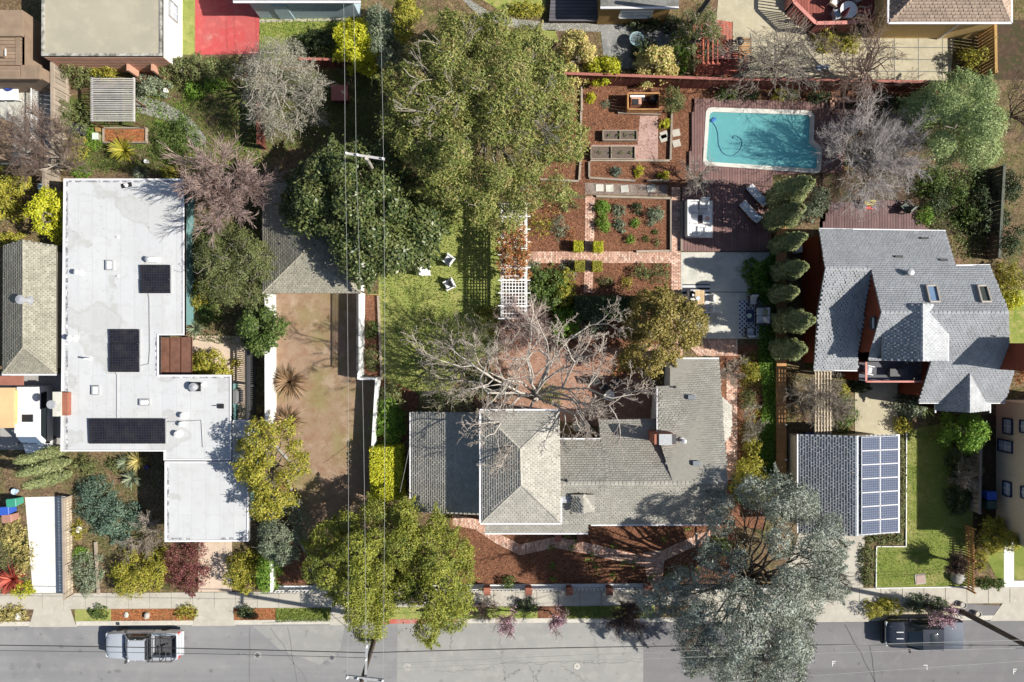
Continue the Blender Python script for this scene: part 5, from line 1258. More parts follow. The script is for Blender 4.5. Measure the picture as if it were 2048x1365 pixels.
# low wide cedar wall behind the cypress row
cw = thing('cedar_wall', 'low broad tan cedar wall behind the cypress row', 'wall', W(1560,700))
for i in range(11):
    y0, y1 = 440 + i*46.5, 440 + (i+1)*46.5 - .6
    a, b_ = W(1554,y0,.5), W(1573,y1,.5); MB().box((a.x, b_.y, 0), (b_.x, a.y, .5 + .01*(i % 2))).part('timber', M_TANW, cw)
for y in (778, 850, 920): MB().obox(W(1572,y,.6), (.09,.09,.2)).part('post', M_WHITE, cw)
# white walls beside the dirt drive
def wallbox(name, label, pts, h, th, mat, cat='wall', capm=None):
    t = thing(name, label, cat, W(*pts[0]))
    for a, b_ in zip(pts[:-1], pts[1:]):
        A, B = W(*a), W(*b_); d = (B-A).normalized(); n = Vector((-d.y, d.x, 0))*th/2
        MB().prism([tuple((A-n)[:2]), tuple((B-n)[:2]), tuple((B+n)[:2]), tuple((A+n)[:2])], 0, h).part('wall_section', mat, t)
    return t
wallbox('white_wall', 'tall white wall lit by sun left of the dirt drive', [(549,590),(550,845)], 1.75, .22, M_WHITEW)
wallbox('white_wall', 'white garden wall between dirt drive and lawn', [(728,588),(726,757)], 1.5, .16, M_WHITEW)
wallbox('white_wall', 'lower white wall stepping right beside the hedge', [(728,756),(760,756)], 1.45, .14, M_WHITEW)
wallbox('white_wall', 'white wall beside the dark strip of the dirt drive', [(760,757),(752,895)], 1.4, .14, M_WHITEW)
wallbox('white_wall', 'short white wall end at front of the corner bed', [(548,1105),(549,1178)], .7, .14, M_WHITEW)
lt = thing('lattice_screen', 'dark lattice screen on top of the white drive wall', 'screen', W(724,590))
b = MB(); A, B = W(717,590,1.5), W(716,745,1.5); L = (B-A).length; n = 34
for i in range(n):
    for s in (0, .5):
        y = A.y - L*i/n; b.bar((A.x, y, 1.5), (A.x, y - (s-.25), 1.95), .035, .03)
b.part('lattice', M_DGREY, lt, kind='stuff'); MB().bar((A.x,A.y,1.97),(A.x,B.y,1.97), .06).part('rail', M_DGREY, lt)
# kerb edging of the corner bed
for i, (a, b_) in enumerate((((578,960),(605,1042)), ((605,1042),(588,1060)), ((588,1060),(612,1105)), ((585,930),(602,945)), ((547,885),(585,928)))):
    A, B = W(*a), W(*b_); MB().bar(A+Vector((0,0,.08)), B+Vector((0,0,.08)), .14, .16).thing('edging_stone', ['long edging stone along the corner bed','short edging stone at the corner of the bed','edging stone running to the front fence','edging stone under the yellow green tree','pale edging stone above the corner bed'][i], 'edging', M_STONE)
# white picket fence with brick piers
pf = thing('picket_fence', 'low white picket fence along the front sidewalk', 'fence', W(556,1176))
xs = list(np.arange(556, 1286, 7.6)); pk = MB().add([(-.075,-.02,0),(.075,-.02,0),(.075,-.02,.62),(0,-.02,.74),(-.075,-.02,.62),(-.075,.02,0),(.075,.02,0),(.075,.02,.62),(0,.02,.74),(-.075,.02,.62)],
   [(0,1,2,3,4),(9,8,7,6,5),(0,5,6,1),(1,6,7,2),(2,7,8,3),(3,8,9,4),(4,9,5,0)]).mesh('picket', M_WHITE)
for x in xs:
    o = link('picket', pk, pf); o.location = W(x, 1178 - 4*(x-556)/730) - absloc(pf)
a, b_ = W(556,1178), W(1286,1174); r = MB()
for z in (.16,.5): r.bar(a+Vector((0,.06,z)), b_+Vector((0,.06,z)), .05, .08)
r.bar(a+Vector((0,.14,.06)), b_+Vector((0,.14,.06)), .22, .14); r.part('rail', M_WHITE, pf)
for i, x in enumerate((975,1057,1137,1216)):
    t = thing('brick_pier', 'square brick fence pier, %s along the white picket fence' % ['first from the leaning tree','second from the leaning tree','third from the leaning tree','nearest the brick steps'][i], 'pier', W(x,1176), group='brick piers in the front fence')
    c = W(x, 1175); MB().box((c.x-.19,c.y-.22,0),(c.x+.19,c.y+.22,.82)).part('shaft', M_CHIM, t); MB().box((c.x-.23,c.y-.26,.82),(c.x+.23,c.y+.26,.88)).part('cap', M_CHIM, t)
for i, x in enumerate((1292,1326)):
    t = thing('gate_pier', ['brick gate pier on the picket fence side of the steps','brick gate pier on the cedar side of the steps'][i], 'pier', W(x,1172)); c = W(x,1172)
    MB().box((c.x-.22,c.y-.3,0),(c.x+.22,c.y+.3,.9)).part('shaft', M_CHIM, t); MB().box((c.x-.27,c.y-.35,.9),(c.x+.27,c.y+.35,.97)).part('cap', M_CHIM, t)
wallbox('white_wall', 'white low wall glimpsed under the blue cedar', [(1335,1174),(1560,1172)], .7, .16, M_WHITEW)
# ------------------------------------------------------------------ pergolas
def pergola(name, label, x0, x1, y0, y1, z, n, mat, beam, along_x=True, sw=.05, cross=0, ext=0, cat='pergola', posts=True, xs=None):
    t = thing(name, label, cat, W((x0+x1)/2,(y0+y1)/2))
    rng = seed(label)
    for i in range(n):
        f = (i+.5)/n
        if along_x: a, b_ = W(x0-ext, y0+(y1-y0)*f, z), W(x1+ext, y0+(y1-y0)*f, z)
        else: a, b_ = W(x0+(x1-x0)*f, y0-ext, z), W(x0+(x1-x0)*f, y1+ext, z)
        MB().bar(a+Vector((0,rng.normal(0,.008),0)), b_+Vector((0,rng.normal(0,.008),0)), sw, .05).part('slat', mat, t)
    for i in range(cross):
        f = (i+.5)/cross
        if along_x: a, b_ = W(x0+(x1-x0)*f, y0, z-.052), W(x0+(x1-x0)*f, y1, z-.052)
        else: a, b_ = W(x0, y0+(y1-y0)*f, z-.052), W(x1, y0+(y1-y0)*f, z-.052)
        MB().bar(a, b_, sw, .05).part('slat', mat, t)
    for e in (0, 1):
        if along_x: a, b_ = W(x0+(x1-x0)*e, y0, z-.15), W(x0+(x1-x0)*e, y1, z-.15)
        else: a, b_ = W(x0, y0+(y1-y0)*e, z-.15), W(x1, y0+(y1-y0)*e, z-.15)
        MB().bar(a, b_, .1, .14).part('beam', beam, t)
    if posts:
        for x in (x0, x1):
            for y in (y0, (y0+y1)/2, y1):
                p = W(x, y, z-.15); MB().bar((p.x,p.y,0), (p.x,p.y,z-.22), .075).part('post', M_WOODD if beam is M_SILVW else beam, t)
    return t
pergola('slatted_pergola', 'silver grey slatted pergola in the left back garden', 184, 268, 156, 244, 1.75, 24, M_SILVW, M_SILVW, True, .06)
# its lower lean-to slats on the left are the pergola's shadow: not built
ar = pergola('lattice_arbour', 'long white lattice arbour with a rust red vine', 1003, 1053, 405, 638, 2.45, 34, M_WHITE, M_WHITE, True, .055, cross=8)
for i in range(10):
    y = 408 + i*25.5; MB().bar(W(996,y,2.52), W(1061,y,2.52), .07, .08).part('crossbar', M_WHITE, ar)
pergola('trellis_pergola', 'pale slatted trellis overgrown by twigs beside the cedar house', 1628, 1664, 744, 884, 2.3, 6, M_PALEW, M_PALEW, False, .09, cross=15)
pergola('redwood_pergola', 'red stained slatted pergola over the upper right deck', 1402, 1440, 50, 128, 2.2, 4, M_REDP, M_REDP, False, .1, cross=0)
pergola('slat_bench_frame', 'orange slatted rack standing beside the red deck', 1478, 1502, 76, 122, .7, 10, M_TANW, M_GREYW, True, .09)
# ------------------------------------------------------------------ raised beds area
def edging(label, a, b_, w=.14, h=.22, mat=None):
    A, B = W(*a), W(*b_); return MB().bar(A+Vector((0,0,h/2)), B+Vector((0,0,h/2)), w, h).thing('timber_edging', label, 'edging', mat or M_GREYW)
for l, a, b_ in [('long left timber edging of the raised bed yard',(1162,225),(1160,330)),('upper left timber edging by the fence',(1163,175),(1163,224)),('lower left short timber edging',(1160,331),(1158,362)),
                 ('bottom left timber edging under the big tree',(1080,360),(1157,364)),('timber edging below the raised planters',(1180,322),(1338,323)),('bottom timber edging of the planter bed',(1178,357),(1270,363)),
                 ('short bottom timber edging by the pool path',(1293,363),(1337,362)),('left end timber edging of the planter bed',(1178,325),(1178,356)),('right side timber edging by stepping stones',(1343,220),(1340,322)),
                 ('timber edging behind the wooden equipment box',(1235,227),(1320,230)),('wide timber edging above the formal garden',(1192,394),(1340,398)),('right timber edging of the formal garden',(1341,398),(1341,505)),
                 ('pale timber edging near the brick crossing',(1272,504),(1338,503)),('low timber edging along the lawn bed',(757,592),(764,760)),('thin timber edging in the front garden of the white house',(193,1083),(199,1187)),('deck step edge timber',(1362,404),(1362,503))]:
    edging(l, a, b_)
sheet('paved_strip', [(1280,232),(1316,232),(1316,321),(1183,321),(1183,290),(1275,290)], ground('pinkish_paving', [(0,0,0,(.42,.29,.25)), (1.5,.4,.65,(.34,.22,.19))], (.8,1.1), .3, bs=40), 'pinkish paved strip around the raised planters', .02)
sheet('stone_strip', [(1170,366),(1335,370),(1335,392),(1170,389)], ground('grey_gravel', [(0,0,0,(.26,.22,.19)), (1.5,.4,.65,(.18,.13,.11))], (.6,1.2), .5, bs=40), 'grey stone strip with stepping slabs', .018)
for i, (x, y) in enumerate(((1199,376),(1219,377),(1249,378),(1302,377),(1352,266),(1353,287),(1327,277),(1328,270))):
    MB().obox(W(x,y,.035), (.55,.5,.05), .05*i, bev=.02).thing('stepping_slab', ['stepping slab nearest the lawn below planters','second stepping slab below planters','third stepping slab below planters','stepping slab in tree shadow by the pool path','upper white slab by the pool deck','lower white slab by the pool deck','pale slab left of the timber edging','upper pale slab left of the timber edging'][i], 'slab', M_CONC if 3 < i else M_CONCG)
def planter(label, x0, y0, x1, y1, div):
    t = thing('raised_planter', label, 'planter', W((x0+x1)/2,(y0+y1)/2)); z = .45
    a, b_ = W(x0,y1,z), W(x1,y0,z)
    for q in (((a.x,a.y),(b_.x,a.y)),((b_.x,a.y),(b_.x,b_.y)),((b_.x,b_.y),(a.x,b_.y)),((a.x,b_.y),(a.x,a.y))):
        MB().bar((*q[0],z/2), (*q[1],z/2), .05, z).part('side', M_GREYW, t)
    MB().box((a.x+.03,a.y+.03,0),(b_.x-.03,b_.y-.03,z-.12)).part('soil', plain('planter_soil', (.13,.10,.08), .95, var=.3), t)
    for f in div: x = a.x+(b_.x-a.x)*f; MB().bar((x,a.y,z-.05),(x,b_.y,z-.05), .04, .1).part('divider', M_GREYW, t)
    rng = seed(label)
    for f in (.2,.45,.7,.9):
        c = np.array([a.x+(b_.x-a.x)*f, (a.y+b_.y)/2, z]); P = c + rng.normal(0,.07,(24,3))*np.array([1,1,.5]); V, Q = leaves(rng, P, np.zeros_like(P), .09)
        link('seedling', np_mesh('seedling', V, Q, LS['green'], off=absloc(t)), t)
planter('upper raised wooden planter with soil', 1206, 261, 1274, 280, (.5,)); planter('lower raised wooden planter with soil', 1182, 293, 1270, 318, (.46,))
eb = thing('equipment_enclosure', 'open wooden enclosure with pool pump equipment', 'enclosure', W(1287,204))
a, b_ = W(1256,219,1.0), W(1319,187,1.0)
for q in (((a.x,a.y),(b_.x,a.y)),((b_.x,a.y),(b_.x,b_.y)),((b_.x,b_.y),(a.x,b_.y)),((a.x,b_.y),(a.x,a.y))):
    d = Vector((q[1][0]-q[0][0], q[1][1]-q[0][1], 0)); n = max(1, int(d.length/.22))
    for i in range(n): MB().bar((q[0][0]+d.x*(i+.04)/n, q[0][1]+d.y*(i+.04)/n, .5), (q[0][0]+d.x*(i+.96)/n, q[0][1]+d.y*(i+.96)/n, .5), .03, 1.0).part('board', M_TANW, eb)
    MB().bar((*q[0],1.02), (*q[1],1.02), .09, .04).part('cap', M_TANW, eb)
pm = thing('pool_pump', 'black pool pump and filter inside the wooden enclosure', 'pump', W(1302,203)); MB().lathe(W(1303,203)+Vector((0,0,0)), [(.28,0),(.28,.6),(.2,.75),(.05,.78)], 12).part('filter_tank', M_BLACK, pm)
MB().tube([W(1294,200,.3), W(1284,200,.3)], .13, 10).part('motor', M_DGREY, pm); MB().tube([W(1303,203,.6), W(1312,198,.6), W(1315,206,.3)], .04, 6).part('pipe', M_WHITE, pm)
bx = thing('equipment_box', 'small pink brown box with pale lid inside the enclosure', 'box', W(1271,203)); MB().obox(W(1271,204,.4), (.7,.6,.8)).part('box', M_PINKW, bx); MB().obox(W(1271,204,.83), (.42,.38,.04)).part('hatch', M_BLACK, bx); MB().obox(W(1275,193,.85), (1.0,.14,.06)).part('lid', M_WHITE, bx)
# small red shed behind the garage
rs = thing('red_box', 'small red roofed box on the rough grass', 'box', W(679,186)); c = W(679,186,.9)
MB().box((c.x-.5,c.y-.45,0),(c.x+.5,c.y+.45,.85)).part('body', M_REDF, rs); MB().obox((c.x,c.y,.9), (1.15,1.05,.06), rx=.06).part('lid', plain('dull_red_lid', (.34,.12,.10), .7), rs); MB().obox((c.x+.25,c.y,.97), (.12,.2,.05)).part('latch', M_PALEW, rs)
# ------------------------------------------------------------------ vehicles
M_SILV = plain('silver_paint', (.50,.53,.57), .28, metal=.35, var=.03, spec=.6)
M_BLKP = plain('black_blue_paint', (.018,.022,.032), .2, var=.05, spec=.7)
M_TONN = plain('grey_blue_bed_cover', (.08,.095,.125), .7, var=.08)
M_VANW = plain('van_white', (.62,.63,.65), .3, var=.03, spec=.5)
M_AUTOG = plain('auto_glass', (.02,.026,.03), .06, spec=.9, var=.02)
M_TYRE = plain('tyre_rubber', (.025,.025,.026), .85); M_RIM = plain('alloy', (.5,.5,.52), .3, metal=.8)
M_LAMP = plain('headlamp', (.75,.77,.8), .15, spec=.8); M_TAIL = plain('tail_lamp', (.45,.02,.02), .2, spec=.7)
def rsec(x, hw, zb, zt, k=.16, crown=.03):
    """rounded body cross-section"""
    y = hw; pts = [(y*.92,zb),(y,zb+.12),(y*1.0,zt-.28),(y*.985,zt-.10),(y*.92,zt-.02),(y*.6,zt+crown*.7),(0,zt+crown)]
    full = pts + [(-a,b) for a,b in pts[-2::-1]]
    return [Vector((x,a,b)) for a,b in full]
def cabsec(x, hw, hw2, z0, z1):
    pts = [(hw,z0),(hw*.96,z0+(z1-z0)*.6),(hw2,z1-.06),(hw2*.9,z1),(0,z1+.025)]
    full = pts + [(-a,b) for a,b in pts[-2::-1]]
    return [Vector((x,a,b)) for a,b in full]
def wheels(t, xs, hw, r=.38):
    ty = MB().lathe((0,0,-.13), [(r*.62,0),(r*.96,.02),(r,.06),(r,.20),(r*.96,.24),(r*.62,.26)], 22).mesh('wheel', M_TYRE, smooth=40)
    rm = MB().lathe((0,0,-.12), [(r*.6,0),(r*.6,.22),(r*.5,.245),(r*.16,.235),(r*.1,.25)], 12).mesh('rim', M_RIM)
    for x in xs:
        for s in (-1,1):
            o = link('wheel', ty, t); o.location = (x, s*(hw-.13), r); o.rotation_euler = (-s*math.pi/2, 0, 0); link('rim', rm, o)
def pickup(label, px, py, rz, paint, kind):
    t = thing('pickup_truck', label, 'pickup truck', W(px, py, -.13), rz)
    P = lambda b, n, m, sm=35: b.part(n, m, t, local=True, smooth=sm)
    L, hw = (2.56, .92) if kind == 'silver' else (2.64, .96)
    bx = -.72 if kind == 'silver' else -.95     # start of bed (rear is -x)
    # hull (front = +x)
    secs = [rsec(L, hw*.5, .45, .74), rsec(L-.05, hw*.68, .42, .84), rsec(L-.16, hw*.84, .38, .96), rsec(L-.30, hw*.93, .36, 1.02), rsec(L-.45, hw*.97, .34, 1.06), rsec(L-1.25, hw, .34, 1.12, crown=.05), rsec(L-1.55, hw, .34, 1.10), rsec(bx-.02, hw, .34, 1.08, crown=0)]
    b = MB().loft(secs); P(b, 'body', paint)
    # bed: sides, tailgate, floor
    be = MB()
    for s in (-1,1): P(MB().obox(((bx-L)/2, s*(hw-.09), .80), (L+bx-.02, .16, .70), bev=.05), 'bed_side', paint)
    P(MB().obox((-L+.06,0,.78), (.12, 2*hw-.06, .66), bev=.04), 'tailgate', paint)
    P(MB().obox(((bx-L)/2,0,.55), (L+bx, 2*hw-.3, .05)), 'bed_floor', M_DGREY, None)
    # cab
    xf, xr = L-1.45, bx+.02; zt = 1.76 if kind == 'silver' else 1.86
    c1 = [cabsec(xf, hw*.93, hw*.80, 1.06, 1.10), cabsec(xf-.62, hw*.93, hw*.76, 1.06, zt-.03), cabsec(xf-1.0, hw*.93, hw*.77, 1.06, zt), cabsec(xr+.14, hw*.93, hw*.76, 1.06, zt-.02), cabsec(xr, hw*.93, hw*.74, 1.06, zt-.18)]
    P(MB().loft(c1), 'cab', M_AUTOG, 30)
    rf = MB().loft([[Vector((x,y*s_,z)) for y, z in ((hw*.76,zt-.045),(hw*.72,zt+.012),(0,zt+.04),(-hw*.72,zt+.012),(-hw*.76,zt-.045),(0,zt-.05))] for x, s_, z_ in ((xf-.60,.98,0),(xf-.75,1.0,0),(xr+.2,1.0,0),(xr+.1,.98,0))])
    P(rf, 'roof', paint)
    for s in (-1,1):
        for q in (((xf-.02,s*hw*.87,1.10),(xf-.64,s*hw*.755,zt-.02),.07,.05), ((xr+.10,s*hw*.88,1.08),(xr+.12,s*hw*.755,zt-.03),.12,.06), (((xf+xr)/2-.15,s*hw*.905,1.08),((xf+xr)/2-.15,s*hw*.765,zt-.03),.08,.05)): P(MB().bar(*q), 'pillar', paint, None)
    for s in (-1,1):
        P(MB().obox((xf-.12, s*(hw+.13), 1.13), (.12,.22,.16), bev=.03), 'mirror', paint if kind != 'silver' else M_BLACK)
        P(MB().obox((L-.13, s*hw*.70, .82), (.16,.34,.16), bev=.04), 'headlight', M_LAMP); P(MB().obox((-L+.04, s*(hw-.09), .86), (.14,.14,.34), bev=.03), 'tail_light', M_TAIL)
    P(MB().obox((L+.02,0,.52), (.16,2*hw*.84,.22), bev=.05), 'bumper', M_STEEL if kind == 'silver' else M_BLACK); P(MB().obox((-L-.06,0,.50), (.18,2*hw*.92,.18), bev=.04), 'bumper', M_STEEL)
    P(MB().obox((L-.03,0,.78), (.06,hw*.95,.2)), 'grille', M_BLACK)
    P(MB().bar((xf+.07,-hw*.82,1.135),(xf+.07,hw*.82,1.135),.035,.02), 'cowl_seam', M_BLACK, None)
    for s in (-1,1): P(MB().bar((xf+.05,s*hw*.72,1.13),(L-.22,s*hw*.60,1.05),.02,.012), 'hood_seam', M_DGREY, None)
    P(MB().bar((bx-.0,-hw*.9,1.1),(bx-.0,hw*.9,1.1),.05,.03), 'cab_gap', M_BLACK, None)
    P(MB().add([(xf-.66,-hw*.62,zt+.028),(xf-.60,-hw*.6,zt-.0),(xf-.60,hw*.6,zt-.0),(xf-.66,hw*.62,zt+.028)], [(0,1,2,3)]), 'roof_seal', M_BLACK, None)
    wp = MB(); wp.bar((xf+.03,-.3,1.14),(xf-.03,.4,1.15),.02); P(wp, 'wiper', M_BLACK, None)
    if kind == 'silver':
        rk = MB(); z = 1.72
        for s in (-1,1):
            rk.bar((bx-.05,s*hw*.85,z),(-L+.1,s*hw*.85,z), .045)
            for x in (bx-.08, (bx-L)/2, -L+.14): rk.bar((x,s*hw*.85,1.12),(x,s*hw*.85,z), .045)
        for x in (bx-.08, bx-.42, (bx-L)/2, -L+.5, -L+.14): rk.bar((x,-hw*.85,z+.02),(x,hw*.85,z+.02), .045)
        P(rk, 'ladder_rack', M_DGREY, None)
        P(MB().obox((bx-.7,.3,.66), (.7,.4,.2), .3).bar((bx-.3,-.4,.6),(-L+.3,-.1,.62),.06), 'bed_cargo', M_DGREY, None)
    else:
        P(MB().obox(((bx-L)/2,0,1.16), (L+bx-.06, 2*hw-.1, .05), bev=.03), 'bed_cover', M_TONN)
        P(MB().obox((xf-1.35,0,zt+.035), (.55,.8,.02), bev=.02), 'sunroof', M_AUTOG)
        hs = MB()
        for s in (-1,1): hs.obox((L-.9, s*.22, 1.145), (.5,.07,.02), bev=.01)
        P(hs, 'hood_scoop', M_STEEL, None)
    wheels(t, (L-.92, -L+1.15), hw)
    return t
pickup('silver pickup truck with ladder rack parked at the left kerb', 297, 1280, math.pi, M_SILV, 'silver')
pickup('dark blue black pickup truck with covered bed parked on the right', 1832, 1258, math.pi, M_BLKP, 'dark')
def van(label, px, py, rz):
    t = thing('van', label, 'van', W(px, py, 0), rz); L, hw, h = 2.35, .86, 1.95
    P = lambda b, n, m, sm=35: b.part(n, m, t, local=True, smooth=sm)
    def sec(x, w, z1, k=1.0): return [Vector((x,a,b)) for a,b in [(w*.9,.3),(w,.45),(w,1.05*k),(w*.93,z1-.16),(w*.82,z1-.02),(0,z1+.02),(-w*.82,z1-.02),(-w*.93,z1-.16),(-w,1.05*k),(-w,.45),(-w*.9,.3)]]
    P(MB().loft([sec(L, hw*.85, .95, .75), sec(L-.15, hw*.95, 1.05, .8), sec(L-.75, hw, 1.22, .95), sec(L-1.35, hw, h-.03), sec(L-1.8, hw, h), sec(-L+.3, hw, h), sec(-L, hw*.96, h-.06)]), 'body', M_VANW)
    gl = MB().add([(L-.74,hw*.80,1.27),(L-.74,-hw*.80,1.27),(L-1.32,-hw*.76,h-.02),(L-1.32,hw*.76,h-.02)], [(0,1,2,3)]); P(gl, 'windscreen', plain('blue_tinted_glass', (.10,.16,.26), .08, spec=.9), None)
    for s in (-1,1):
        P(MB().add([(L-.95,s*(hw*1.005),1.12),(-L+.35,s*(hw*1.005),1.12),(-L+.4,s*hw*.955,1.68),(L-1.4,s*hw*.955,1.68)], [(0,1,2,3)]), 'side_window', M_AUTOG, None)
        P(MB().obox((L-.85,s*(hw+.12),1.2), (.12,.2,.2), bev=.03), 'mirror', M_BLACK); P(MB().obox((L-.1,s*hw*.72,.85), (.14,.25,.16), bev=.03), 'headlight', M_LAMP)
    P(MB().obox((-.25,.12,h+.03), (.5,.75,.05), bev=.02), 'roof_hatch', M_BLACK)
    rr = MB()
    for s in (1,): rr.bar((L-1.6,-s*hw*.78,h+.06),(-L+.3,-s*hw*.78,h+.06), .08,.1)
    P(rr, 'roof_rail', M_VANW, None)
    for x in (.6,-.4,-1.3): P(MB().bar((x,-hw*.78,h+.08),(x,-hw*1.1,h+.02),.04), 'awning_arm', M_STEEL, None)
    wheels(t, (L-.85, -L+.95), hw, .33)
van('white camper van with a black roof hatch beside the chimney', 90, 838, -math.pi/2)
# ------------------------------------------------------------------ poles and wires
def pole(label, bpx, tpx, h, arms, rpole=.15, mat=None):
    A = W(*bpx); B = W(tpx[0], tpx[1], h)
    t = thing('utility_pole', label, 'utility pole', A)
    MB().tube([A, A.lerp(B,.5), B], [rpole*1.2, rpole, rpole*.8], 10).part('shaft', mat or M_POLE, t, smooth=60)
    for (p, q, z, w) in arms:
        P0, P1 = W(p[0],p[1],z), W(q[0],q[1],z); ar = MB().bar(P0, P1, w, .12).part('crossarm', M_GREY if mat is None else M_SILVW, t)
        for f in (.04,.32,.96):
            c = P0.lerp(P1, f); MB().lathe(c+Vector((0,0,.06)), [(.05,0),(.07,.06),(.04,.1),(.06,.16),(.02,.2)], 8).part('insulator', M_WHITE, ar)
    return t
pole('weathered pole with a pale crossarm among the dark evergreen', (752,352), (733,317), 9.3, [((690,307),(769,319),9.2,.14)], .13, M_BARKW)
pole('street pole with crossarms at the bottom edge', (762,1236), (722,1368), 10.0, [((692,1353),(768,1361),9.6,.14), ((734,1288),(730,1380),9.3,.12)])
pole('leaning dark pole crossing the lower right corner', (1925,1224), (2110,1322), 9.5, [], .16)
pole('dark pole crossing the top edge above the flagstone patio', (1372,64), (1450,-48), 8.0, [], .17, plain('dark_pole', (.06,.06,.065), .7))
tr = MB().lathe(W(727,1385,8.2), [(.25,0),(.28,.1),(.28,.8),(.2,.9),(.05,.95)], 12); tr.thing('transformer', 'pale grey transformer can hung on the street pole', 'transformer', M_GREY)
def wire(label, a, b_, sag, r=.009, mat=None):
    A, B = W(*a), W(*b_); n = 18; pts = []
    for i in range(n+1): u = i/n; p = A.lerp(B, u); p.z -= 4*sag*u*(1-u); pts.append(p)
    return MB().tube(pts, r, 5).thing('overhead_wire', label, 'wire', mat or M_WIRE)
for l, a, b_, s in [('left overhead wire from the mid pole to the street pole',(690,307,9.35),(695,1353,9.75),.5),('middle overhead wire from the mid pole to the street pole',(712,310,9.35),(732,1292,9.5),.5),
                    ('right overhead wire from the mid pole to the street pole',(767,319,9.35),(766,1361,9.75),.5),
                    ('left overhead wire running off the top edge',(690,307,9.35),(681,-220,9.4),.3),('middle overhead wire running off the top edge',(712,310,9.35),(700,-220,9.4),.3),('right overhead wire running off the top edge',(767,319,9.35),(752,-220,9.4),.3)]:
    wire(l, a, b_, s)
for l, a, b_, s, r, m in [('thick black cable along the left road',(735,1306,7.4),(-300,1288,7.4),.2,.026,M_WIREB),('thick black cable along the right road',(735,1306,7.4),(2110,1292,7.4),.5,.026,M_WIREB),
                       ('thin lower cable along the left road',(735,1316,6.8),(-300,1299,6.8),.2,.014,M_WIREB),('upper pale wire to the right lower pole',(740,1330,8.2),(2400,1272,8.2),.4,.015,M_WIRE),
                       ('pale wire crossing above the blue cedar',(740,1340,8.6),(2400,1290,8.6),.4,.015,M_WIRE),('lowest pale wire crossing the right road',(770,1420,9.0),(2400,1300,9.0),.3,.015,M_WIRE),
                       ('service wire from the street pole to the dirt drive corner',(728,1285,8.6),(560,1150,4.0),.15,.013,M_WIREB),('service wire from the hedge to the cottage garage',(800,985,5.5),(822,880,2.9),.05,.012,M_WIRE)]:
    wire(l, a, b_, s, r, m)
# ------------------------------------------------------------------ garden furniture
def armchair(label, px, py, rz, frame, cushion, w=.68, z=0.0, pillow=None, group=None, name='armchair', solid=False, back=.72):
    t = thing(name, label, 'chair', W(px,py,z), rz, group); d = w*.98
    P = lambda b, n, m: b.part(n, m, t, local=True)
    P(MB().obox((0,0,.36), (d*.82,w*.72,.15), bev=.05), 'seat', cushion)
    P(MB().obox((-d*.42,0,.36+back*.45), (.14,w*.74,back*.75), ry=-.22, bev=.04), 'backrest', cushion)
    P(MB().obox((-d*.50,0,.32+back*.45), (.05,w,back*.8), ry=-.22), 'back_frame', frame)
    for s in (-1,1):
        P(MB().obox((0,s*w*.45,.56), (d,.09,.045), bev=.02), 'arm', frame)
        for x in (-d*.44,d*.44): P(MB().obox((x,s*w*.45,.27), (.06,.06,.54)), 'leg', frame)
    P(MB().obox((0,0,.265), (d*.9,w*.86,.04)), 'seat_frame', frame)
    if pillow: P(MB().obox((-d*.22,.02,.56), (.12,.42,.4), .15, ry=-.5, bev=.05), 'pillow', pillow)
    return t
M_DW = plain('dark_weave', (.05,.048,.046), .8)
armchair('white lawn chair nearest the dark evergreen', 853, 543, 0.0, M_WHITE, M_FOAM)
armchair('upper white lawn chair with grey cushion on the lawn', 898, 521, 2.5, M_WHITE, M_FOAM, pillow=M_PILLB)
armchair('lower white lawn chair with dark cushion on the lawn', 899, 571, 3.6, M_WHITE, M_FOAM, pillow=M_DGREY)
zd = .18
def rug(label, pts, mat, z, name='rug'): return tagit(MB().prism([tuple(W(x,y,z)[:2]) for x,y in pts], z, z+.012).thing(name, label, 'rug', mat))
rug('white rug under the deck sofa', rect(1371,402,1425,476), plain('white_rug', (.66,.65,.63), .95, var=.08), zd+.002)
def sofa(label, px, py, rz, L, cushion, frame, z, pillows, d=.8):
    t = thing('sofa', label, 'sofa', W(px,py,z), rz); P = lambda b, n, m: b.part(n, m, t, local=True)
    k = max(2, round(L/.75))
    for i in range(k): P(MB().obox((.06,(i+.5)*L/k-L/2,.36), (d*.8,L/k-.02,.18), bev=.05), 'seat_cushion', cushion); P(MB().obox((-d*.38,(i+.5)*L/k-L/2,.62), (.2,L/k-.03,.42), ry=-.15, bev=.06), 'back_cushion', cushion)
    P(MB().obox((-d*.52,0,.42), (.07,L+.1,.84)), 'back_frame', frame); P(MB().obox((0,0,.16), (d,L,.2)), 'base', frame)
    for s in (-1,1): P(MB().obox((0,s*(L/2+.05),.33), (d,.1,.6), bev=.02), 'arm', frame)
    for (u, v, a, m) in pillows: P(MB().obox((-d*.18+u,v,.62), (.14,.42,.42), a, ry=-.4, bev=.06), 'pillow', m)
    return t
sofa('long white sofa with pillows on the redwood deck', 1382, 439, 0.0, 2.3, M_FOAM, M_WHITE, zd, [(-.05,-.9,.2,M_FOAM),(-.05,-.4,-.2,M_FOAM),(-.05,.35,.1,M_FOAM),(0,.85,-.2,M_FOAM)])
armchair('white armchair at the upper end of the deck rug', 1405, 411, -math.pi/2, M_WHITE, M_FOAM, .62, zd); armchair('white armchair at the lower end of the deck rug', 1401, 464, math.pi/2, M_WHITE, M_FOAM, .6, zd)
ct = thing('fire_table', 'square white fire table in front of the deck sofa', 'table', W(1411,440,zd)); MB().obox((0,0,.38),(.6,.62,.06),bev=.02).part('tabletop', M_WHITE, ct, local=True); MB().obox((0,0,.18),(.5,.52,.34)).part('base', M_WHITE, ct, local=True); MB().lathe((0,.02,.41),[(.16,0),(.17,.02),(.1,.03)],14).part('burner', M_BRICK, ct, local=True)
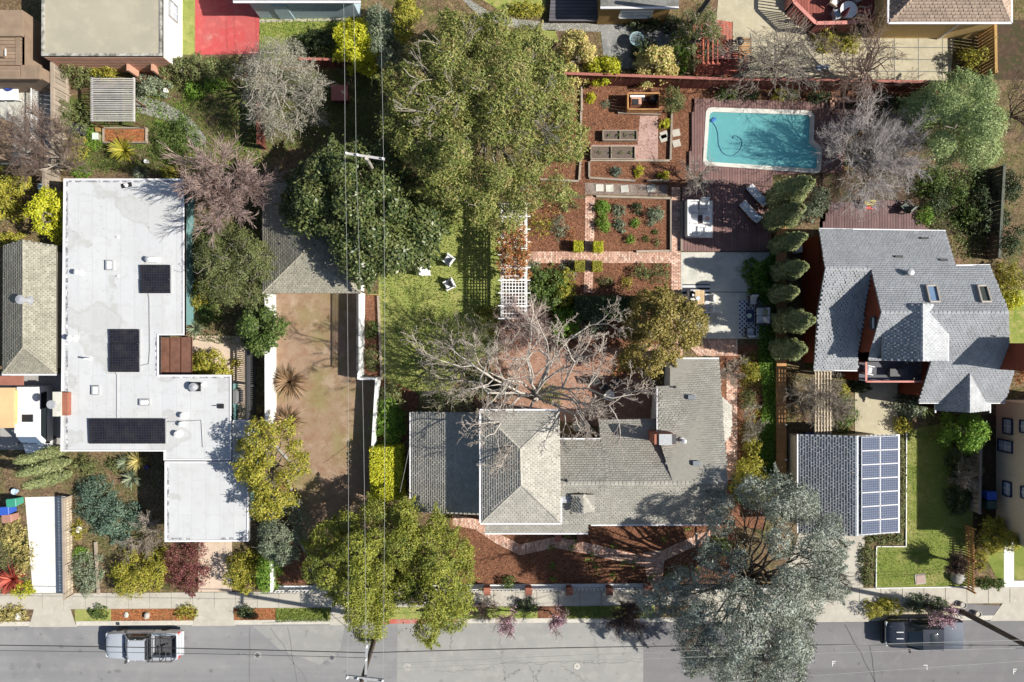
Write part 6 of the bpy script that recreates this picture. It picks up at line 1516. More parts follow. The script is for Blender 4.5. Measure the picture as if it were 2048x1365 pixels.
st = thing('side_table', 'dark plum side table between sofa and fire table', 'table', W(1397,441,zd)); MB().obox((0,0,.36),(.36,.58,.05),bev=.02).part('tabletop', plain('plum', (.05,.03,.035),.5), st, local=True); MB().obox((0,0,.17),(.3,.5,.33)).part('base', M_DW, st, local=True)
def lounger(label, px, py, rz):
    t = thing('sun_lounger', label, 'sun lounger', W(px,py,zd), rz, 'sun loungers on the redwood deck'); P = lambda b, n, m: b.part(n, m, t, local=True)
    P(MB().obox((.28,0,.36), (1.15,.56,.09), bev=.03), 'mattress', M_FOAM); P(MB().obox((-.56,0,.52), (.68,.56,.09), ry=.52, bev=.03), 'back_cushion', M_FOAM)
    P(MB().obox((-.50,0,.63), (.34,.38,.1), ry=.5, bev=.04), 'pillow', M_PILLB)
    for s in (-1,1):
        P(MB().bar((-1.0,s*.31,.27),(.85,s*.31,.27), .05,.07), 'side_rail', M_WOODD); P(MB().bar((-.62,s*.36,.5),(-.1,s*.36,.5), .06,.03), 'arm', M_WOODD)
        for x in (-.92,-.35,.75): P(MB().obox((x,s*.31,.13),(.05,.05,.26)), 'leg', M_WOODD)
    return t
lounger('sun lounger nearest the pool with blue pillow', 1511, 393, 2.28); lounger('sun lounger lit by a sunny streak, nearer the sofa', 1497, 426, 2.28)
rug('black and white striped rug under the dining table', rect(1365,569,1420,642), stripes('striped_rug', [(.03,.03,.035),(.62,.62,.63)], 1, .30), .032)
dt = thing('dining_table', 'long tan wooden dining table on the striped rug', 'table', W(1394,611)); P = lambda b, n, m: b.part(n, m, dt, local=True)
for i in range(4): P(MB().obox((-.24+i*.16,0,.74), (.15,2.0,.04)), 'tabletop_plank', islandmat('pale_teak', (.52,.38,.22), .1))
for x in (-.25,.25):
    for y in (-.85,.85): P(MB().obox((x,y,.36),(.07,.07,.72)), 'leg', M_TANW)
MB().lathe(W(1396,597,.76), [(.13,0),(.15,.02),(.15,.03),(.11,.03)], 14).thing('plate', 'pale blue plate on the tan dining table', 'plate', plain('pale_plate', (.5,.55,.62), .4))
for i, (x, y, a) in enumerate(((1376,590,0),(1376,612,0),(1413,598,math.pi),(1413,620,math.pi),(1392,642,math.pi/2))):
    armchair(['dark dining chair at upper side of the table','dark dining chair lower on the path side','pale dining chair facing the table in sun','pale dining chair at table in shade','white dining chair at the foot of the table'][i], x, y, a, M_BLACK if i < 2 else M_WHITE, M_DW if i < 2 else M_FOAM, .5, .03, name='dining_chair')
t = NT('dotted_rug'); v = t.n('TexVoronoi'); v.inputs['Scale'].default_value = 4.6; v.inputs['Randomness'].default_value = 0.0
mp = t.n('Mapping'); mp.inputs['Rotation'].default_value = (0,0,R(45)); mp.inputs['Scale'].default_value = (1,1,0.001); t.l(t.geo.outputs['Position'], mp.inputs[0]); t.l(mp.outputs[0], v.inputs['Vector'])
rr = t.ramp(v.outputs['Distance'], [(.30,(.04,.06,.11)),(.36,(.48,.50,.54))]); t.l(rr, t.b.inputs['Base Color']); t.b.inputs['Roughness'].default_value = .95
rug('pale rug with navy dots on the shaded patio', rect(1478,600,1530,672), t.m, .032)
armchair('white patio armchair at the upper end of the dotted rug', 1502, 602, -math.pi/2, M_DW, M_FOAM, .66, .03, M_FOAM); armchair('white patio armchair at the lower end of the dotted rug', 1496, 665, math.pi/2, M_DW, M_FOAM, .66, .03, M_PILLB)
sofa('white two seat sofa with green pillow on the dotted rug', 1521, 632, math.pi, 1.15, M_FOAM, M_DW, .03, [(0,.3,.3,M_FOAM),(0,-.25,-.3,M_PILLG)])
ct = thing('coffee_table', 'low navy coffee table with a round bowl on the dotted rug', 'table', W(1498,632,.04)); MB().obox((0,0,.32),(.5,.86,.05),bev=.02).part('tabletop', M_NAVY, ct, local=True)
for x in (-.2,.2):
    for y in (-.36,.36): MB().obox((x,y,.15),(.05,.05,.3)).part('leg', M_NAVY, ct, local=True)
MB().lathe(W(1498,632,.38), [(.10,0),(.17,.06),(.15,.07),(.1,.04)], 16).thing('bowl', 'pale green bowl on the navy coffee table', 'bowl', plain('pale_green_glaze', (.5,.6,.48), .4))
# red upper deck with table, closed umbrella and chairs
ud = deck('raised red deck with a round white table at the top edge', [(1590,-60),(1778,-60),(1778,40),(1640,48),(1592,6)], islandmat('brick_red_deck', (.27,.085,.065), .12, .75), 6, .9, True, name='raised_deck')
ur = thing('deck_railing', 'pink stained railing around the raised red deck', 'railing', W(1640,48))
rp = [W(1588,-40,1.75), W(1588,4,1.75), W(1632,47,1.75), W(1715,45,1.75)]
for a, b_ in zip(rp[:-1], rp[1:]):
    MB().bar(a, b_, .24, .06).part('cap_rail', M_PINK, ur); n = max(2, int((b_-a).length/.2))
    for i in range(n+1): p = a.lerp(b_, i/n); MB().bar((p.x,p.y,.1),(p.x,p.y,1.7), .07).part('baluster', M_PINK, ur)
rt = thing('round_table', 'round white table on the raised red deck', 'table', W(1688,29,.92)); MB().lathe((0,0,.66), [(.05,0),(.56,.02),(.58,.04),(.05,.05)], 28).part('tabletop', M_WHITE, rt, local=True); MB().lathe((0,0,0), [(.3,0),(.3,.04),(.05,.08),(.05,.66)], 12).part('pedestal', M_WHITE, rt, local=True)
um = thing('umbrella', 'closed maroon umbrella leaning over the round table', 'umbrella', W(1690,26,1.6)); MB().tube([W(1686,30,1.7), W(1698,18,3.0)], .025, 6).part('pole', M_GREY, um)
MB().tube([W(1688,28,2.0), W(1694,22,2.5), W(1700,15,3.2)], [.22,.15,.03], 9).part('canopy', plain('maroon_cloth', (.11,.03,.045), .9, var=.3), um)
for i, (x, y, a) in enumerate(((1664,10,-.6),(1706,0,2.6),(1718,30,3.0),(1668,36,.3),(1767,22,2.9),(1766,38,3.2))):
    armchair(['pale deck chair left of the round table','pale chair above the round table','red seated chair right of the round table','white framed chair in shadow of the deck table','blue cushioned chair against the brown roofed house','white chair by the house wall on the raised deck'][i], x, y, a, M_GREY if i % 2 else M_PALEW, [M_FOAM,M_FOAM,plain('brick_cushion',(.3,.08,.07),.9),M_PILLB,M_PILLB,M_FOAM][i], .62, .92, name='deck_chair')
# glass table on flagstones, grill, assorted yard items
gt = thing('glass_table', 'round glass topped table on the shaded flagstones', 'table', W(1270,86)); MB().lathe((0,0,.68), [(.4,0),(.5,0),(.5,.025),(.4,.02)], 24).part('tabletop', plain('green_glass', (.25,.36,.38), .12, spec=.8), gt, local=True); MB().lathe((0,0,.70), [(.02,0),(.39,.0),(.38,.01),(.02,.012)], 24).part('glass', plain('grey_glass', (.16,.2,.21), .1, spec=.8), gt, local=True)
for k in range(3): a = k*2.09; MB().bar((.35*math.cos(a),.35*math.sin(a),0),(.3*math.cos(a),.3*math.sin(a),.68), .03).part('leg', M_STEEL, gt, local=True)
pc = thing('picnic_table', 'dark red picnic table on the red stained deck', 'table', W(1437,98,.15))
for i in range(4): MB().obox((-.27+i*.18,0,.72),(.165,1.25,.04)).part('tabletop_plank', M_SIDER, pc, local=True)
for s in (-1,1): MB().obox((0,s*.45,.36),(.6,.07,.7)).part('leg', M_SIDER, pc, local=True)
bn = thing('bench', 'flat pink wood bench on the red deck', 'bench', W(1440,118,.15))
for i in range(2): MB().obox((0,-.1+i*.2,.42),(1.3,.19,.04)).part('seat_plank', M_PINK, bn, local=True)
for s in (-1,1): MB().obox((s*.5,0,.2),(.06,.34,.4)).part('leg', M_PINK, bn, local=True)
br_ = thing('barbecue', 'black kettle barbecue beside the slatted rack', 'barbecue', W(1472,92,.14)); MB().lathe((0,0,.55), [(.05,0),(.24,.08),(.31,.2),(.31,.24),(.22,.38),(.04,.42)], 16).part('kettle', M_BLACK, br_, local=True, smooth=50)
for k in range(3): a = k*2.09; MB().bar((.3*math.cos(a),.3*math.sin(a),0),(.18*math.cos(a),.18*math.sin(a),.6), .025).part('leg', M_DGREY, br_, local=True)
kl = MB().obox(W(1646,135,.35), (.95,.34,.12), .1, bev=.12); kl.thing('sled', 'small blue and white sled on the tan concrete yard', 'sled', M_PILLB)
gr = thing('covered_grill', 'grey covered grill beside the white house wall', 'grill', W(479,792)); MB().obox((0,0,.5),(.55,1.05,1.0),bev=.18).part('cover', plain('grill_cover', (.13,.13,.135), .85), gr, local=True)
for i, (x, y, m, l) in enumerate(((28,1016,plain('bin_blue',(.03,.09,.42),.5),'blue wheeled bin at the end of the white driveway'),(42,1000,plain('bin_green',(.04,.25,.17),.5),'green wheeled bin at the end of the white driveway'),(33,1031,plain('bin_brown',(.33,.17,.13),.6),'brownish box beside the blue wheeled bin'),
                                  (1614,872,plain('bin_blue',(.03,.09,.42),.5),'blue wheeled bin behind the solar garage'),(1965,986,plain('bin_blue',(.03,.09,.42),.5),'blue wheeled bin beside the beige house'),(1965,1004,plain('bin_dkgreen',(.03,.07,.06),.5),'dark green bin beside the beige house'))):
    t = thing('wheeled_bin' if i != 2 else 'storage_box', l, 'bin' if i != 2 else 'box', W(x,y,.0), .08); MB().loft([[Vector((a*k,b_*k,z)) for a,b_ in ((-.3,-.26),(.3,-.26),(.3,.26),(-.3,.26))] for k,z in ((.8,.08),(1.0,.95))]).part('body', m, t, local=True)
    MB().obox((0,0,.99),(.68,.58,.07),bev=.04).part('lid', m, t, local=True); MB().tube([(-.33,-.2,.95),(-.33,.2,.95)], .02, 6).part('handle', M_BLACK, t, local=True)
    for s in (-1,1): MB().tube([(-.26,s*.24,.1),(-.26,s*.3,.1)], .1, 10).part('wheel', M_TYRE, t, local=True)
for x, y, r, l, m in ((34,982,.2,'pale blue pot at the top of the white driveway',plain('pale_blue_glaze',(.45,.58,.72),.3)),(297,934,.17,'purple pot beside the white house corner',plain('purple_glaze',(.06,.05,.15),.4)),(335,184,.15,'small white pot on the gravel path',M_WHITE),
                   (296,325,.14,'white pot in the left back garden',M_WHITE),(1922,1208,.22,'pale stone ball in the verge',M_STONE),(1958,940,.2,'olive ceramic pot beside the beige house',plain('olive_glaze',(.14,.15,.05),.4)),(1952,1226,.2,'round pale stone in the asphalt verge',M_CONC)):
    MB().lathe(W(x,y), [(r*.7,0),(r,.25),(r*1.05,.32),(r*.85,.32),(r*.8,.26)], 14).thing('pot', l, 'pot', m)
def stone(label, px, py, w, d, h, mat=None, rz=0.0):
    rng = seed(label); b = MB(); n = 9; P0 = W(px,py); rings = []
    for k, (s, z) in enumerate(((1,0),(1.02,.45),(.75,.85),(.3,1.0))):
        rings.append([P0 + Vector((w/2*s*math.cos(2*math.pi*j/n+rz)*rng.uniform(.8,1.15), d/2*s*math.sin(2*math.pi*j/n+rz)*rng.uniform(.8,1.15), h*z*rng.uniform(.85,1.1) if z else -.02)) for j in range(n)])
    b.loft(rings); return b.thing('boulder', label, 'rock', mat or M_STONE, smooth=50)
stone('pale boulder in the far left verge', 39,1231,.5,.6,.35,M_CONCW); stone('grey boulder in the orange bark verge', 295,1231,.35,.5,.3); stone('flat pale stone in the orange bark verge', 253,1230,.35,.4,.1,M_CONCG)
stone('large grey boulder at the edge of the mown lawn', 1912,1152,.95,1.0,.6); stone('pale boulder under the yellow shrub', 159,1058,.35,.5,.3,M_CONCW)
dg = thing('drain_grate', 'square pinkish drain cover in the mown lawn', 'drain', W(1840,1158)); MB().obox((0,0,.03),(.74,.72,.05),.12).part('rim', M_CONC, dg, local=True)
for s in (-1,1): MB().obox((0,s*.155,.055),(.58,.27,.03),.12).part('grate', plain('pink_grate',(.36,.25,.22),.8), dg, local=True)
we = thing('white_edging', 'thin white board edging of the mown lawn', 'edging', W(1812,870))
for a, b_ in (((1812,862),(1811,1093)),((1811,1093),(1752,1093)),((1752,1093),(1751,1175)),((1752,1176),(1945,1173))): MB().bar(W(*a)+Vector((0,0,.05)), W(*b_)+Vector((0,0,.05)), .05, .1).part('board', M_WHITE, we)
# things in the upper left yards
tb = thing('white_table', 'square white table in the left side yard', 'table', W(30,189)); MB().obox((0,0,.72),(1.45,1.3,.05),bev=.02).part('tabletop', M_WHITE, tb, local=True)
for sx_ in (-.6,.6):
    for sy_ in (-.55,.55): MB().obox((sx_,sy_,.35),(.06,.06,.7)).part('leg', M_WHITE, tb, local=True)
MB().lathe(W(20,173,.78), [(.2,0),(.38,.14),(.36,.15),(.18,.04)], 18).thing('blue_bowl', 'blue bowl on the square white table', 'bowl', plain('cobalt', (.03,.06,.28), .4))
MB().lathe(W(3,168), [(.2,0),(.25,.3),(.2,.31),(.1,.28)], 14).thing('pot', 'pale mint pot at the left edge beside the white table', 'pot', plain('mint', (.45,.56,.5), .5))
lf = thing('lattice_fence', 'low white lattice fence by the narrow side path', 'fence', W(80,160)); b = MB(); A = W(80,152); B = W(77,300); n = 40
for i in range(n):
    for s in (-1,1):
        y = A.y + (B.y-A.y)*i/n; b.bar((A.x,y,.1),(A.x,y+s*.3,.9), .03,.02)
b.part('lattice', M_WHITE, lf, kind='stuff')
for z in (.08,.92): MB().bar((A.x,A.y,z),(A.x,B.y,z), .05).part('rail', M_WHITE, lf)
rb = thing('wooden_bed', 'rectangular timber edged bed below the silver pergola', 'planter', W(247,270)); a, b_ = W(206,285,.25), W(292,256,.25)
for q in (((a.x,a.y),(b_.x,a.y)),((b_.x,a.y),(b_.x,b_.y)),((b_.x,b_.y),(a.x,b_.y)),((a.x,b_.y),(a.x,a.y))): MB().bar((*q[0],.13),(*q[1],.13),.1,.26).part('side', M_GREYW, rb)
MB().box((a.x+.06,a.y+.06,0),(b_.x-.06,b_.y-.06,.16)).part('soil', M_BARK, rb)
cb = thing('compost_bin', 'dark slatted compost bin in the left back garden', 'bin', W(162,264))
for i in range(6): MB().obox((-.42+i*.165,0,.35),(.15,.72,.7+.02*(i%2))).part('slat', plain('charcoal_wood',(.05,.05,.06),.8,var=.25), cb, local=True)
cr = thing('crate', 'pale green topped box beside the timber bed', 'box', W(199,277)); MB().obox((0,0,.25),(.38,.42,.5)).part('body', M_GREYW, cr, local=True); MB().obox((0,0,.52),(.42,.46,.04)).part('lid', plain('pale_green_lid',(.5,.57,.5),.6), cr, local=True)
MB().obox(W(197,260,.15), (.35,.35,.3), .2, bev=.03).thing('basket', 'small golden basket beside the timber bed', 'basket', M_GOLDW)
MB().obox(W(88,373,.12), (.9,.5,.22), .2, bev=.12).thing('tarp_bundle', 'pale blue tarp bundle left of the white house', 'tarp', plain('pale_tarp', (.55,.66,.7), .7))
cp = thing('play_kitchen', 'yellow and red toy bench on the dark redwood deck', 'bench', W(1734,411,.16)); MB().obox((0,.1,.45),(.82,.38,.08),bev=.03).part('seat', plain('mustard',(.5,.4,.06),.6), cp, local=True); MB().obox((0,-.22,.25),(.75,.2,.06),bev=.02).part('step', plain('toy_red',(.5,.06,.05),.6), cp, local=True)
for s in (-1,1): MB().obox((s*.34,-.02,.22),(.06,.5,.42)).part('leg', plain('toy_blue',(.04,.1,.35),.6), cp, local=True)
armchair('dark green adirondack chair on the dark redwood deck', 1806, 416, 2.3, plain('dark_green_paint',(.05,.065,.05),.6), plain('dark_green_paint2',(.06,.075,.06),.6), .7, .16)
pb = thing('planter_box', 'square pinkish wooden planter bench beyond the pool', 'planter', W(1696,213)); a, b_ = W(1665,223,.45), W(1726,200,.45)
for q in (((a.x,a.y),(b_.x,a.y)),((b_.x,a.y),(b_.x,b_.y)),((b_.x,b_.y),(a.x,b_.y)),((a.x,b_.y),(a.x,a.y))): MB().bar((*q[0],.4),(*q[1],.4),.32,.06).part('seat_plank', M_PINKW, pb); MB().bar((*q[0],.19),(*q[1],.19),.2,.36).part('side', M_REDW2, pb)
MB().obox(W(1594,500,.4), (.5,.45,.8), bev=.05).thing('meter_box', 'white utility box beside the red cedar wall', 'box', M_WHITE)
for i, (x, y) in enumerate(((1738,700),(1735,740))): pass
armchair('grey balcony chair on the cedar house balcony', 1731, 740, -.2, M_GREY, M_GREY, .6, 2.62)
bt = thing('balcony_table', 'dark low table on the cedar house balcony', 'table', W(1790,745,2.62)); MB().obox((0,0,.5),(1.2,.5,.05)).part('tabletop', M_DGREY, bt, local=True)
for s in (-.5,.5): MB().obox((s,0,.25),(.06,.4,.5)).part('leg', M_DGREY, bt, local=True)
for i, (x, y, a) in enumerate(((1190,760,.4),(1207,775,2.2),(1230,762,1.3))):
    armchair(['dark courtyard chair left under the bare tree','dark courtyard chair in the middle under the bare tree','dark courtyard chair under the golden tree'][i], x, y, a, M_DGREY, M_DW, .55, .0)
wt = thing('courtyard_table', 'small round white table in the cottage courtyard', 'table', W(1216,790)); MB().lathe((0,0,.68),[(.05,0),(.36,.01),(.36,.03),(.05,.04)],18).part('tabletop', M_WHITE, wt, local=True); MB().lathe((0,0,0),[(.2,0),(.05,.06),(.04,.68)],10).part('pedestal', M_BLACK, wt, local=True)
MB().obox(W(1162,852,.35), (1.1,.7,.7), .1, bev=.12).thing('covered_bench', 'pale covered bench in the small cottage court', 'bench', plain('canvas', (.4,.37,.32), .9))
# ------------------------------------------------------------------ large trees
tree('spreading_tree', 'huge olive green spreading tree above the lawn', [(760,190),(790,120),(840,60),(900,25),(970,25),(1030,60),(1085,85),(1110,130),(1140,175),(1155,215),(1168,240),(1140,270),(1150,300),(1105,325),(1120,370),(1150,388),(1135,415),(1060,400),(1010,430),(960,448),(920,430),(890,395),(860,380),(820,330),(790,290),(770,250)],
     8.5, 'olive', zlow=3.4, lobe=1.1, n=100000, size=.19, base=(985,255), bark=plain('weathered_limbs', (.27,.24,.195), .9, var=.3, scale=3), r0=.3, dome=.5, twig=60, skel=18, clump=.18, asp=.32, flat=.6)
tree('magnolia_tree', 'dark glossy evergreen tree overhanging the small garage', [(556,400),(590,330),(640,292),(700,275),(760,282),(805,340),(835,380),(858,415),(872,462),(838,500),(782,528),(742,556),(708,536),(672,502),(614,455),(570,440)],
     8.0, 'magnolia', zlow=2.6, lobe=1.15, n=44000, size=.24, base=(735,440), bark=M_BARKG, r0=.25, dome=.8, clump=.2, asp=.5)
tree('leaning_pine', 'bright green leaning street tree by the pole', [(622,1095),(650,1050),(700,1040),(735,1022),(800,1014),(845,1036),(900,1048),(930,1105),(933,1180),(915,1240),(892,1275),(850,1292),(828,1275),(835,1235),(800,1205),(760,1215),(750,1265),(725,1290),(718,1250),(700,1228),(650,1190),(610,1160),(600,1120)],
     6.6, 'pine', zlow=3.0, lobe=.95, n=80000, size=.15, base=(772,1237), bark=M_BARKD, r0=.24, dome=.7, twig=40, skel=12, clump=.13, asp=.4)
tree('blue_cedar', 'tall blue grey cedar spreading over the road', [(1500,985),(1555,972),(1605,972),(1645,1010),(1690,1050),(1722,1090),(1705,1130),(1725,1170),(1690,1210),(1640,1240),(1642,1290),(1620,1340),(1600,1385),(1520,1400),(1440,1392),(1365,1372),(1390,1330),(1345,1290),(1298,1260),(1318,1200),(1350,1160),(1400,1110),(1440,1080),(1462,1020)],
     10.5, 'cedar', zlow=3.0, lobe=.95, n=95000, size=.165, gap=1.35, base=(1480,1150), bark=M_BARKD, r0=.22, dome=.8, twig=60, skel=14, clump=.15, asp=.3, flat=.5, up=.1)
tree('yellow_street_tree', 'yellow green tree at the corner of the white house', [(468,905),(490,855),(540,842),(590,862),(602,910),(590,960),(560,975),(575,1010),(550,1042),(505,1035),(498,985),(470,950)],
     6.0, 'yellow', zlow=2.6, lobe=.6, n=15000, size=.14, gap=1.4, base=(555,930), r0=.14, dome=.7, twig=80)
tree('grey_green_tree', 'grey green feathery tree beside the corner bed', (553,1075,42,60), 4.4, 'sage', lobe=.6, n=10400, size=.13, base=(565,1060), asp=.35, twig=60)
tree('golden_tree', 'golden olive tree above the cottage north wing', [(1268,620),(1290,590),(1340,572),(1375,600),(1400,630),(1410,670),(1385,700),(1350,715),(1330,745),(1290,758),(1262,735),(1280,690),(1265,655)],
     6.2, 'oliveY', zlow=2.6, lobe=.75, n=24000, size=.15, base=(1325,668), r0=.15, dome=.7, twig=70)
tree('soft_green_tree', 'pale soft green billowing tree at the right', [(1858,178),(1885,155),(1930,162),(1975,145),(2012,160),(2020,200),(2010,250),(1992,300),(1960,318),(1915,312),(1885,316),(1862,285),(1872,240),(1860,205)],
     7.0, 'soft', zlow=2.0, lobe=1.1, n=52000, size=.12, gap=1.4, base=(1915,245), r0=.2, dome=.75, clump=.2, asp=.45)
tree('silver_tree', 'silvery grey tree with fine pale twigs near the red patio', [(470,130),(495,80),(540,60),(590,85),(618,120),(628,180),(600,230),(560,265),(520,240),(480,220),(468,180)],
     6.2, 'silver', zlow=2.6, lobe=.75, n=24000, size=.10, base=(552,185), bark=M_TWIGW, r0=.16, twig=330, asp=.3)
tree('brown_green_tree', 'brownish green evergreen beside the white house', (462,532,72,76), 4.6, 'gbrown', lobe=.75, n=20000, size=.13, twig=80, dome=.7, asp=.4)
tree('round_green_tree', 'rounded sage green tree against the tall white wall', (508,655,38,48), 4.2, 'green', lobe=.6, n=8400, size=.16)
tree('lime_tree_small', 'lime green small tree beside the white roof edge', (95,424,32,48), 3.6, 'lime', lobe=.5, n=6000, size=.16)
tree('lime_tree_small', 'lime green small tree beside the beige house', (1948,868,36,34), 3.4, 'fresh', lobe=.5, n=6400, size=.15)
tree('lemon_tree', 'lime yellow shrub tree on the small sunny lawn', (708,82,42,48), 3.4, 'lime', lobe=.55, n=9200, size=.15)
tree('yellow_tree', 'tall yellow leaved shrub at the top beside the wires', [(790,0),(825,0),(828,50),(815,85),(790,80)], 4.0, 'yellow', lobe=.5, n=6800, size=.14)
tree('mixed_tree', 'grey green tall shrub between lemon shrub and big tree', [(748,10),(785,20),(790,80),(785,130),(760,140),(742,90)], 3.8, 'sage', lobe=.5, n=8400, size=.13)
tree('cream_tree', 'cream yellow leaved rounded tree by the grey path', (1157,98,38,42), 3.6, 'cream', lobe=.55, n=8400, size=.16)
tree('cream_tree', 'cream yellow leaved tree behind the red fence', (1318,122,42,28), 3.0, 'cream', lobe=.5, n=6400, size=.16)
tree('citrus_tree', 'bright lime shrub against the red fence', (1212,133,28,22), 2.4, 'lime', lobe=.4, n=4000, size=.14)
tree('grey_leaf_tree', 'grey brown shrub tree beside the dark top pole', (1405,60,40,50), 3.6, 'gbrown', lobe=.5, n=7600, size=.11, bark=M_TWIGG, twig=160, asp=.4)
tree('orange_tree', 'golden berried shrub below the beige house', (2000,1076,30,28), 2.4, 'yellow', lobe=.5, n=6000, size=.14)
tree('juniper_tree', 'olive yellow shrub beside the blue cedar', (1515,968,32,36), 3.0, 'yellow', lobe=.5, n=5200, size=.13)
tree('feathery_tree', 'feathery olive tree left of the bare courtyard tree', [(838,705),(865,660),(920,625),(975,640),(1005,680),(985,740),(960,790),(915,825),(860,830),(835,790),(850,745)], 5.2, 'gbrown', zlow=2.2, lobe=.7, n=13000, size=.10, base=(925,745), bark=M_TWIGG, r0=.12, twig=420, asp=.3)
# ------------------------------------------------------------------ leafless trees
bare('bare_tree', 'great leafless pale tree over the cottage courtyard', 1070, 760, 145, 8.5, base=(1072,800), maxlev=4, kids=2, r0=.14, mat=islandmat('tan_grey_twigs', (.43,.37,.32), .25, .9), bark=M_BARKW, spread=.6, up=.03, fork=.3, jit=.22, rmin=.009, nofit=True,
     targets=[(915,700,6.6),(895,745,6.0),(965,665,6.6),(1010,700,7.8),(1060,650,7.2),(1110,700,7.6),(1180,690,6.6),(1210,740,6.4),(1225,800,5.8),(1160,825,6.0),(1090,855,6.2),(995,835,6.2),(945,805,6.0),(1040,770,8.2),(1130,640,6.2)])
bare('bare_tree', 'pinkish leafless dense twigged tree beside the white roof', 452, 378, 84, 7.0, base=(462,385), mains=12, maxlev=4, kids=2, r0=.17, mat=M_TWIGP, bark=M_TWIGW, spread=.42, up=.02, jit=.11, rmin=.010, tilt=1.2, leaf='maroon', nleaf=1500, lsize=.07)
bare('bare_tree', 'silvery leafless tree beyond the pool', 1748, 312, 100, 5.2, base=(1715,330), mains=16, maxlev=4, kids=2, r0=.12, mat=islandmat('lavender_grey_twigs', (.50,.455,.44), .2, .9), bark=M_TWIGW, spread=.55, up=.04, jit=.2, tilt=1.2, rmin=.0055, leaf='silver', nleaf=1800, lsize=.06)
bare('bare_tree', 'brown leafless tree over the fence at the upper right', 1715, 120, 105, 5.6, base=(1735,160), mains=16, maxlev=4, kids=1, r0=.12, mat=M_TWIGB, bark=M_TWIGB, spread=.6, up=.02, rmin=.009)
bare('bare_tree', 'pale leafless tree over the tan concrete yard', 1545, 118, 90, 5.0, base=(1545,140), mains=16, maxlev=4, kids=1, r0=.12, mat=M_TWIGG, bark=M_TWIGG, spread=.65, up=.02, rmin=.01, leaf='silver', nleaf=900, lsize=.09)
bare('bare_tree', 'brown leafless tree at the right edge below the dark earth', 2038, 225, 62, 5.0, base=(2010,240), mains=9, maxlev=4, kids=1, r0=.1, mat=M_TWIGB, spread=.55, up=.02, rmin=.009)
bare('bare_tree', 'dark leafless tree in the left back garden', 92, 305, 75, 5.0, base=(148,330), mains=7, maxlev=4, kids=2, r0=.12, mat=M_TWIGB, bark=M_TWIGG, spread=.55, up=.02, rmin=.008)
bare('bare_tree', 'small silvery leafless tree on the deck edge', 1388, 358, 40, 3.0, base=(1392,362), mains=6, maxlev=3, kids=2, r0=.06, mat=M_TWIGW, spread=.6)
bare('bare_tree', 'leafless tree beside the mown lawn boulder', 1902, 1118, 20, 2.2, base=(1904,1124), mains=7, maxlev=3, kids=3, r0=.07, mat=M_TWIGB, spread=.55)
bare('bare_tree', 'leafless shrub below the white house garage corner', 292, 1068, 48, 1.6, mains=9, maxlev=3, kids=2, r0=.04, mat=M_TWIGG, spread=.6, fork=.08)
bare('bare_tree', 'purplish leafless tree on the grass verge', 1250, 1232, 40, 3.4, base=(1258,1215), mains=7, maxlev=3, kids=3, r0=.07, mat=M_TWIGB, spread=.55, leaf='maroon', nleaf=900, lsize=.08)
bare('bare_shrub', 'dark twiggy shrub on the dry verge', 958, 1217, 34, 1.5, mains=8, maxlev=3, kids=2, r0=.04, mat=M_TWIGB, spread=.6, fork=.08, cat='shrub')
bare('bare_shrub', 'tan twiggy shrub at the cottage north corner', 1465, 745, 30, 1.6, mains=8, maxlev=3, kids=2, r0=.04, mat=M_TWIGG, spread=.5, fork=.08, cat='shrub')
bare('bare_shrub', 'grey twiggy shrub along the narrow side path', 1505, 850, 34, 1.6, mains=8, maxlev=3, kids=2, r0=.04, mat=M_TWIGG, spread=.55, fork=.08, cat='shrub', leaf='sage', nleaf=300)
bare('bare_shrub', 'dry vine tangle over the pale trellis', 1640, 800, 52, 3.0, base=(1632,800), mains=9, maxlev=3, kids=3, r0=.06, mat=M_TWIGG, spread=.7, cat='vine')
bare('bare_shrub', 'thorny brown shrub behind the arbour', 1050, 650, 55, 3.2, base=(1050,660), mains=8, maxlev=3, kids=3, r0=.06, mat=M_TWIGP, spread=.6, cat='shrub')
bare('bare_shrub', 'dry twiggy shrub beside the beige house fence', 1930, 950, 30, 2.0, mains=8, maxlev=3, kids=2, r0=.04, mat=M_TWIGG, spread=.55, cat='shrub')
for i, (x, y, r, b_, l) in enumerate(((1000,1240,25,(1035,1224),'pink blossom tree nearest the leaning pine'),(1117,1243,23,(1098,1222),'pink blossom tree by the second brick pier'),(1885,1228,30,(1868,1218),'pink blossom tree behind the dark pickup'))):
    bare('blossom_tree', l, x, y, r, 2.6, base=b_, mains=6, maxlev=3, kids=2, r0=.05, mat=M_TWIGB, spread=.5, leaf='pinkbl', nleaf=1200, lsize=.075)
# ------------------------------------------------------------------ columnar conifers
def cypress(label, bx, by, h, r, lean=(0,0), n=5200, group='cypresses in the row by the patio', style='cypress'):
    rng = seed(label); c = W(bx, by); t = thing('cypress', label, 'tree', c, group=group)
    u = rng.random(n)**.9; a = rng.uniform(0, 2*np.pi, n); prof = np.sin(np.pi*np.clip(u*.93+.05, 0, 1))**.45*(1-.25*u)
    prof *= 1 + .16*np.sin(a*3 + u*9 + c.x) + .10*np.sin(a*7 - u*21)
    rr = r*prof*rng.uniform(.7, 1.14, n)
    P = np.column_stack([c.x + rr*np.cos(a) + lean[0]*u, c.y + rr*np.sin(a) + lean[1]*u, .15 + u*(h-.2)])
    O = np.column_stack([np.cos(a), np.sin(a), np.full(n, .5)])
    V, Q = leaves(rng, P, O, .17, .45, .6, .3)
    link('crown', np_mesh('crown', V, Q, LS[style], off=c), t)
    V, Q = tubes([[c.x, c.y, -.05, c.x+lean[0]*.9, c.y+lean[1]*.9, h*.9, .12, .02]], 8); link('trunk', np_mesh('trunk', V, Q, M_BARKD, off=c), t)
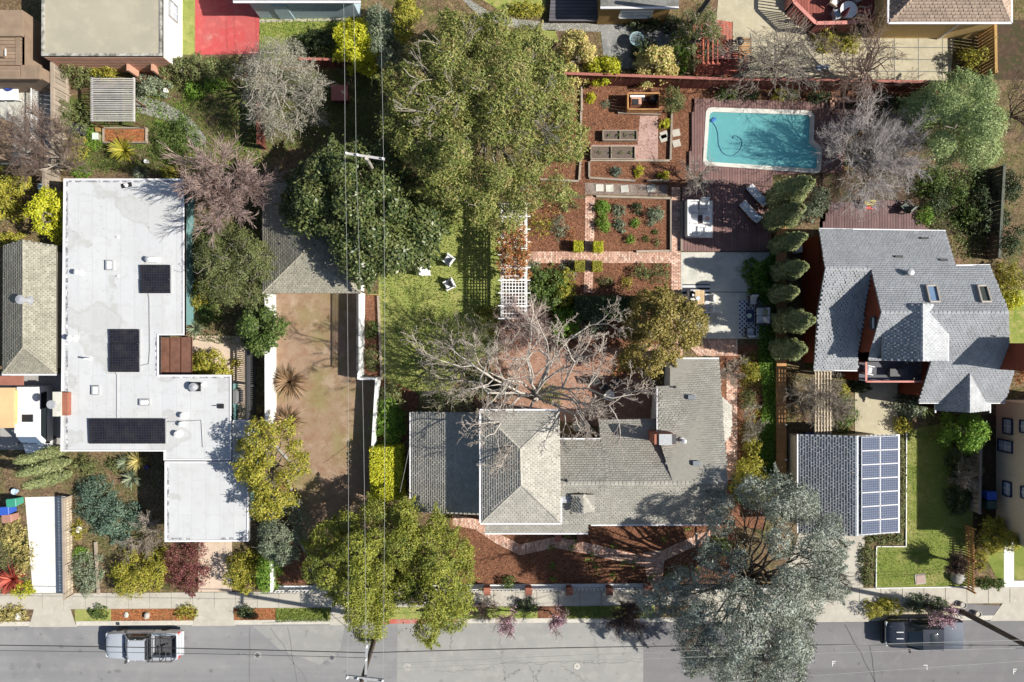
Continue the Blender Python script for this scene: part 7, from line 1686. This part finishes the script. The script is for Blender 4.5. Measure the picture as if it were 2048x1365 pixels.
for l, tx, ty, h, r in [('cypress beside the upper end of the pool deck, largest of the row',1622,362,6.8,.86),('second cypress from the pool, bent toward the house',1604,415,6.0,.8),('third cypress from the pool, by the deck corner',1611,472,5.9,.58),
                        ('fourth cypress from the pool, at the patio corner',1612,532,5.5,.66),('fifth cypress from the pool, short crowned',1594,582,4.6,.58),('sixth cypress from the pool, beside the patio sofa',1624,640,6.1,.78),('last cypress of the row, nearest the cottage',1608,700,5.2,.72)]:
    k = (50-h)/50; cypress(l, 1024+(tx-1024)*k, 682.5+(ty-682.5)*k, h, r*1.02, n=8000)
for l, tx, ty, h in [('upper columnar conifer leaning over the white van',28,925,5.2),('middle columnar conifer beside the white driveway',34,950,5.4),('lower columnar conifer at the head of the white driveway',44,975,5.0)]:
    k = (50-h)/50; cypress(l, 1024+(tx-1024)*k, 682.5+(ty-682.5)*k, h, .42, n=3000, group='columnar conifers beside the white driveway')
# ------------------------------------------------------------------ shrubs, hedges and small plants
SH = [
 # name, label, px, py, rx, ry, h, style, n, size
 ('round_shrub','upper left round green shrub in the mulch bed',1206,416,13,13,.8,'fresh',700,.10),('round_shrub','lower left round green shrub in the mulch bed',1206,449,13,13,.8,'fresh',700,.10),
 ('small_shrub','pale rosette shrub beside the upper round shrub',1237,420,10,10,.5,'sage',350,.11),('small_shrub','pale rosette shrub beside the lower round shrub',1241,451,10,10,.5,'sage',350,.11),
 ('round_shrub','large silvery green shrub at right of the mulch bed',1311,430,14,14,.9,'sage',800,.10),('small_shrub','dark small shrub in tree shadow of the mulch bed',1275,416,8,8,.5,'dark',260,.10),
 ('small_shrub','small lime shrub in the middle of the mulch bed',1271,446,8,7,.4,'fresh',240,.09),('small_shrub','small green mound low in the mulch bed',1260,479,8,7,.45,'fresh',240,.09),('small_shrub','tiny green plant in the mulch bed, middle of the lowest row',1292,478,5,4,.25,'green',110,.08),
 ('small_shrub','tiny green plant at the right edge of the mulch bed',1310,465,5,4,.25,'green',110,.08),('small_shrub','tiny plant in the lower right corner of the mulch bed',1314,484,5,5,.3,'gbrown',120,.08),
 ('rose_bush','yellowing rose bush in the left mulch bed',1080,452,24,20,.9,'yellow',420,.10),('sage_bush','soft sage bush beside the yellowing rose',1118,452,16,22,.8,'sage',650,.08),('rose_bush','rust brown rose bush by the arbour top',1105,415,14,10,.6,'rust',160,.08),
 ('rose_bush','thin rose bush above the boxwood cubes',1140,470,14,10,.6,'rust',130,.08),('rose_bush','red tinted rose bush at the top of the left bed',1138,412,20,10,.7,'gbrown',260,.09),('sage_bush','grey green bush below the long brick path',1140,538,20,16,.8,'sage',450,.09),
 ('rose_bush','green brown bush left in the lower right bed',1282,545,20,14,.8,'gbrown',480,.09),('rose_bush','green brown bush at the end of the lower right bed',1322,545,20,18,.9,'gbrown',560,.09),('rose_bush','pale small rose in the lower right bed',1256,565,10,12,.6,'yellow',200,.08),
 ('rose_bush','thin brown rose near the lower brick path',1210,562,14,9,.6,'gbrown',160,.08),('big_shrub','large two toned shrub beside the arbour',1092,578,36,40,2.4,'green',3200,.15),('big_shrub','lime edged shrub beside the two toned shrub',1128,575,20,34,2.2,'yellow',1500,.14),
 ('big_shrub','bright lime shrub behind the courtyard',1132,645,28,34,2.0,'fresh',2200,.15),('big_shrub','dark shrub behind the bright lime shrub',1180,640,30,28,1.6,'sage',1500,.12),('round_shrub','yellow green mound near the equipment box left',1183,194,9,9,.5,'lime',320,.09),
 ('round_shrub','yellow mound right of the paved strip',1331,247,9,9,.5,'lime',320,.09),('round_shrub','yellow mound in the planter bed',1279,341,8,9,.5,'lime',300,.09),('round_shrub','yellow green mound at the right of the planter bed',1329,352,8,8,.5,'lime',300,.09),
 ('small_shrub','dark grey green plant in the planter bed',1232,342,11,7,.4,'bluegreen',300,.08),('feathery_shrub','tall green brown shrub beside the equipment box',1347,196,17,24,1.8,'gbrown',1300,.11),('small_shrub','low grey plant left of the equipment box',1212,208,8,5,.3,'sage',160,.07),
 ('fence_shrub','green shrub at the fence, first by the pool corner',1446,186,11,9,.9,'green',420,.10),('fence_shrub','green shrub at the fence, second by the pool corner',1467,186,11,9,.9,'green',420,.10),('fence_shrub','dark shrub at the fence above the pool middle',1505,189,14,9,.9,'dark',460,.10),
 ('fence_shrub','olive shrub at the fence above the pool right',1560,188,14,9,.9,'yellow',420,.10),('fence_shrub','olive shrub at the fence nearest the pool end',1585,188,12,9,.9,'gbrown',420,.10),('fence_shrub','dark shrub mass beside the wooden planter bench',1640,192,24,10,1.0,'dark',800,.10),
 ('fence_shrub','green shrub mass right of the wooden planter bench',1770,205,36,18,1.3,'dark',1500,.11),('fence_shrub','green shrub below the soft green tree fence',1830,205,24,18,1.3,'green',1100,.11),('shade_shrub','green shrub left of the soft green tree foot',1868,365,28,22,1.3,'green',1200,.11),
 ('shade_shrub','dark shrub in the bed right of the dark deck',1880,395,26,24,1.2,'dark',1200,.11),('shade_shrub','bright green clump at the corner of the dark deck',1855,430,14,18,.9,'fresh',700,.10),('shade_shrub','green shrub in the shady bed center',1915,385,22,20,1.0,'green',900,.11),
 ('shade_shrub','dark ivy mound along the shaded fence',1965,420,18,50,1.2,'dark',1700,.11),('shade_shrub','green plant clump near the cedar house corner',1940,430,18,18,.9,'green',700,.11),('shade_shrub','yellow green shrub at the right of the shaded fence',2020,560,24,30,1.6,'yellow',1600,.12),
 ('shade_shrub','dark bush on the right edge above the lawn',2025,470,26,40,1.8,'dark',1900,.12),('shade_shrub','dark green bush at the top right below the soft tree',2025,370,24,30,1.6,'dark',1500,.12),('pale_shrub','pale green shrub behind the second cypress',1640,395,22,24,1.6,'sage',1300,.11),
 ('pale_shrub','silver green bush beside the dark redwood deck',1625,425,24,14,1.1,'sage',900,.11),('ivy_mound','bright ivy mound beside the patio corner',1512,545,20,24,1.0,'ivy',1500,.13),('ivy_mound','bright ivy mound left of the fifth cypress',1530,580,24,16,1.0,'ivy',1300,.13),
 ('yellow_shrub','yellow green shrub beside the trellis pergola',1680,775,18,20,1.4,'yellow',1000,.13),('leafy_shrub','green leafy shrub by the tan path',1688,830,26,36,1.5,'green',2000,.12),('leafy_shrub','grey green spiky shrub by the entry of the cedar house',1828,815,34,18,1.2,'sage',1300,.12),
 ('leafy_shrub','yellow green low shrub beside the tan path end',1805,850,16,14,.9,'yellow',600,.11),('leafy_shrub','dark shrub below the balcony',1725,775,18,10,.9,'dark',600,.11),('side_shrub','pale yellow green shrub at the side bed top',1505,742,15,24,1.3,'yellow',900,.12),
 ('side_shrub','rosy shrub at the side bed beside the cottage bay',1500,800,12,20,1.0,'gbrown',600,.10),('side_shrub','green shrub low in the side bed',1508,890,14,20,1.2,'yellow',800,.11),('side_shrub','dark green shrub at the cedar edge of the side bed',1495,980,20,28,1.8,'green',1500,.12),
 ('hedge_bush','fresh green hedge bush above the lime hedge',776,850,28,44,1.5,'fresh',2600,.13),('hedge_bush','mixed red green shrub beside the white wall',782,795,20,28,1.2,'gbrown',1300,.12),('small_shrub','green shrub in the narrow mulch bed',742,660,10,20,.8,'green',600,.10),('small_shrub','dark shrub in the narrow mulch bed lower end',742,715,14,24,.9,'gbrown',800,.10),
 ('juniper','blue green spreading juniper in the left front garden',178,1005,34,38,1.5,'bluegreen',3200,.11),('juniper','larger blue green juniper mound in the left front garden',222,1045,48,42,1.6,'bluegreen',4600,.11),('sage_bush','grey sage mound beside the tan fence',165,1135,26,28,1.1,'sage',1700,.09),('sage_bush','grey sage mound at the sidewalk beside the tan fence',168,1170,26,20,.9,'sage',1300,.09),
 ('round_shrub','large olive green clipped shrub at the sidewalk',268,1152,56,42,2.0,'yellow',5200,.11),('maroon_shrub','maroon leaved weeping shrub at the sidewalk',360,1138,34,56,2.2,'maroon',4200,.10),('yellow_shrub','yellow green rounded shrub beside the peach driveway',482,1150,30,36,2.0,'yellow',3000,.12),
 ('fresh_shrub','bright green shrub left of the white wall end',530,1148,20,40,1.6,'fresh',2200,.13),('small_shrub','yellow flowering mound at the far left sidewalk',46,1180,16,14,.6,'lime',600,.09),('small_shrub','yellow flowers along the tan fence upper',152,1062,10,18,.6,'yellow',400,.09),('small_shrub','fresh green mound along the tan fence',160,1110,14,12,.5,'fresh',450,.09),
 ('grassy_mound','straw green mound at the far left front garden',20,1070,22,28,.6,'straw',900,.11),('grassy_mound','straw grass mound beside the white driveway',42,1110,20,36,.5,'straw',1100,.11),('small_shrub','low olive shrubs above the left juniper',165,930,26,16,.7,'gbrown',700,.10),('small_shrub','low green shrub beside the pale agaves',235,930,22,14,.5,'gbrown',500,.10),
 ('long_hedge','long olive hedge below the red patio',390,133,82,20,1.8,'gbrown',5200,.12),('rust_hedge','rusty green shrub below the tan flat roof',150,138,38,22,1.6,'gbrown',2200,.11),('lime_hedge','lime green shrub below the tan flat roof',205,135,30,16,1.2,'yellow',1500,.11),('sage_bush','sage grey bush at the pergola corner',296,168,30,20,1.3,'sage',1600,.11),
 ('green_shrub','deep green shrub beside the gravel path',345,270,44,34,1.3,'green',2600,.11),('green_shrub','fresh green clump by the gravel path top',385,178,18,14,.7,'fresh',650,.11),('green_shrub','fresh green clump along the long hedge',430,165,24,14,.7,'fresh',800,.10),('olive_shrub','olive shrub against the brown weathered fence',135,240,28,34,1.6,'gbrown',2000,.12),
 ('olive_shrub','yellowish weedy shrub above the compost bin',140,290,28,34,.9,'yellow',1400,.10),('weed_clump','lime weeds beside the compost bin',185,275,16,22,.4,'fresh',700,.09),('weed_clump','lime weeds by the white house corner',158,345,18,12,.4,'fresh',600,.09),('weed_clump','yellow flowers behind the white house roof edge',335,345,16,10,.5,'yellow',500,.09),
 ('left_shrub','yellow green bush cut by the left edge',0,385,36,50,2.2,'yellow',3000,.14),('left_shrub','yellow green bush at the left neighbour roof',10,478,30,12,1.2,'yellow',1000,.13),('court_shrub','yellow leaved shrub in the small paved court',418,730,46,22,2.0,'yellow',2400,.13),('court_shrub','leafy mixed planting beside the teal wall',400,500,18,44,1.2,'gbrown',1500,.11),
 ('court_shrub','pale green planting beside the teal wall lower',395,590,14,30,.9,'yellow',900,.11),('court_shrub','red and green plants beside the small court',420,625,26,20,.8,'green',900,.11),('top_shrub','lime shrub against the red deck fence',1362,95,22,30,1.6,'fresh',1500,.12),('top_shrub','dark ivy hedge below the brown building',1310,42,60,14,1.2,'dark',2200,.12),
 ('top_shrub','dark shrub between the cream trees',1290,95,24,20,1.2,'dark',1200,.11),('top_shrub','bright green shrub below the raised deck',1660,72,24,18,1.2,'yellow',1100,.12),('top_shrub','bright green shrub under the brown leafless tree',1705,78,20,20,1.2,'yellow',1000,.12),('top_shrub','yellow bamboo like shrub near the golden fence',1945,118,22,22,1.5,'yellow',900,.13),
 ('top_shrub','small lawn dark shrub beside the lemon shrub',632,88,44,30,1.6,'dark',2600,.12),('top_shrub','yellow green bush at the top center edge',1050,15,34,12,.9,'yellow',1000,.11),('verge_shrub','boxy green shrub in front of the dark pickup',1752,1224,18,16,1.0,'yellow',900,.10),('verge_shrub','green variegated shrub in the right verge',1785,1218,22,16,.9,'yellow',900,.11),
 ('verge_shrub','purple dark shrub in the right verge',1862,1214,38,14,.9,'dark',1300,.10),('verge_shrub','grey lavender mound in the right verge',1833,1208,16,14,.7,'sage',600,.09),('verge_shrub','green shrub at the start of the grass verge',488,1228,14,12,.7,'dark',500,.10),('verge_shrub','straw grasses in the far left verge',20,1230,32,14,.5,'straw',900,.11),
 ('verge_shrub','green tuft in the grass verge by the white apron',195,1228,16,12,.5,'green',500,.10),('verge_shrub','green tuft at the right end of the bark verge',372,1228,20,12,.5,'yellow',500,.10),('verge_shrub','small round bush casting shade by the brick piers',1052,1215,20,12,.9,'dark',600,.10),('front_shrub','round green shrub at the left of the front beds',1016,1168,10,12,.8,'green',450,.10),
 ('front_shrub','bushy green shrub left of the brick steps cedar',1445,1098,26,16,1.0,'green',900,.11),('front_shrub','low grey green plants along the solar garage lawn',1738,1130,14,42,.5,'gbrown',1300,.10),('front_shrub','low flowering strip beside the solar panels',1804,975,7,108,.4,'gbrown',1900,.09),('front_shrub','low plants at the lower end of the solar garage',1772,1080,38,10,.4,'gbrown',900,.09),
 ('right_hedge','dark ivy bank beside the mown lawn',1926,985,20,50,1.1,'dark',1900,.12),('right_hedge','green ivy bank at the top of the mown lawn shade',1918,900,18,34,1.0,'dark',1200,.12),('right_hedge','lime low plants by the small curved lawn',1965,1120,10,26,.6,'yellow',600,.10),
 ('right_hedge','green clump at the foot of the picket fence',1985,1170,30,10,.5,'green',700,.10),('edge_shrub','rust leaved vine at the right of the cedar house',2040,745,14,20,1.2,'rust',700,.11),('edge_shrub','lime bush at the right edge above the lawn',2032,600,20,16,1.0,'lime',700,.12),
 ('under_shrub','dark shrubs under the great bare tree',985,775,45,22,.9,'dark',1500,.11),('under_shrub','green fern clump in the courtyard bed',1100,790,26,18,.7,'gbrown',800,.10),('under_shrub','rust brown hedge bits behind the courtyard',1250,740,30,22,.8,'rust',700,.09),('sage_bush','green brown planting at the foot of the arbour',1060,535,18,16,.8,'sage',600,.10),
 ('lawn_shrub','yellow green bush where lawn meets the arbour',975,640,26,22,1.4,'yellow',1300,.11),('cottage_shrub','flower shrubs beside the cottage garage',790,860,16,30,1.0,'fresh',1000,.11)]
for s in SH: shrub(*s[:8], n=int(s[8]*1.5), size=s[9])
# foliage boxes: clipped boxwood cubes and hedges
def boxhedge(name, label, quad, h, style, n, size=.1, group=None, cat='hedge'):
    rng = seed(label); P4 = [W(x, y, h) for x, y in quad]; A, B, Cc, D = [np.array(p) for p in P4]
    c = (A+B+Cc+D)/4; P = []; O = []
    for k in range(n):
        f = rng.random(); u, v = rng.random(), rng.random()
        p = A*(1-u)*(1-v)+B*u*(1-v)+Cc*u*v+D*(1-u)*v
        if f < .5: P.append(p + np.array([0,0,rng.normal(-.03,.035)])); O.append((0,0,1))
        else:
            e = rng.integers(0,4); q0, q1 = [(A,B),(B,Cc),(Cc,D),(D,A)][e]; p = q0 + (q1-q0)*u; p[2] = h*v; d = p - c; d[2] = 0; d /= np.linalg.norm(d)+1e-6
            P.append(p + rng.normal(0,.03,3)); O.append(d)
    V, Q = leaves(rng, np.array(P), np.array(O, float), size, .6, .6, .2)
    b = MB().prism([tuple((c + (p-c)*.86)[:2]) for p in (A,B,Cc,D)], 0, h*.93)
    t = thing(name, label, cat, (c[0],c[1],0), group=group)
    link('crown', np_mesh('crown', V, Q, LS[style], off=(c[0],c[1],0)), t); b.part('core', plain('hedge_core', (.03,.04,.012), .95), t)
for l, x, y in (('boxwood cube above the crossing, left of the path',1157,492),('boxwood cube above the crossing, right of the path',1197,493),('boxwood cube below the crossing, left of the path',1160,532),('boxwood cube below the crossing, right of the path',1195,532)):
    boxhedge('boxwood_cube', l, [(x-9.5,y-10),(x+9.5,y-10),(x+9.5,y+10),(x-9.5,y+10)], .85, 'lime' if y < 500 else 'yellow', 1500, .07, 'boxwood cubes at the brick crossing')
boxhedge('clipped_hedge', 'bright lime clipped hedge beside the cottage garage', [(739,897),(801,894),(804,1000),(741,1003)], 1.7, 'lime', 6500, .14)
boxhedge('clipped_hedge', 'dark shaded hedge behind the formal garden', [(1150,592),(1276,592),(1276,640),(1150,640)], 1.5, 'dark', 4200, .13)
# straps, flax, yucca, agaves
for nm, l, x, y, r, h, st, n, w in [('flax','large bronze flax against the tall white wall',578,765,40,1.3,'bronze',150,.085),('flax','bronze flax below the large flax',575,842,36,1.1,'bronze',120,.08),('red_flax','red flax rosette in the far left front garden',22,1160,34,1.0,'red',150,.08),
    ('yucca','green yucca fan below the timber bed',246,300,30,1.2,'yellow',90,.09),('agave','pale agave beside the purple pot, lower',262,958,24,.7,'sage',60,.09),('agave','pale aloe beside the white house wall, upper',252,925,22,.7,'sage',70,.07),('aloe','straw leaved aloe above the purple pot',275,922,26,.7,'straw',70,.06),
    ('agave','grey agave beside the teal wall corner',390,657,22,.8,'sage',60,.07),('agave','silver blue agave behind the white roof edge',282,345,18,.7,'sage',60,.06),('flax','small green flax by the entry of the cedar house',1850,812,30,.9,'green',70,.06),('fern','bright fern in the shady bed',1935,435,18,.6,'fresh',50,.07),
    ('aloe','yellow aloe by the dark lattice fence',521,817,9,.4,'straw',30,.06),('flax','yellow flax in the left verge',32,1228,16,.5,'straw',60,.04)]:
    spiky(nm, l, x, y, r, h, st, n, w)
# vine on the arbour
rng = seed('arbour vine'); zv = 2.5
P, O, cen, rr = crown_points(rng, [(996,470),(1015,448),(1040,455),(1054,490),(1048,530),(1050,555),(1020,562),(1000,540)], 3.0, 2.35, .4, 3800, .6, .6, .14)
V, Q = leaves(rng, P, O, .15); c0 = W(1022,510)
vn = thing('arbour_vine', 'rust red climbing vine lying over the white arbour', 'vine', c0); link('crown', np_mesh('crown', V, Q, LS['rust'], off=c0), vn)
sg, _ = wiggle(rng, (c0.x-.6,c0.y,0), (c0.x-.3,c0.y,2.5), .05, .03, 5, .04); V, Q = tubes(sg, 6); link('trunk', np_mesh('trunk', V, Q, M_BARKD, off=c0), vn)
# ------------------------------------------------------------------ ground cover that nobody could count
carpet('ivy_ground_cover', 'bright green ivy strip along the cedar wall', [(1520,525),(1553,500),(1553,955),(1520,985),(1512,900),(1525,800),(1515,720)], 15000, 'ivy', .13, .35)
carpet('bark_chips', 'loose bark chips on the formal garden beds', rect(1057,400,1340,588), 7000, 'chips', .07, .04, .012)
carpet('bark_chips', 'loose bark chips on the front garden', rect(905,1045,1465,1178), 9000, 'chips', .07, .04, .012)
carpet('bark_chips', 'loose bark chips around the raised beds', [(1112,168),(1395,178),(1370,388),(1110,388)], 6000, 'chips', .07, .04, .012)
carpet('leaf_litter', 'fallen leaves on the dirt driveway', [(556,592),(716,592),(716,748),(740,760),(735,900),(760,1010),(640,1180),(600,1060),(560,900)], 3500, 'litter', .05, .03, .014)
carpet('grass', 'grass blades of the back lawn', [(760,400),(1000,390),(1000,640),(960,700),(900,770),(770,780)], 14000, 'blade', .10, .07, .014)
carpet('grass', 'grass blades of the mown lawn', [(1814,868),(1944,840),(1944,1170),(1756,1172),(1756,1096),(1814,1096)], 10000, 'blade', .07, .05, .014)
carpet('grass', 'grass blades of the small sunny lawn', rect(521,14,698,126), 6000, 'blade', .09, .07, .014)
carpet('weeds', 'weeds in the left back garden', [(115,210),(270,165),(520,165),(525,345),(115,350)], 7000, 'green', .11, .16, .01, clump=.35)
carpet('weeds', 'pale weeds in the left back garden', [(115,210),(270,165),(520,165),(525,345),(115,350)], 5000, 'fresh', .10, .14, .01, clump=.3)
carpet('weeds', 'weeds on the rough grass behind the garage', rect(535,145,765,300), 7000, 'green', .11, .15, .01, clump=.4)
carpet('weeds', 'weeds and seedlings in the left front garden', rect(140,905,328,1185), 5000, 'gbrown', .09, .1, .016, clump=.3)
carpet('weeds', 'green seedlings in the front mulch beds', rect(1010,1055,1400,1165), 900, 'fresh', .12, .12, .016, clump=.14)
carpet('weeds', 'low plants at the far left front garden', [(0,1040),(55,1040),(66,1188),(0,1188)], 2500, 'gbrown', .11, .15, .016, clump=.25)
carpet('weeds', 'planting between garage and brown green tree', [(385,330),(525,330),(525,700),(385,680)], 7000, 'gbrown', .13, .3, .01, clump=.4)
carpet('weeds', 'shady planting right of the dark deck', [(1840,330),(1975,340),(1970,520),(1900,520),(1850,450)], 5000, 'green', .13, .25, .01, clump=.35)
carpet('weeds', 'planting along the side bed of the cottage', [(1478,700),(1522,700),(1520,1000),(1478,1000)], 2200, 'yellow', .10, .25, .016, clump=.25)
carpet('grass', 'grass tufts of the verges', [(552,1218),(660,1217),(660,1243),(552,1244)], 2500, 'blade', .09, .08, .014)
carpet('grass', 'grass tufts of the verge by the steps', [(1130,1214),(1308,1212),(1308,1237),(1130,1238)], 3500, 'blade', .09, .08, .014)
carpet('leaf_litter', 'leaf litter over the courtyard', [(830,695),(1300,695),(1300,830),(1050,825),(835,835)], 5000, 'litter', .07, .04, .016)
carpet('leaf_litter', 'debris on the rough ground at the left neighbour', rect(0,340,122,490), 2500, 'litter', .09, .05, .01)
carpet('leaf_litter', 'leaf litter under the spreading tree', [(780,150),(1140,150),(1140,390),(780,390)], 6000, 'litter', .1, .06, .01)
